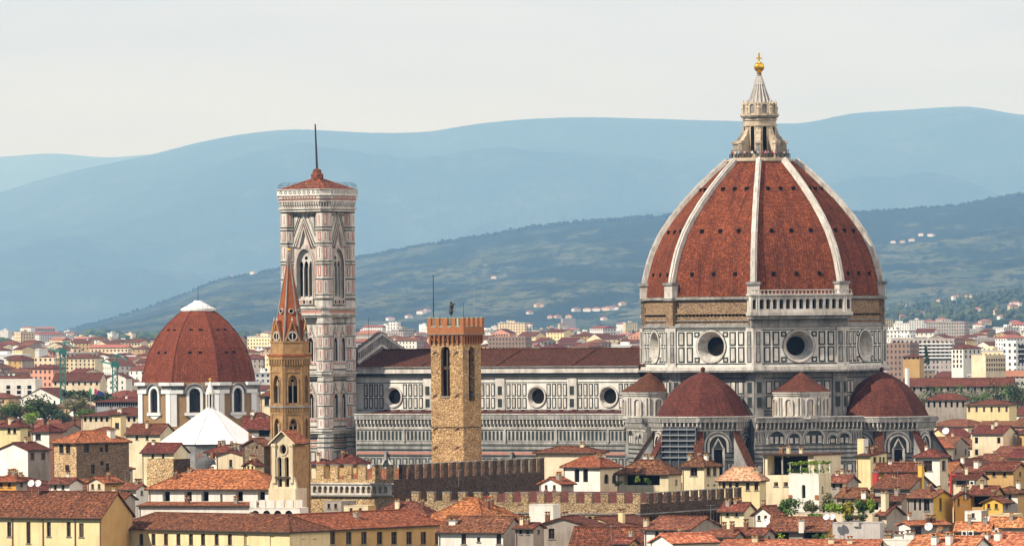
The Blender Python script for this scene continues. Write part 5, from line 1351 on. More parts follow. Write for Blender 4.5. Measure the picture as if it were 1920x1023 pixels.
H('low house with a bright orange roof and white gable end at the bottom edge', 1262, 1016, 880, 40, 85, 62, 'r', 14, st_white, tile_orange)
H('wide low roof of pale orange tiles along the bottom edge right of the white gable', 1640, 1027, 865, 290, 30, 12, 'l', 12, st_cream, tile_orange, chim=[(.3, .3, 1.2, .8), (.18, .3, 1.1, .7), (.8, .4, 1.4, .8)])
H('orange pan-tiled roof with two white chimneys at the bottom edge', 1815, 1034, 855, 115, 60, 35, 'l', 26, st_white, tile_orange, chim=[(.62, .25, 2.0, .9, st_white), (.40, .25, 2.2, .8, st_white)])
H('orange pan-tiled roof in the bottom right corner', 1962, 1030, 860, 135, 60, 30, 'l', 28, st_cream, tile_orange, chim=[(.75, .3, 2.2, .9, st_white), (.9, .3, 2.0, .8, st_white)])
H('short white chimney house with a brown shuttered side at the bottom edge', 1717, 1012, 870, 60, 10, 14, 'flat', 3, st_white, None, chim=[(.2, .3, .9, 1.1, st_white), (.55, .3, .7, 1.2, st_white), (.88, .3, .8, 1.0, st_brown)])
# --- second line, centre
H('wide cream house with a low red roof in front of the cathedral aisle', 1113, 847, 1195, 108, 24, 22, 'hip', 9, st_cream, tile_red, chim=[(.3, .5, 1.5, .8)])
H('cream corner house with an orange roof over arched windows', 1125, 873, 1165, 68, 38, 45, 'hip', 16, st_white, tile_orange, lw=fx((1082, 1098), 1057, 1125, 879, 9, 24, 'v'), rwn=fx((1137, 1152), 1125, 1163, 888, 8, 18, '', 'a'), wall2=st_cream)
H('cream house with a deep dark roof terrace under a red hipped roof', 1253, 885, 1150, 95, 26, 25, 'hip', 22, st_cream, tile_brown, depth=2.2, lw=fx((1203,), 1158, 1253, 888, 68, 21, 'v'), rwn=fx((1269,), 1253, 1279, 898, 4, 10), chim=[(.5, .7, 2.8, .7, st_white), (.62, .7, 2.9, .8, st_white)])
H('square cream roof tower with a red pyramid roof and one big dark window', 1320, 871, 1130, 40, 30, 38, 'hip', 15, st_cream, tile_brown, lw=fx((1301,), 1280, 1320, 873, 13, 18), rwn=fx((1329,), 1320, 1350, 874, 8, 17) + fx((1341,), 1320, 1350, 874, 7, 17, 's') + fx((1328, 1340), 1320, 1350, 907, 4, 4, 'v'))
H('yellow house under a smooth pale orange hipped roof', 1424, 896, 1120, 76, 14, 20, 'hip', 19, st_yellow, tile_pale, lw=fx((1358, 1370), 1348, 1424, 902, 6, 14, '', 'a') + fx((1382, 1402, 1418), 1348, 1424, 904, 7, 14), chim=[(.15, .4, 1.4, .9)])
H('cream house with a huge dark covered terrace behind the white garden tower', 1526, 852, 1150, 93, 56, 28, 'shed', 1, st_cream, tile_red, depth=3.0, lw=fx((1478,), 1433, 1526, 854, 74, 36, 'v') + fx((1456, 1474), 1433, 1526, 903, 8, 8), ov=.8)
lg = HOUSES[-1]; m = MB(); q_ = lg[1] - lg[2] * lg[4] * .62; z = zz(889, 1470, 1150); m.bar((q_.x, q_.y + .3, z), (q_.x, q_.y + .3, z + 3.9), .16, marble, 8); m.build('column', lg[0])
H('smooth white garden tower with an arched niche and vines on its top', 1535, 889, 1055, 55, 26, 24, 'flat', 2, st_white, None, wall2=st_cream, depth=.5, lw=[((1507 - 1480) / 55, 908, 7, 25, 'a', '')], rwn=fx((1543,), 1535, 1561, 911, 4, 12), name='garden_tower', cat='tower')
gt_ = HOUSES[-1]
for l, sd in ((.02, 0), (.9, 0)):
    m = MB(); F = Face(gt_[1] - gt_[2] * (gt_[4] * l), dr(-24)); z = zz(936, 1510, 1055); m.box(F, -.62, .05, z, z + .8, -.2, .12, brick_orange); m.build('brick_block', gt_[0])
H('tall bright yellow house with tiny side windows in front of the right tribune', 1632, 853, 1195, 25, 33, 38, 'shedr', 6, st_yellow, tile_red, rwn=fx((1641,), 1632, 1665, 856, 6, 10) + fx((1652, 1659), 1632, 1665, 856, 4, 10) + fx((1641,), 1632, 1665, 878, 6, 9))
H('yellow stair turret with a white side rising behind the tall yellow house', 1619, 823, 1204, 11, 10, 40, 'flat', 1, st_yellow, None, wall2=st_white, name='stair_turret', cat='turret')
H('white pavilion with a red hipped roof and square windows, right of the yellow house', 1762, 854, 1175, 44, 18, 26, 'hip', 11, st_white, tile_red, wall2=st_cream, lw=fx((1740,), 1718, 1762, 863, 16, 19), rwn=fx((1771,), 1762, 1780, 863, 8, 18))
H('long low dark roof over a shaded terrace left of the white pavilion', 1728, 880, 1140, 84, 8, 14, 'l', 11, st_gold, tile_red, depth=1.5, lw=fx((1682,), 1644, 1728, 882, 40, 8, 'v'))
H('grey gabled house with a red pan-tiled roof and a tall ochre chimney', 1706, 913, 1075, 66, 52, 34, 'l', 22, st_grey, tile_brown, chim=[(.0, .45, 3.9, .8, st_gold), (.7, .4, 1.6, .6)])
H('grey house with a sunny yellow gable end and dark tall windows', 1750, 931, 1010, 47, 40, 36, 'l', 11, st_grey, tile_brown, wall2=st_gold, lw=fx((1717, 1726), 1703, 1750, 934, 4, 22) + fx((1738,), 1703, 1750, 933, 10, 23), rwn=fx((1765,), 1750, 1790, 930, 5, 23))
H('narrow orange gabled house joined to the yellow gable', 1791, 931, 1012, 3, 32, 40, 'l', 8, st_orange, tile_red, rwn=fx((1798,), 1791, 1823, 931, 4, 13))
H('ochre house with a dark open loggia beside the orange gable', 1863, 925, 1025, 44, 22, 22, 'l', 13, st_ochre, tile_brown, depth=2.0, lw=fx((1841,), 1819, 1863, 928, 38, 22, 'v'))
H('small cream attic with a wide window and a pink pipe, under a dark roof', 1830, 897, 1070, 45, 24, 24, 'l', 9, st_cream, tile_red, lw=fx((1803,), 1785, 1830, 899, 18, 9), depth=.2)
H('weathered grey long side wall under a thin orange roof, white at its end', 1707, 983, 930, 20, 75, 68, 'r', 5, st_white, tile_orange, wall2=st_grey, rwn=fx((1722,), 1707, 1782, 987, 12, 21) )
H('grey gable house with a small yellow side between the garden and the orange roof', 1662, 962, 960, 14, 34, 40, 'l', 15, st_cream, tile_red, wall2=st_grey, chim=[(.6, .2, 3.2, .9, st_cream)])
H('red roofed house over a shaded planted terrace below the garden', 1552, 992, 945, 112, 24, 16, 'l', 21, st_grey, tile_brown, depth=1.8, wall2=st_gold, lw=fx((1462, 1524), 1440, 1552, 995, 36, 14, 'v'), chim=[(.42, -.05, 1.4, .8, st_white)])
H('blank pale grey garden wall with a low pillar, under the bushes', 1650, 980, 940, 88, 12, 12, 'flat', 1, plain('pale_render', (.60, .55, .50), (.50, .45, .41), .3, .9, 0, .15, .4), None, chim=[(.5, .03, .4, .9)], name='garden_wall_block', cat='building')
H('small bright orange roof with air conditioners under it, near the bottom right', 1855, 992, 925, 62, 10, 16, 'l', 12, st_cream, tile_orange, wall2=st_white)
H('orange roof half hidden beside a satellite dish at the right edge', 1925, 985, 930, 70, 20, 24, 'l', 14, st_white, tile_orange)
H('yellow strip of wall under a flat white terrace near the right edge', 1895, 966, 960, 40, 30, 20, 'flat', 2, st_yellow, None)
# --- second line, left
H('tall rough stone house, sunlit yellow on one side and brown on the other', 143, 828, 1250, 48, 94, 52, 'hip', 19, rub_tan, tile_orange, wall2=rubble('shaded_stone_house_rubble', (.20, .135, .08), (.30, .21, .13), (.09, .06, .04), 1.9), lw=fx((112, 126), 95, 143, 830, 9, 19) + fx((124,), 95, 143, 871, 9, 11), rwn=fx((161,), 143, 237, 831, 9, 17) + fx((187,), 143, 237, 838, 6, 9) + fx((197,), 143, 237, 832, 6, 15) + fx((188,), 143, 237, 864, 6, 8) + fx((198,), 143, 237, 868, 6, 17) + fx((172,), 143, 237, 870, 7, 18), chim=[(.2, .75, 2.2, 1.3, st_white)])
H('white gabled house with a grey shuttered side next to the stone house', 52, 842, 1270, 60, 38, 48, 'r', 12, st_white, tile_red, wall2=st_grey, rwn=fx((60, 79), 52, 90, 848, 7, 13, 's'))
H('white upper house with a small red hipped roof and one triple window', 92, 807, 1420, 34, 24, 35, 'hip', 11, st_white, tile_red, wall2=st_pink, lw=fx((70,), 58, 92, 813, 11, 11))
H('yellow house with balconies at the left edge behind the white ones', 38, 798, 1500, 45, 12, 24, 'hip', 8, st_yellow, tile_red, lw=fx((16, 27), -7, 38, 802, 6, 10))
H('yellow square turret house standing before the market hall', 226, 775, 1600, 19, 9, 26, 'hip', 3, st_yellow, tile_red, lw=fx((219,), 207, 226, 792, 8, 11))
H('flat topped yellow rubble block below the white pyramid roof', 325, 861, 1110, 53, 30, 45, 'flat', 1, rub_tan, tile_red, wall2=rub_brown, name='stone_block', cat='building')
H('brown stone gabled block with a little white dormer left of the spired tower', 495, 833, 1150, 41, 18, 28, 'r', 11, rubble('brown_block_rubble', (.21, .15, .10), (.31, .23, .16), (.09, .06, .045), 2.2), tile_brown, wall2=rub_brown, lw=fx((481,), 454, 495, 826, 4, 5))
H('cream sloped-roof wall right below the white pyramid', 456, 852, 1165, 52, 10, 20, 'r', 8, st_cream, tile_red, lw=fx((432,), 404, 456, 861, 6, 14))
H('small yellow gabled dormer house in front of the brown stone block', 478, 870, 1100, 20, 14, 35, 'r', 6, st_yellow, tile_red, lw=fx((465, 473), 458, 478, 868, 4, 8))
# grey rounded apse
p = at(386, 900, 1180); ap = thing('apse', (p.x, p.y, 0), 'rounded weathered grey apse with a lumpy top below the white pyramid', 'apse')
m = MB(); z = lambda y: zz(y, 386, 1180); r0 = 19 * K * 1180; m.lathe((p.x, p.y), [(r0, 0), (r0, z(868)), (r0 * .9, z(862)), (r0 * .55, z(857)), (.2, z(854))], 20, plain('weathered_grey_stone', (.14, .14, .14), (.08, .08, .08), .5, .9)); m.build('wall', ap, smooth=False)
for u in (-1.0, 1.2):
    m = MB(); F = Face((p.x + u, p.y - .5, 0), dr(0)); m.box(F, -.3, .3, z(858), z(849), -.3, .3, brick_orange); m.build('chimney', ap)
# conical grey cap
p = at(257, 806, 1500); cn = thing('conical_turret', (p.x, p.y, 0), 'small turret with a pale grey lead cone beside the brown chapel', 'turret')
m = MB(); z = lambda y: zz(y, 257, 1500); m.lathe((p.x, p.y), [(10 * K * 1500, 0), (10 * K * 1500, z(807))], 14, st_ochre); m.build('wall', cn)
m = MB(); m.lathe((p.x, p.y), [(12.5 * K * 1500, z(808)), (7 * K * 1500, z(801)), (3 * K * 1500, z(794)), (.1, z(789))], 14, lead); m.build('cone_roof', cn)
# market hall with raised middle
H('market hall with a wide red lower roof, left of the brown chapel', 300, 778, 1900, 150, 30, 12, 'hip', 14, st_cream, tile_red, name='market_hall', cat='hall', lw=grid(14, 781, 5, 9, .05, .95, 'r', 'v'))
mk = HOUSES[-1]
H('', 292, 752, 1915, 115, 18, 12, 'hip', 7, lead, tile_red, parent=mk[0], lw=grid(26, 753, 3.4, 8, .02, .98, 'r', 'v'), sills=False)
H('two storey house with a red roof between the brown chapel and the spired tower', 512, 740, 1640, 24, 12, 20, 'hip', 7, st_cream, tile_red, wall2=st_grey, lw=fx((500,), 488, 512, 741, 9, 18))
H('long red roof right of the white pyramid, under the spired tower', 515, 800, 1500, 62, 10, 18, 'l', 19, st_grey, tile_red, lw=fx((495,), 453, 515, 804, 20, 14, 'v'))

# little roof rooms, attics and dormers that break up the roofs
for i, (cx_, ey_, d_, wl_, wr_, a_, rt_, rh_, wm_, tm_, nm_) in enumerate([
  (130, 905, 1090, 40, 22, 30, 'l', 8, st_white, tile_red, 'white attic over the red roofs below the stone house'), (30, 900, 1085, 42, 18, 28, 'hip', 9, st_orange, tile_orange, 'orange roof room at the left edge above the long roof'), (196, 903, 1080, 34, 30, 38, 'r', 9, st_cream, tile_orange, 'cream front gabled attic right of the stone house foot'),
  (255, 915, 1060, 30, 20, 32, 'l', 8, st_white, tile_brown, 'white attic house at the left end of the church wing'), (232, 934, 1035, 42, 20, 30, 'l', 9, st_ochre, tile_red, 'ochre house with a dark terrace above the long yellow wing'), (610, 868, 1180, 30, 18, 30, 'hip', 7, st_cream, tile_red, 'small cream house showing over the light battlements'), (668, 866, 1190, 50, 20, 30, 'hip', 12, st_ochre, tile_red, 'ochre house with a red pyramid roof over the light battlements'),
  (640, 940, 1045, 34, 26, 25, 'flat', 1, st_grey, None, 'grey weathered flat block below the light palace'), (690, 948, 1030, 46, 14, 20, 'flat', 1, st_cream, None, 'cream flat terrace block at the left of the orange hip roof'), (1000, 988, 950, 34, 20, 28, 'l', 7, st_grey, tile_red, 'grey shed roof in front of the white block at bottom centre'), (1052, 905, 1080, 40, 24, 40, 'r', 10, st_white, tile_orange, 'white gable with an orange roof right of the dark battlements'),
  (1180, 1016, 900, 30, 16, 30, 'l', 7, st_ochre, tile_brown, 'small ochre attic on the bottom edge left of the white chimney shaft'), (1395, 955, 1000, 44, 22, 34, 'l', 12, st_cream, tile_brown, 'cream gabled house right of the arcaded battlements'), (1432, 1000, 930, 60, 22, 30, 'l', 9, st_orange, tile_brown, 'orange walled house with flower pots left of the shaded terrace'), (1446, 962, 975, 32, 26, 36, 'r', 13, st_white, tile_brown, 'white sloping stair house at the left end of the roof garden'),
  (1376, 1004, 905, 50, 20, 25, 'l', 9, st_grey, tile_brown, 'grey attic on the bottom edge below the arcaded battlements'), (1588, 902, 1110, 34, 24, 30, 'l', 11, st_grey, tile_brown, 'grey gabled house between the garden tower and the yellow house'), (1610, 930, 1040, 40, 30, 32, 'l', 14, st_cream, tile_brown, 'cream house behind the roof garden right half'), (1690, 935, 1045, 36, 14, 30, 'l', 8, st_grey, tile_red, 'grey attic with a small dish before the grey gabled house'),
  (1880, 940, 990, 36, 18, 30, 'r', 9, st_gold, tile_brown, 'golden attic before the dark loggia near the right edge'), (1908, 922, 1030, 44, 24, 30, 'hip', 9, st_white, tile_brown, 'white hipped attic at the right edge above the loggia roof'), (1900, 880, 1110, 50, 30, 32, 'l', 12, st_ochre, tile_red, 'ochre house with an arched white neighbour at the right edge'), (1840, 958, 975, 30, 16, 26, 'flat', 1, st_white, None, 'white terrace box above the air conditioners'), (1770, 1012, 890, 40, 20, 32, 'l', 8, st_cream, tile_orange, 'cream attic with an orange roof in front of the long grey wall')]):
    f_ = wl_ / 3.2
    H(nm_, cx_, ey_, d_, wl_, wr_, a_, rt_, rh_, wm_, tm_, lw=[(.3, ey_ + 3.5, 5.5, 9), (.68, ey_ + 3.5, 5.5, 9)] if wl_ > 30 else [(.5, ey_ + 3, 6, 9)], rwn=[(.5, ey_ + 4, 4, 8)] if i % 2 else [], wall2=[wm_, st_grey, st_ochre][i % 3])

H('red roofed cream house hiding the left foot of the white pyramid', 326, 846, 1300, 62, 24, 28, 'l', 15, st_cream, tile_red, lw=fx((285, 305), 264, 326, 850, 5, 9))
H('low white house with a red roof under the right foot of the white pyramid', 436, 846, 1290, 50, 24, 30, 'hip', 10, st_white, tile_red, lw=fx((400, 420), 386, 436, 850, 5, 9))
H('long dark red roofs in front of the plain base of the brown chapel', 300, 812, 1490, 66, 26, 26, 'l', 17, st_cream, tile_red, lw=fx((255, 275), 234, 300, 815, 5, 9))
H('grey house with a red hipped roof right of the brown chapel base', 500, 786, 1600, 44, 14, 24, 'hip', 12, st_grey, tile_red, lw=fx((470, 485), 456, 500, 789, 5, 10))
# ------------------------------------------------------------------ trees and plants
def leaf_mass(mb, c, rx, rz, n, size, m, rnd, lump=5):
    """leaf sprays spread through a crown made of several lumps with gaps between"""
    ls = []
    for _ in range(lump):
        a, e, k = rnd.uniform(0, 6.28), rnd.uniform(-.8, 1.2), rnd.uniform(.35, .75)
        ls.append((c + Vector((math.cos(a) * rx * k * math.cos(e), math.sin(a) * rx * k * math.cos(e), rz * k * math.sin(e))), rnd.uniform(.38, .62)))
    for _ in range(n):
        b, k = rnd.choice(ls); v = Vector((rnd.gauss(0, 1), rnd.gauss(0, 1), rnd.gauss(0, 1))).normalized() * (rnd.random() ** .4) * k
        p = b + Vector((v.x * rx, v.y * rx, v.z * rz)); nrm = (v + Vector((rnd.uniform(-.6, .6), rnd.uniform(-.6, .6), rnd.uniform(-.2, .9)))).normalized()
        t = nrm.orthogonal().normalized(); q = nrm.cross(t); s = size * rnd.uniform(.6, 1.3); an = rnd.uniform(0, 6.28)
        t, q = t * math.cos(an) + q * math.sin(an), q * math.cos(an) - t * math.sin(an)
        mb.face([p - t * s - q * s * .5, p + t * s * .2 - q * s * .6, p + t * s, p + q * s * .6], m)
def tree(label, px, base_y, d, w, h, m, name='tree', kind='round', group=None, seed=0, nl=420, cat='tree'):
    """w and h are the picture size of the whole tree; base_y the picture row of the crown's foot"""
    rnd = random.Random(seed + int(px * 7)); p = at(px, base_y, d); k = K * d
    t = thing(name, (p.x, p.y, 0), label, cat, group)
    W, Hh = w * k, h * k; top = p.z + Hh
    mb = MB(); mb.bar((p.x, p.y, 0), (p.x, p.y, p.z + Hh * .35), W * .05, bark, 7, W * .03)
    for i in range(5):
        a = i * 1.26 + rnd.random(); mb.bar((p.x, p.y, p.z + Hh * (.0 + .05 * i)), (p.x + math.cos(a) * W * .3, p.y + math.sin(a) * W * .3, p.z + Hh * (.35 + .07 * i)), W * .022, bark, 5, W * .008)
    mb.build('trunk', t)
    c = MB()
    if kind == 'cypress':
        for i in range(7): leaf_mass(c, Vector((p.x, p.y, p.z + Hh * (.08 + .13 * i))), W * .5 * (1 - .11 * i), Hh * .13, nl // 7, W * .16, m, rnd, 4)
    else: leaf_mass(c, Vector((p.x, p.y, p.z + Hh * .5)), W * .52, Hh * .52, nl, max(W, Hh) * (.055 if nl < 500 else .036), m, rnd, 7)
    c.build('crown', t); return t
def bush(label, px, py, d, w, h, m, seed=0, name='bush', cat='bush', group=None, n=300):
    rnd = random.Random(seed + int(px)); p = at(px, py, d); k = K * d
    c = MB(); leaf_mass(c, Vector((p.x, p.y, p.z)), w * k / 2, h * k / 2, n, max(.2, w * k * .045), m, rnd, 6)
    o = c.build(name, None, (p.x, p.y, p.z - h * k / 2)); tag(o, label, cat, group); return o
for i, (px, by, w, h, m, lab) in enumerate([(85, 790, 92, 48, leaf_dark, 'biggest dark green tree in the clump left of the market hall'), (38, 786, 60, 34, leaf_mid, 'bright green tree left of the big dark one'), (140, 776, 56, 36, leaf_olive, 'grey green tree rising behind the big dark one'),
      (160, 790, 50, 26, leaf_mid, 'low green tree at the foot of the market hall roof'), (10, 790, 40, 26, leaf_dark, 'dark tree cut by the left edge of the picture'), (62, 797, 44, 26, leaf_lime, 'fresh lime green tree in front of the big dark one'), (118, 795, 40, 24, leaf_dark, 'small dark tree under the grey green one')]):
    tree(lab, px, by, 2150 - i * 12, w, h, m, nl=1100, seed=i, group='trees left of the market hall')
for i, (px, by, w, h, m, lab) in enumerate([(150, 752, 80, 26, leaf_dark, 'flat topped dark pine mass behind the flag'), (190, 756, 60, 22, leaf_dark, 'dark round pine right of the flag')]):
    tree(lab, px, by, 2500, w, h, m, nl=300, seed=40 + i)
for i in range(11):
    px = 1718 + i * 20.5; tree(['leafy green tree in the row before the long red roof at right', 'darker green tree in the row before the long red roof at right'][i % 2], px, 772, 2300 + (i % 3) * 25, 46, 46 + (i * 7 % 5) * 3 + (10 if i in (8, 9) else 0), [leaf_mid, leaf_dark][i % 2], group=['green trees in the row at right', 'dark trees in the row at right'][i % 2], seed=60 + i, nl=520)
tree('tall dark cypress in front of the balconied apartment block', 1737, 682, 3300, 13, 34, leaf_dark, 'cypress_tree', 'cypress', seed=3, nl=420)
# roof garden
for i, (px, py, w, h, m, lab) in enumerate([(1483, 950, 56, 38, leaf_mid, 'round green bush at the left end of the roof garden'), (1520, 950, 34, 30, leaf_olive, 'thin olive bush at the foot of the white garden tower'), (1550, 942, 30, 36, leaf_olive, 'tall straggly olive bush by the garden tower corner'),
      (1572, 950, 46, 30, leaf_lime, 'lime green bush in the middle of the roof garden'), (1592, 958, 26, 34, leaf_gold, 'golden leaved bush at the front of the roof garden'), (1612, 952, 44, 44, leaf_mid, 'tall dark green bush beside the golden one'), (1630, 948, 22, 30, leaf_lime, 'light green bush under the turquoise awning'), (1535, 968, 50, 14, leaf_mid, 'low green ground cover along the roof garden edge'), (1600, 972, 54, 20, leaf_dark, 'dark low hedge along the pale garden wall')]):
    bush(lab, px, py, 968 - i * 2, w, h, m, i, n=900, group='roof garden bushes')
H('plain terrace block carrying the roof garden', 1636, 962, 985, 172, 20, 12, 'flat', 1, st_cream, None, name='garden_terrace', cat='terrace')
H('small shelter with a turquoise awning behind the garden bushes', 1652, 938, 1000, 45, 12, 14, 'l', 5, st_white, tile_brown, lw=fx((1630,), 1607, 1652, 940, 34, 14, 'v'), depth=1.2)
for i, px in enumerate((1447, 1463, 1528, 1545)): bush(['small potted shrub on the shaded terrace, left half', 'small potted shrub on the shaded terrace, right half'][i // 2], px, 1004, 943, 16, 10, [leaf_mid, leaf_lime][i % 2], i, n=90, group='terrace shrubs ' + 'lr'[i // 2].replace('l', 'left').replace('r', 'right'))
# vines on the garden tower pergola
gt = gt_; zt0 = zz(888, 1510, 1055); zt1 = zz(866, 1510, 1055)
pg = thing('pergola', gt[1] - gt[2] * gt[4] * .5 + UP * zt0, 'white pergola overgrown with yellow green vines on the garden tower', 'pergola')
for f in (.0, .33, .62, .97):
    for r_ in (0.05, .92):
        m = MB(); q_ = gt[1] - gt[2] * gt[4] * f + gt[3] * gt[5] * r_; m.bar((q_.x, q_.y, zt0), (q_.x, q_.y, zt1), .09, white_paint, 6); m.build('post', pg)
rnd = random.Random(9); m = MB()
for f in [i / 12 for i in range(13)]:
    for r_ in (0.05, .92):
        q_ = gt[1] - gt[2] * gt[4] * f + gt[3] * gt[5] * r_
        leaf_mass(m, Vector((q_.x, q_.y, zt1 - .25)), .5, .45, 26, .2, leaf_lime, rnd, 3)
        if rnd.random() < .75: leaf_mass(m, Vector((q_.x, q_.y, zt0 + .5)), .45, .7, 26, .2, [leaf_lime, leaf_mid][int(rnd.random() < .4)], rnd, 3)
m.build('vine', pg)
bush('yellow green shrub on the terrace under the red hipped roof', 1196, 898, 1146, 14, 16, leaf_lime, 1, n=120); bush('dark shrub in the corner of the cream terrace', 1160, 905, 1146, 22, 14, leaf_dark, 2, n=160); bush('leafy palm-like shrub on the cream terrace', 1215, 900, 1146, 16, 18, leaf_mid, 3, n=140)
# ------------------------------------------------------------------ fittings on the roofs
def dish(label, px, py, d, r=.45, az=-20):
    p = at(px, py, d); t = thing('satellite_dish', (p.x, p.y, p.z - 1.6), label, 'satellite dish', 'satellite dishes on the roofs'); n = (dr(az) + UP * .45).normalized(); a = n.orthogonal().normalized(); b = n.cross(a)
    m = MB(); N = 14
    rim = [p + (a * math.cos(6.2832 * i / N) + b * math.sin(6.2832 * i / N)) * r for i in range(N)]; mid = [p - n * r * .17 + (q_ - p) * .55 for q_ in rim]; c = p - n * r * .26
    for i in range(N):
        j = (i + 1) % N; m.face([mid[i], mid[j], rim[j], rim[i]], white_paint); m.face([c, mid[j], mid[i]][::-1], white_paint)
    m.build('reflector', t)
    m = MB(); m.bar(c, c - UP * 1.9 - n * .1, .035, steel, 5); m.bar(p - b * r, p + n * r * .9, .02, steel, 4); m.ball(p + n * r * .9, .06, iron, 5); m.build('bracket', t)
for px, py, d, r, lab in [(58, 905, 1010, .6, 'left of two white satellite dishes above the long dark red roof'), (71, 905, 1010, .6, 'right of two white satellite dishes above the long dark red roof'), (1655, 903, 1090, .6, 'satellite dish over the red roofs beside the red chimney'), (1741, 986, 925, .65, 'large satellite dish in front of the weathered grey wall'),
       (1849, 972, 930, .5, 'satellite dish beside the yellow wall strip'), (1868, 994, 915, .45, 'satellite dish between the orange roofs near the right edge'), (1549, 968, 940, .5, 'left of the twin satellite dishes in front of the roof garden'), (1560, 968, 940, .5, 'right of the twin satellite dishes in front of the roof garden'), (1437, 977, 945, .55, 'satellite dish over the steep cream stair wall'), (400, 876, 1060, .6, 'satellite dish above the orange church wing roof'), (1773, 807, 1500, .9, 'satellite dish on the red roofs right of the right tribune')]:
    dish(lab, px, py, d, r)
def aerial(label, px, py0, py1, d):
    p = at(px, py0, d); q_ = at(px, py1, d); t = thing('tv_aerial', p, label, 'aerial', 'television aerials on the roofs')
    m = MB(); m.bar(p - UP * .6, (p.x, p.y, q_.z), .035, steel, 4); m.build('pole', t)
    m = MB(); z = q_.z - .1; m.bar((p.x - .7, p.y, z), (p.x + .7, p.y, z), .025, steel, 4)
    for k in range(6): m.bar((p.x - .65 + k * .26, p.y - .3, z), (p.x - .65 + k * .26, p.y + .3, z), .015, steel, 4)
    m.build('antenna', t)
for px, y0, y1, d, lab in [(1146, 1010, 985, 945, 'aerial on the wide dark red roof at bottom centre'), (1333, 1000, 945, 930, 'tall dark aerial mast beside the grey side gable'), (92, 905, 880, 1020, 'aerial above the long dark red roof at left'), (110, 905, 868, 1020, 'taller aerial above the long dark red roof at left'), (1434, 970, 925, 1000, 'aerial left of the roof garden'), (1808, 975, 945, 985, 'aerial before the orange gable'), (1905, 905, 870, 1060, 'aerial among the red roofs at the right edge'), (1683, 905, 880, 1070, 'thin aerial on the grey gabled house'), (860, 905, 880, 1000, 'aerial above the arcaded battlements'), (235, 905, 880, 1030, 'aerial by the stone house'), (1500, 990, 960, 940, 'aerial on the terrace house below the garden')]:
    aerial(lab, px, y0, y1, d)
def aircon(label, px, py, d):
    p = at(px, py, d); t = thing('air_conditioner', p, label, 'air conditioner', 'air conditioners under the orange roof'); F = Face(p, dr(-16)); m = MB(); m.box(Face((p.x, p.y, 0), dr(-16)), -.42, .42, p.z, p.z + .7, -.35, 0, white_paint); m.build('case', t)
    m = MB(); frame_ring(m, Face((p.x, p.y, 0), dr(-16)), 'o', 0, p.z + .1, .46, .46, .05, 0, .03, iron); m.poly(Face((p.x, p.y, 0), dr(-16)), outline('o', 0, p.z + .1, .46, .46), .01, iron); m.build('fan_grille', t)
aircon('left air conditioner of the pair under the orange roof', 1808, 1003, 921); aircon('right air conditioner of the pair under the orange roof', 1820, 1003, 921); aircon('single air conditioner on the cream attic wall', 1822, 908, 1068)
# pink pipe, red chimney, drain
m = MB(); p = at(1783, 915, 1066); z = zz(891, 1783, 1066); m.bar((p.x, p.y, p.z - 1), (p.x, p.y, z), .22, rust_red, 7); m.bar((p.x, p.y, z), (p.x + .9, p.y, z + .1), .22, rust_red, 7); tag(m.build('flue_pipe', None, tuple(p)), 'thick pink red flue pipe standing beside the cream attic', 'pipe')
m = MB(); p = at(1640, 896, 1120); F = Face((p.x, p.y, 0), dr(-30)); m.box(F, -.5, .5, p.z - 2, p.z + 1.1, -.8, 0, rust_red); m.box(F, -.6, .6, p.z + 1.1, p.z + 1.25, -.9, .1, stone_grey); tag(m.build('chimney_stack', None, tuple(p)), 'red painted chimney stack in front of the tall yellow house', 'chimney')
# skylight on the winged building
p = at(573, 972, 1000); m = MB(); F = Face((p.x, p.y, 0), dr(50)); m.slab(F, [(-1.4, p.z + .3), (1.2, p.z - 1.6), (1.2, p.z - 1.4), (-1.4, p.z + .5)], -1.2, 0, white_paint); tag(m.build('solar_panel', None, tuple(p)), 'white reflecting panel propped on the long red roof beside the belfry', 'panel')
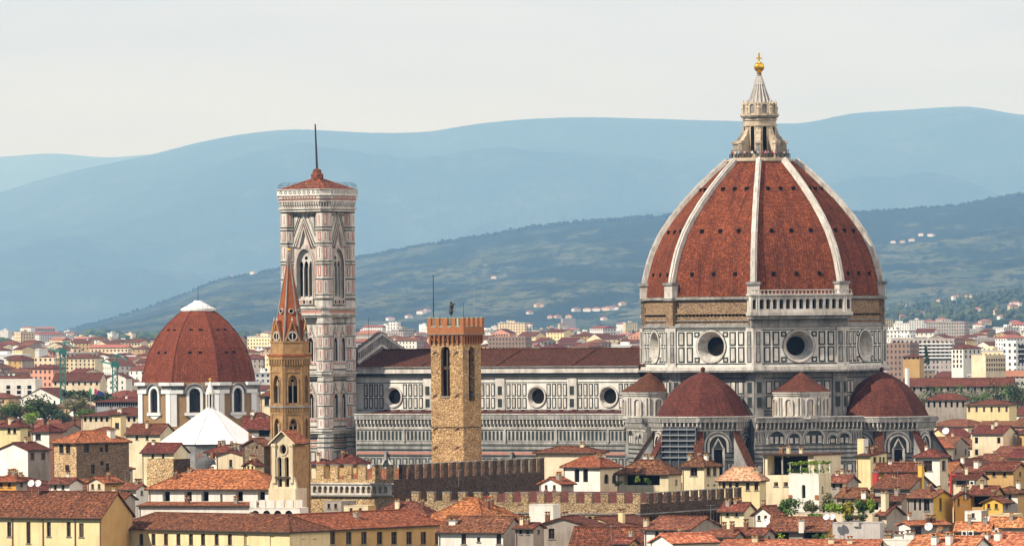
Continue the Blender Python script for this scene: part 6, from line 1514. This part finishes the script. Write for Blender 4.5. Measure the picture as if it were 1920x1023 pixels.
# ------------------------------------------------------------------ visitors on the lantern balcony
SKIN = flat('skin', (.45, .27, .19), .6); HAIR = flat('dark_hair', (.03, .022, .016), .7)
CL = [flat('clothing_' + n, c, .9) for n, c in (('black', (.015, .015, .02)), ('navy', (.03, .04, .10)), ('red', (.35, .04, .04)), ('white', (.7, .7, .68)), ('grey', (.2, .2, .21)), ('pale_blue', (.3, .42, .55)), ('olive', (.12, .13, .06)), ('pink', (.55, .25, .28)))]
LEG = flat('dark_trousers', (.03, .032, .045), .9)
def person(loc, rz, top, arm, label, sc=1.0):
    v = [(0, 0, .95), (0, 0, 1.15), (0, 0, 1.38), (0, .01, 1.50), (0, .02, 1.60), (0, .02, 1.73), (.1, 0, .90), (.11, .02, .5), (.11, 0, .06), (.11, .11, .03), (-.1, 0, .90), (-.11, .02, .5), (-.11, 0, .06), (-.11, .11, .03),
         (.19, 0, 1.40), (.25, -.02, 1.12), (.22, .16 + arm, .98 + arm), (.21, .23 + arm, .98 + arm), (-.19, 0, 1.40), (-.25, -.02, 1.12), (-.22, .16, .98), (-.21, .23, .98)]
    e = [(0, 1), (1, 2), (2, 3), (3, 4), (4, 5), (0, 6), (6, 7), (7, 8), (8, 9), (0, 10), (10, 11), (11, 12), (12, 13), (2, 14), (14, 15), (15, 16), (16, 17), (2, 18), (18, 19), (19, 20), (20, 21)]
    rr = [.15, .14, .15, .06, .10, .07, .09, .065, .045, .04, .09, .065, .045, .04, .07, .05, .038, .035, .07, .05, .038, .035]
    me = bpy.data.meshes.new('person'); me.from_pydata(v, e, []); o = bpy.data.objects.new('person_rig', me); COL.objects.link(o)
    md = o.modifiers.new('skin', 'SKIN'); 
    bm = bmesh.new(); bm.from_mesh(me); ly = bm.verts.layers.skin.verify(); bm.verts.ensure_lookup_table()
    for i, r_ in enumerate(rr): bm.verts[i][ly].radius = (r_, r_ * .85)
    bm.verts[0][ly].use_root = True; bm.to_mesh(me); bm.free()
    o.modifiers.new('sub', 'SUBSURF').levels = 1
    dg = bpy.context.evaluated_depsgraph_get(); m2 = bpy.data.meshes.new_from_object(o.evaluated_get(dg)); bpy.data.objects.remove(o)
    for mt in (top, LEG, SKIN): m2.materials.append(mt)
    for f in m2.polygons:
        c = f.center; f.material_index = 2 if c.z > 1.47 or (abs(c.x) > .17 and c.y > .13) else (1 if c.z < .93 and abs(c.x) < .2 else 0)
    b = bpy.data.objects.new('person', m2); COL.objects.link(b); b.location = loc; b.rotation_euler = (0, 0, rz); b.scale = (sc,) * 3; tag(b, label, 'person', 'visitors on the lantern balcony')
    hm = MB(); hm.ball((0, -.015, 1.73), .115, HAIR, 6, .9); h = hm.build('hair', None); h.parent = b
    return b
zf_ = zl(297.5); rnd = random.Random(4); CN = ['black', 'navy', 'red', 'white', 'grey', 'pale blue', 'olive', 'pink']
PRO = [person((0, 0, -5), 0, CL[i], .12 * (i % 3), 'x') for i in range(8)]
for i in range(26):
    a = -82 + i * 6.5 + rnd.uniform(-2, 2); r_ = rnd.choice((53.5, 55, 50)); p = pol(r_, a, zf_, LC); k = (i * 5 + i // 8) % 8
    if i < 8: o = PRO[i]; k = i; kids = [c for c in bpy.data.objects if c.parent == o]
    else:
        o = PRO[k].copy(); COL.objects.link(o)
        for ch in [c for c in bpy.data.objects if c.parent == PRO[k]]: c2 = ch.copy(); COL.objects.link(c2); c2.parent = o
    o.location = p; v = dr(a); o.rotation_euler = (0, 0, math.atan2(-v.x, v.y)); o.scale = (rnd.uniform(.95, 1.08),) * 3
    side = 'left end' if a < -45 else 'left half' if a < 0 else 'right half' if a < 45 else 'right end'
    o['label'] = f'tiny visitor in {CN[k]} clothing at the {side} of the lantern balcony'
# ------------------------------------------------------------------ rooftops that fill the town, row behind row
FILL = []
TAK = [(CX, D0, 62), (cx, DCM, 13), (bx, DB, 9), (cen[0], cen[1], 9), (mx_, DM, 26), (pxx, DP, 17), (bl.location.x, bl.location.y, 7)]
TAK += [((CX + ax.x * t), (D0 + ax.y * t), 27) for t in (40, 60, 80, 100)]
def corners(o, ul, ur, Lm, Rm): return [o, o + ur * Rm, o + ur * Rm - ul * Lm, o - ul * Lm]
RECTS = [(o, ul, ur, Lm, Rm) for _, o, ul, ur, Lm, Rm in HOUSES]
for T_, LL, RR in ((pa, 19.5, 56),):
    RECTS.append((Vector(T_.location), UP.cross(dr(-29.6)), UP.cross(dr(60.4)), LL, RR))
b2 = [o for o in bpy.data.objects if o.name.startswith('battlemented_palace') and o is not pa][0]
RECTS.append((Vector(b2.location), UP.cross(dr(-29.6)), UP.cross(dr(60.4)), 45, 37))
def free(o, ul, ur, Lm, Rm):
    pts = [o - ul * Lm * i / 2 + ur * Rm * j / 2 for i in range(3) for j in range(3)]
    for x, y, r in TAK:
        if any((p.x - x) ** 2 + (p.y - y) ** 2 < r * r for p in pts): return False
    for O, U, V, A, B in RECTS:
        if (O - o).length > 130: continue
        for p in pts:
            l, r = -(p - O).dot(U), (p - O).dot(V)
            if -.6 < l < A + .6 and -.6 < r < B + .6: return False
        for p in [O - U * A * i / 3 + V * B * j / 3 for i in range(4) for j in range(4)]:
            l, r = -(p - o).dot(ul), (p - o).dot(ur)
            if -.6 < l < Lm + .6 and -.6 < r < Rm + .6: return False
    return True
NEARBY = [(60, 'at the left edge'), (200, 'below the market hall side'), (330, 'below the brown chapel'), (470, 'below the white pyramid'), (560, 'around the spired tower'), (680, 'below the marble bell tower'), (800, 'left of the yellow stone tower'), (960, 'right of the yellow stone tower'), (1150, 'below the long nave'), (1300, 'below the left tribune'), (1480, 'below mid cathedral'), (1620, 'left of the tall yellow house'), (1730, 'right of the tall yellow house'), (1840, 'toward the right edge'), (9000, 'at the right edge')]
SEEN = {}
def label_for(wn, tn_, rt, px, y, win, sz_):
    pl = next(n for x, n in NEARBY if px < x); dep = 'far' if y < 740 else 'middle' if y < 830 else 'near' if y < 930 else 'nearest'
    return [f'{dep} {wn} house with {tn_} {rt} roof {pl}', f'{dep} {wn} house, {tn_} {rt} roof, {win} windows, {pl}', f'{dep} {sz_} {wn} house under {tn_} {rt} roof {pl}', f'{dep} {sz_} {wn} house, {win} windows, {rt} {tn_} roof']
rnd = random.Random(21)
WN = [(st_cream, 'cream'), (st_cream, 'cream'), (st_yellow, 'yellow'), (st_white, 'white'), (st_white, 'white'), (st_ochre, 'ochre'), (st_grey, 'grey'), (st_pink, 'salmon'), (rub_tan, 'stone')]
TN = [(tile_red, 'dark red'), (tile_red, 'dark red'), (tile_brown, 'brownish red'), (tile_brown, 'brownish red'), (tile_orange, 'orange')]
y = 1012.0; row = 0
while y > 676:
    d_ = 37 / ((y - 607) * K); px = -40 + rnd.uniform(-60, 0)
    while px < 1960:
        d = d_ * rnd.uniform(.985, 1.015); zt = rnd.uniform(14, 24)
        sz = 1.0 if d < 1500 else 1.15 if d < 2200 else 1.35
        Lm, Rm = rnd.uniform(8, 17) * sz, rnd.uniform(7, 13) * sz
        a = rnd.choice((28, 30, 32, 35, 20, 60, 52)); wl, wr = Lm * math.cos(R(a)) / (K * d), Rm * math.sin(R(a)) / (K * d)
        cxp = px + wl; x0, x1 = px, px + wl + wr
        px = x1 + rnd.choice((0, 2, 6, 14)) * 1350 / d
        rise = rnd.uniform(.30, .42) * min(Lm, Rm) * .5
        rt = rnd.choice(('l', 'l', 'r', 'hip', 'hip'))
        if rt == 'l': rise = rnd.uniform(.32, .44) * Rm / 2
        if rt == 'r': rise = rnd.uniform(.32, .44) * Lm / 2
        ok = True
        for (a0, a1, yb, dd) in PROT:
            if dd > d and a1 > x0 and a0 < x1:                  # keep what must show behind it in view
                zmax = HC - (unroll((x0 + x1) / 2, yb)[1] - HY) * K * d
                if zt + rise > zmax: zt = zmax - rise - .2
        if zt < 6.5: continue
        p0 = at(cxp, 800, d); nl, nr = dr(-a), dr(90 - a); ul, ur = UP.cross(nl), UP.cross(nr); o = Vector((p0.x, p0.y, 0))
        if not free(o, ul, ur, Lm, Rm): continue
        ey = HY - (zt + ground_z(d) - HC) / (K * d); ey -= 0; 
        # back to picture rows at this column
        ey = proj((p0.x, d, zt + ground_z(d)))[1]
        wm, wn = rnd.choice(WN); tm, tn_ = rnd.choice(TN if y < 900 else TN + TN[-1:])
        if d > 1700: tm, tn_ = TN[rnd.choice((0, 0, 2))]
        n1, n2 = max(1, int(Lm / 3.6)), max(1, int(Rm / 4)); hh = 1.75 / (K * d); ww = 1.0 / (K * d)
        dy = 3.4 / (K * d); rows_ = 2
        c1, c2 = math.cos(R(a)), math.sin(R(a)); stl = rnd.choice(('', '', 's', 'g', 'v'))
        lw_ = grid(n1, ey + 1.1 / (K * d), ww * c1, hh, .14, .86, 'r', stl, rows_, dy); rw_ = grid(n2, ey + 1.1 / (K * d), ww * c2, hh, .18, .82, 'r', stl, rows_, dy) if rnd.random() < .7 else []
        nwin = {'': 'dark', 's': 'brown shuttered', 'g': 'green shuttered', 'v': 'open black'}[stl]
        ops = label_for(wn, tn_, {'l': 'gabled', 'r': 'front gabled', 'hip': 'hipped'}[rt], (x0 + x1) / 2, ey, nwin, 'narrow' if Lm < 10.5 * sz else 'long' if Lm > 14 * sz else 'middle sized')
        lb = ops + [f'{q_}, {int(round(Lm))} paces wide' for q_ in ()]
        ch = [(rnd.uniform(.2, .8), rnd.uniform(.25, .75), rise + rnd.uniform(.4, 1.2), rnd.uniform(.6, 1.0)) for _ in range(rnd.choice((0, 1, 1, 2)))] if d < 1800 else ()
        args = dict(label=lb, cx=cxp, ey=ey, d=d, wl=wl, wr=wr, a=a, roof=rt, rh=rise / (K * d), wall=wm, tile=tm, lw=lw_, rwn=rw_, lm=Lm, rm=Rm, simple=True, base=ground_z(d), depth=.2, wall2=wm if rnd.random() < .8 else st_grey, chim=ch)
        zg = ground_z(d); q4 = [o, o + ur * Rm, o + ur * Rm - ul * Lm, o - ul * Lm]; c4 = (q4[0] + q4[2]) / 2
        lo4 = [Vector((p.x, p.y, zg)) for p in q4]; hi4 = [Vector((p.x, p.y, zg + zt)) for p in q4]; tp = Vector((c4.x, c4.y, zg + zt + rise))
        FILL.append((args, [[lo4[i], lo4[(i + 1) % 4], hi4[(i + 1) % 4], hi4[i]] for i in range(4)] + [[hi4[i], hi4[(i + 1) % 4], tp] for i in range(4)])); RECTS.append((o, ul, ur, Lm, Rm))
    y -= (8.5 if y > 880 else 6.5 if y > 760 else 5.0); row += 1
# ------------------------------------------------------------------ what stands beyond: blocks, halls, villas
def facade(name, c, wu=3.2, wv=3.2, dark=(.035, .038, .045)):
    t = NT(name); sx = t.n('ShaderNodeSeparateXYZ', {0: t.coord('UV')})
    fu = t.math('FRACT', t.math('MULTIPLY', sx.outputs[0], 1 / wu)); fv = t.math('FRACT', t.math('MULTIPLY', sx.outputs[1], 1 / wv))
    def band(f, a, b): return t.math('MULTIPLY', t.math('GREATER_THAN', f, a), t.math('LESS_THAN', f, b))
    w_ = t.math('MULTIPLY', band(fu, .3, .72), band(fv, .28, .78))
    g = t.n('ShaderNodeNewGeometry').outputs['Normal']; nz_ = t.n('ShaderNodeSeparateXYZ', {0: g}).outputs[2]
    w_ = t.math('MULTIPLY', w_, t.math('LESS_THAN', nz_, .1))
    n = t.ramp(t.noise(t.coord('UV'), .15, 4), .35, .7); base_ = t.rnd(t.mix(n, lin(c), lin([x * .82 for x in c])), .18, .02)
    return t.done(t.mix(w_, base_, lin(dark)), .85)
fa_w = facade('pale_facade', (.80, .78, .73)); fa_c = facade('cream_facade', (.70, .56, .36)); fa_p = facade('salmon_facade', (.52, .23, .17)); fa_g = facade('grey_facade', (.40, .36, .32), 2.6, 3.0); fa_b = facade('brown_facade', (.30, .20, .15), 2.4, 3.1)
far_roof = plain('distant_roof_tile', (.36, .14, .095), (.27, .105, .075), .12, .9, .25, .1, 0, .015)
far_flat = plain('distant_flat_roof', (.50, .48, .45), (.36, .34, .32), .1, .9, .2)
BLK = []
def block(name, label, px, ytop, d, wpx, dep, a, fac, roof='hip', rise=2.2, base=None, rmat=None, cat='building', group=None, floors=None):
    """one distant building as one mesh: px is its middle, ytop the row of its eave"""
    p = at(px, ytop, d); b = ground_z(d) - 1 if base is None else p.z - base
    W = wpx * K * d; n = dr(-a); u = UP.cross(n); o = Vector((p.x, p.y, 0)); m = MB(); F = Face(o, n)
    m.box(F, -W / 2, W / 2, b, p.z, -dep, 0, fac)
    if roof == 'flat':
        m.box(F, -W / 2 - .3, W / 2 + .3, p.z, p.z + .9, -dep - .3, .3, rmat or far_flat); m.box(F, -W * .15, W * .1, p.z + .9, p.z + 3.2, -dep * .7, -dep * .3, fac)
    else:
        e = .7; q_ = [F.p(-W / 2 - e, p.z - .1, e), F.p(W / 2 + e, p.z - .1, e), F.p(W / 2 + e, p.z - .1, -dep - e), F.p(-W / 2 - e, p.z - .1, -dep - e)]
        i = min(W, dep) * .48 if roof == 'hip' else -.3
        if W >= dep: A, B = F.p(-W / 2 + i, p.z + rise, -dep / 2), F.p(W / 2 - i, p.z + rise, -dep / 2); fs = [(q_[0], q_[1], B, A), (q_[1], q_[2], B), (q_[2], q_[3], A, B), (q_[3], q_[0], A)]
        else: A, B = F.p(0, p.z + rise, -i), F.p(0, p.z + rise, -dep + i); fs = [(q_[0], q_[1], A), (q_[1], q_[2], B, A), (q_[2], q_[3], B), (q_[3], q_[0], A, B)]
        for f in fs: m.face(list(f), rmat or far_roof)
        m.face(q_[::-1], eave)
    ob = m.build(name, None, (p.x, p.y, b)); tag(ob, label, cat, group); BLK.append(ob); return ob
rnd = random.Random(33); BLK2 = []
SLOT = [(-10, 262, 'left of the brown chapel'), (470, 525, 'between the chapel dome and the bell tower'), (672, 805, 'left of the yellow stone tower'), (905, 1205, 'behind the long nave roof'), (1655, 1790, 'right of the great dome'), (1790, 1930, 'near the right edge')]
for i in range(420):
    x0, x1, pl = rnd.choice([SLOT[0]] * 4 + [SLOT[1]] + [SLOT[2]] * 2 + [SLOT[3]] * 5 + [SLOT[4]] * 4 + [SLOT[5]] * 4)
    px = rnd.uniform(x0, x1); d = math.exp(rnd.uniform(math.log(3000), math.log(14500)))
    if x0 > 1600: d = math.exp(rnd.uniform(math.log(2700), math.log(8500)))
    kind = rnd.random(); tall = kind < .22
    h = rnd.uniform(16, 30) if tall else rnd.uniform(7, 14)
    zt = ground_z(d) + h; X = (px - 960) * K * d; yt = proj((X, d, zt))[1]
    fac, cn_ = rnd.choice([(fa_w, 'white'), (fa_w, 'white'), (fa_w, 'white'), (fa_c, 'cream'), (fa_g, 'grey')] if d > 4200 else [(fa_w, 'white'), (fa_w, 'white'), (fa_c, 'cream'), (fa_c, 'cream'), (fa_p, 'salmon'), (fa_g, 'grey')])
    W = rnd.uniform(16, 38) if tall else rnd.uniform(12, 28)
    dn_ = 'farthest' if d > 9000 else 'distant' if d > 5000 else 'middle distance'
    rf = 'flat' if (tall or d > 5500) and rnd.random() < .6 else rnd.choice(('hip', 'gable'))
    lb = f'{dn_} {cn_} ' + ('apartment block' if tall else 'house') + f' with {dict(flat="flat", hip="hipped red", gable="gabled red")[rf]} roof {pl}'
    BLK2.append(dict(name='apartment_block' if tall else 'distant_house', label=lb, px=px, ytop=yt, d=d, wpx=W / (K * d), dep=rnd.uniform(10, 16), a=rnd.choice((10, 25, 32, -20, -35, 55)), fac=fac, roof=rf, rise=rnd.uniform(1.6, 3.2), group=('group of ' + lb)[:60], cat='apartments' if tall else 'house'))
# villas on the slopes: seated on the hill meshes
HV_ = {}
def seat(Vs, nx_, ny_, px, py):
    """the point of a hill that shows in a picture column and row"""
    best = None
    for j in range(int(ny_ * .8)):
        i0 = 0
        row_ = Vs[j * (nx_ + 1):(j + 1) * (nx_ + 1)]
        i0 = min(range(0, nx_ + 1, 3), key=lambda i: abs(proj(row_[i])[0] - px)); v = row_[i0]; e = abs(proj(v)[1] - py)
        if best is None or e < best[0]: best = (e, v)
    return best[1]
vil = [(1712, 452, 3), (1738, 441, 3), (1726, 446, 2), (1700, 455, 2), (1672, 455, 2), (925, 519, 2), (470, 512, 2), (432, 517, 2), (450, 510, 1), (1008, 575, 5), (1018, 578, 3), (780, 590, 4), (765, 596, 3), (800, 585, 3), (730, 600, 4), (1085, 584, 4), (1100, 586, 5), (1115, 585, 5), (1130, 586, 6), (1148, 584, 6), (1160, 580, 4), (1177, 575, 3), (1052, 592, 3), (1065, 596, 3), (1140, 600, 2), (1028, 596, 2), (1198, 600, 2), (990, 588, 2)]
for i, (px, py, n_) in enumerate(vil):
    v = seat(HV, hnx, hny, px, py); d = v[1]; P_ = proj(v)
    block('hill_villa', 'tiny pale villa on the far hill ' + ('above the city at right of the great dome' if px > 1600 else 'just left of the great dome' if px > 1000 else 'behind the yellow stone tower' if px > 700 else 'above the brown chapel'), P_[0], P_[1] - 3.6 - n_ * .4, d, 5 + n_ * 2.0, 24, rnd.choice((10, -20, 30)), rnd.choice((fa_w, fa_c, fa_w)), 'hip', 4, base=22, cat='villa', group='villas on the far hill')
for i, (px, py, n_) in enumerate([(1870, 590, 5), (1900, 575, 6), (1910, 580, 4), (1832, 585, 3), (1880, 600, 6), (1755, 565, 3), (1690, 578, 3), (1790, 550, 6), (1815, 549, 4), (1700, 600, 3), (1725, 592, 3), (1850, 608, 6), (1765, 604, 5), (1800, 612, 5), (1740, 610, 4), (1895, 612, 6), (1830, 615, 5)]):
    v = seat(HV3, h3x, h3y, px, py); d = v[1]; P_ = proj(v)
    block('hill_villa', ['cream', 'white', 'yellowish'][i % 3] + ' villa among the trees of the near right slope', P_[0], P_[1] - 6 - n_ * .3, d, 8 + n_ * 2.2, 14, rnd.choice((10, -20, 30)), [fa_c, fa_w, fa_c][i % 3], 'hip', 3, base=16, cat='villa', group=['cream', 'white', 'yellowish'][i % 3] + ' villas on the near right slope')
# named larger buildings
G = grid
H('apartment block with rows of white balconies right of the great dome', 1790, 636, 3500, 118, 26, 18, 'flat', 2, fa_g, None, wall2=fa_b, base=20, simple=True, lw=G(14, 640, 4.5, 4, .05, .95, 'r', 'v', 5, 6.5), name='apartment_block', cat='apartments')
bk = HOUSES[-1]
for r_ in range(5):
    m = MB(); z = zz(645.5 + r_ * 6.5, 1740, 3500); F = Face(Vector((bk[1].x, bk[1].y, 0)) - bk[2] * bk[4] / 2, dr(-18)); m.box(F, -bk[4] * .47, bk[4] * .47, z, z + .75, 0, 1.2, white_paint); m.build('balcony', bk[0])
H('brown flat building stepping down beside the great dome drum', 1706, 643, 3300, 42, 20, 24, 'flat', 1, fa_b, None, base=20, simple=True, name='apartment_block', cat='apartments')
H('white and grey office block with dark glass bands at the right edge', 1905, 640, 3000, 22, 40, 40, 'flat', 2, fa_w, None, base=15, simple=True, rwn=G(2, 646, 14, 7, .3, .8, 'r', '', 4, 9), name='office_block', cat='building')
H('pale cream block with brown window rows before the office block', 1848, 667, 2800, 24, 40, 55, 'flat', 2, st_cream, tile_brown, base=10, simple=True, rwn=G(8, 672, 3, 5, .08, .92, 'r', 's', 3, 9), name='office_block', cat='building')
H('white house with a red hipped roof before the balconied apartment block', 1806, 652, 3200, 20, 36, 55, 'hip', 6, st_white, tile_red, base=15, simple=True, lw=G(3, 656, 3, 6, .2, .8, 'r', '', 4, 9), rwn=G(4, 656, 3, 6, .15, .85, 'r', '', 2, 9))
H('long dark red roof with skylights behind the row of green trees', 1900, 722, 2450, 205, 10, 8, 'l', 14, st_grey, tile_red, base=2, simple=True, lw=G(16, 725, 4, 8, .04, .96, 'r', 'v'), name='long_hall', cat='hall')
H('grey house with a row of seven tall windows under a red hipped roof', 1812, 748, 2100, 76, 10, 12, 'hip', 10, st_grey, tile_red, base=0, simple=True, lw=G(7, 752, 4, 11, .08, .92, 'r', 'v'))
H('yellow house with five white framed windows under a long red roof', 1892, 758, 2050, 78, 20, 16, 'hip', 9, st_yellow, tile_red, base=0, simple=True, lw=G(6, 762, 4, 10, .06, .94, 'r', 's'))
H('small ochre house in front of the big balconied block', 1724, 668, 3000, 30, 10, 20, 'hip', 4, st_ochre, tile_red, base=12, simple=True, lw=G(4, 665, 4, 4, .1, .9, 'r', 'v'))
H('dark brown flat slab with parking decks behind the nave roof', 985, 632, 4300, 70, 12, 12, 'flat', 2, fa_b, None, base=18, simple=True, name='apartment_block', cat='apartments')
H('white tower block on a wide base behind the bell tower side of the nave', 746, 604, 6500, 18, 5, 15, 'flat', 1, fa_w, None, base=25, simple=True, name='tower_block', cat='building')
H('wide low grey block under the white tower block', 756, 622, 6300, 46, 10, 15, 'flat', 1, fa_g, None, base=25, simple=True, name='office_block', cat='building')
H('pale apartment house with tall white piers and dark balcony bays at the left edge', 66, 714, 2900, 80, 10, 14, 'flat', 4, st_white, None, base=5, simple=True, lw=G(4, 722, 8, 7, .1, .86, 'r', 'v', 5, 9.5), name='apartment_block', cat='apartments')
H('salmon apartment house with banded balconies behind the dark tree', 100, 690, 3050, 46, 22, 40, 'hip', 6, fa_p, tile_red, base=8, simple=True, wall2=st_pink, name='apartment_block', cat='apartments')
H('broad yellow stepped block behind the green cranes', 103, 672, 3600, 40, 18, 20, 'flat', 2, fa_c, tile_brown, base=15, simple=True, name='apartment_block', cat='apartments')
H('cream block with rows of windows between the two green cranes', 178, 670, 3700, 56, 12, 16, 'hip', 6, st_cream, tile_red, base=15, simple=True, lw=G(7, 674, 3, 4, .06, .94, 'r', 'v', 4, 7), name='apartment_block', cat='apartments')
H('long cream barrack with a dark red roof below the green cranes', 187, 713, 3000, 90, 10, 12, 'l', 14, st_cream, tile_red, base=6, simple=True, lw=G(8, 716, 4, 6, .06, .94, 'r', 'v', 1, 9), name='long_hall', cat='hall')
H('white gabled house front above the flag', 236, 707, 2900, 36, 10, 20, 'r', 8, st_white, tile_red, base=5, simple=True, lw=G(3, 714, 3, 5, .2, .8, 'r', 'v', 2, 10))
for px, y, w_, d, lb in ((74, 656, 84, 5000, 'long white shed roof at the left edge of the plain'), (40, 666, 80, 4700, 'nearer long white shed at the left edge'), (262, 668, 84, 4800, 'long white shed left of the chapel dome'), (1200, 648, 60, 5000, 'white flat hall just left of the great dome')):
    block('shed', lb, px - w_ / 2, y, d, w_, 40, 6, white_paint, 'flat', rmat=white_paint, cat='shed')
# cranes, pylons, flag
def crane(label, px, ytop, yb, d):
    p = at(px, yb, d); z1 = zz(ytop + 22, px, d); zt = zz(ytop, px, d); t = thing('tower_crane', (p.x, p.y, ground_z(d)), label, 'crane'); m = MB(); h_ = 1.1
    c4 = [(-h_, -h_), (h_, -h_), (h_, h_), (-h_, h_)]
    for x, y in c4: m.bar((p.x + x, p.y + y, ground_z(d)), (p.x + x, p.y + y, z1), .32, crane_green, 4)
    z = ground_z(d)
    while z < z1 - 3:
        for i in range(4): (xa, ya), (xb, yb_) = c4[i], c4[(i + 1) % 4]; m.bar((p.x + xa, p.y + ya, z), (p.x + xb, p.y + yb_, z + 3), .2, crane_green, 4)
        z += 3
    m.build('mast', t); m = MB(); m.bar((p.x - 1, p.y, z1), (p.x + 1.5, p.y, zt), .5, crane_green, 5, .3); m.bar((p.x + 1.5, p.y, zt), (p.x + 6, p.y - 6, zt - 3), .35, crane_green, 4); m.bar((p.x - 1, p.y, z1 + 1), (p.x - 7, p.y + 9, z1 + 2), .5, crane_green, 4); m.bar((p.x - 7, p.y + 9, z1 + 2), (p.x + 1.5, p.y, zt), .15, crane_green, 4); m.build('jib', t)
    m = MB(); m.box(Face((p.x, p.y, 0), dr(10)), -1.8, 1.8, z1 - .5, z1 + 2.2, -1.8, 1.8, crane_green); m.build('cab', t)
crane('taller green tower crane left of the chapel dome', 118, 640, 740, 2800); crane('shorter green tower crane beside the chapel dome', 216, 664, 745, 2750)
flg = []
for c, nm in (((.02, .25, .06), 'flag_green'), ((.75, .75, .72), 'flag_white'), ((.5, .03, .03), 'flag_red'), ((.02, .03, .16), 'flag_blue')): flg.append(flat(nm, c, .8))
d = 2120; p = at(170, 790, d); ft = thing('flag_group', (p.x, p.y, 0), 'green, white and red flag flying with a dark blue one beside it', 'flag')
m = MB(); m.bar((p.x, p.y, 0), (p.x, p.y, zz(725, 167, d)), .14, steel, 5); m.build('flagpole', ft)
for k, (x0, x1) in enumerate(((167, 172), (172, 177), (177, 182))):
    m = MB(); F = Face((0, d - .3, 0), dr(0)); X = lambda x: at(x, 730, d).x; m.slab(F, [(X(x0), zz(738 + (k % 2), x0, d)), (X(x1), zz(739 - (k % 2), x0, d)), (X(x1), zz(729 - (k % 2), x0, d)), (X(x0), zz(728 + k % 2, x0, d))], -.05 - .01 * k, .05 + .01 * k, flg[k]); m.build('flag_stripe', ft)
m = MB(); F = Face((0, d - .6, 0), dr(0)); m.slab(F, [(X(182), zz(740, 182, d)), (X(194), zz(742, 190, d)), (X(196), zz(737, 190, d)), (X(183), zz(730, 182, d))], -.05, .05, flg[3]); m.build('blue_flag', ft)
def pylon(label, px, y0, y1, d):
    p = at(px, y0, d); zt = zz(y1, px, d); m = MB(); b = ground_z(d); h = zt - b
    for x, y in ((-3, -3), (3, -3), (3, 3), (-3, 3)): m.bar((p.x + x, p.y + y, b), (p.x, p.y, zt), .35, steel, 4)
    for k, w_ in ((.6, 9), (.75, 8), (.9, 6)): m.bar((p.x - w_, p.y, b + h * k), (p.x + w_, p.y, b + h * k), .4, steel, 4)
    tag(m.build('pylon', None, (p.x, p.y, b)), label, 'pylon')
pylon('grey lattice pylon rising behind the nave close to the great dome', 1148, 655, 608, 6000); pylon('thin lattice mast at the very side of the great dome', 1166, 655, 616, 6000)
m = MB(); p = at(691, 632, 1400); m.bar((p.x, p.y, p.z - 2), (p.x, p.y, zz(595, 691, 1400)), .06, iron, 4); tag(m.build('lightning_rod', None, tuple(p)), 'thin lightning rod on the facade gable behind the bell tower', 'rod')
p = at(1701, 714, 2430); m = MB(); m.lathe((p.x, p.y), [(1.1, 0), (.9, zz(690, 1701, 2430))], 10, white_paint); tag(m.build('white_chimney', None, (p.x, p.y, 0)), 'slim white factory chimney next to the right tribune dome', 'chimney')
# trees between the distant houses: one mass nobody could count
sp = []
for i in range(1500):
    px = rnd.uniform(-20, 1940); d = math.exp(rnd.uniform(math.log(2600), math.log(15500))); r_ = rnd.uniform(4, 7)
    sp.append(((px - 960) * K * d, d, ground_z(d) - 1, r_ * (1 + d / 9000), r_ * rnd.uniform(.9, 1.5) * (1 + d / 20000)))
woodland('city_trees', 'loose mass of street trees between the distant houses of the plain', sp, leafy('city_tree_foliage', (.028, .045, .014), (.065, .09, .03), .05), 8)
# ------------------------------------------------------------------ leave out what nothing in the picture shows
from mathutils.bvhtree import BVHTree
bpy.context.view_layer.update()
VV, PP, OW, ROOTS = [], [], [], []
def put(vs, fs, nm):
    b = len(VV); VV.extend(vs); ROOTS.append(nm); k = len(ROOTS) - 1
    for f in fs: PP.append([i + b for i in f]); OW.append(k)
for o in list(S.objects):
    if o.type != 'MESH' or o.name == 'haze': continue
    mw = o.matrix_world; put([mw @ v.co for v in o.data.vertices], [list(f.vertices) for f in o.data.polygons], None)
for i, (ar, fs) in enumerate(FILL):
    for f in fs: put(f, [list(range(len(f)))], ('F', i))
for i, ar in enumerate(BLK2):
    p = at(ar['px'], ar['ytop'], ar['d']); n = dr(-ar['a']); F = Face((p.x, p.y, 0), n); W = ar['wpx'] * K * ar['d'] / 2
    put([F.p(-W, 0), F.p(W, 0), F.p(W, p.z + 1.5), F.p(-W, p.z + 1.5), F.p(W, 0, -ar['dep']), F.p(W, p.z + 1.5, -ar['dep']), F.p(-W, 0, -ar['dep']), F.p(-W, p.z + 1.5, -ar['dep'])], [[0, 1, 2, 3], [1, 4, 5, 2], [6, 0, 3, 7]], ('B', i))
tree_ = BVHTree.FromPolygons(VV, PP); O = Vector((0, 0, HC)); seen = {}
for py in range(600, 1023, 2):
    for px in range(0, 1920, 2):
        h = tree_.ray_cast(O, (at(px + .5, py + .5, 1000.0) - O).normalized())
        if h[2] is not None: k = ROOTS[OW[h[2]]]; seen[k] = seen.get(k, 0) + 1
del VV, PP, tree_
for i, (ar, fs) in enumerate(FILL):
    if seen.get(('F', i), 0) > 3:
        ar['label'] = next((q_ for q_ in ar['label'] if q_ not in SEEN), ar['label'][0]); SEEN[ar['label']] = 1; house(**ar)
for i, ar in enumerate(BLK2):
    if seen.get(('B', i), 0) > 2: block(**ar)
DUP = {}
for o in S.objects:
    if o.parent is None and 'label' in o: DUP.setdefault(o['label'], []).append(o)
for lb, os_ in DUP.items():
    if len(os_) > 1:
        for o in os_: o['group'] = o.get('group') or ('alike: ' + lb)[:60]
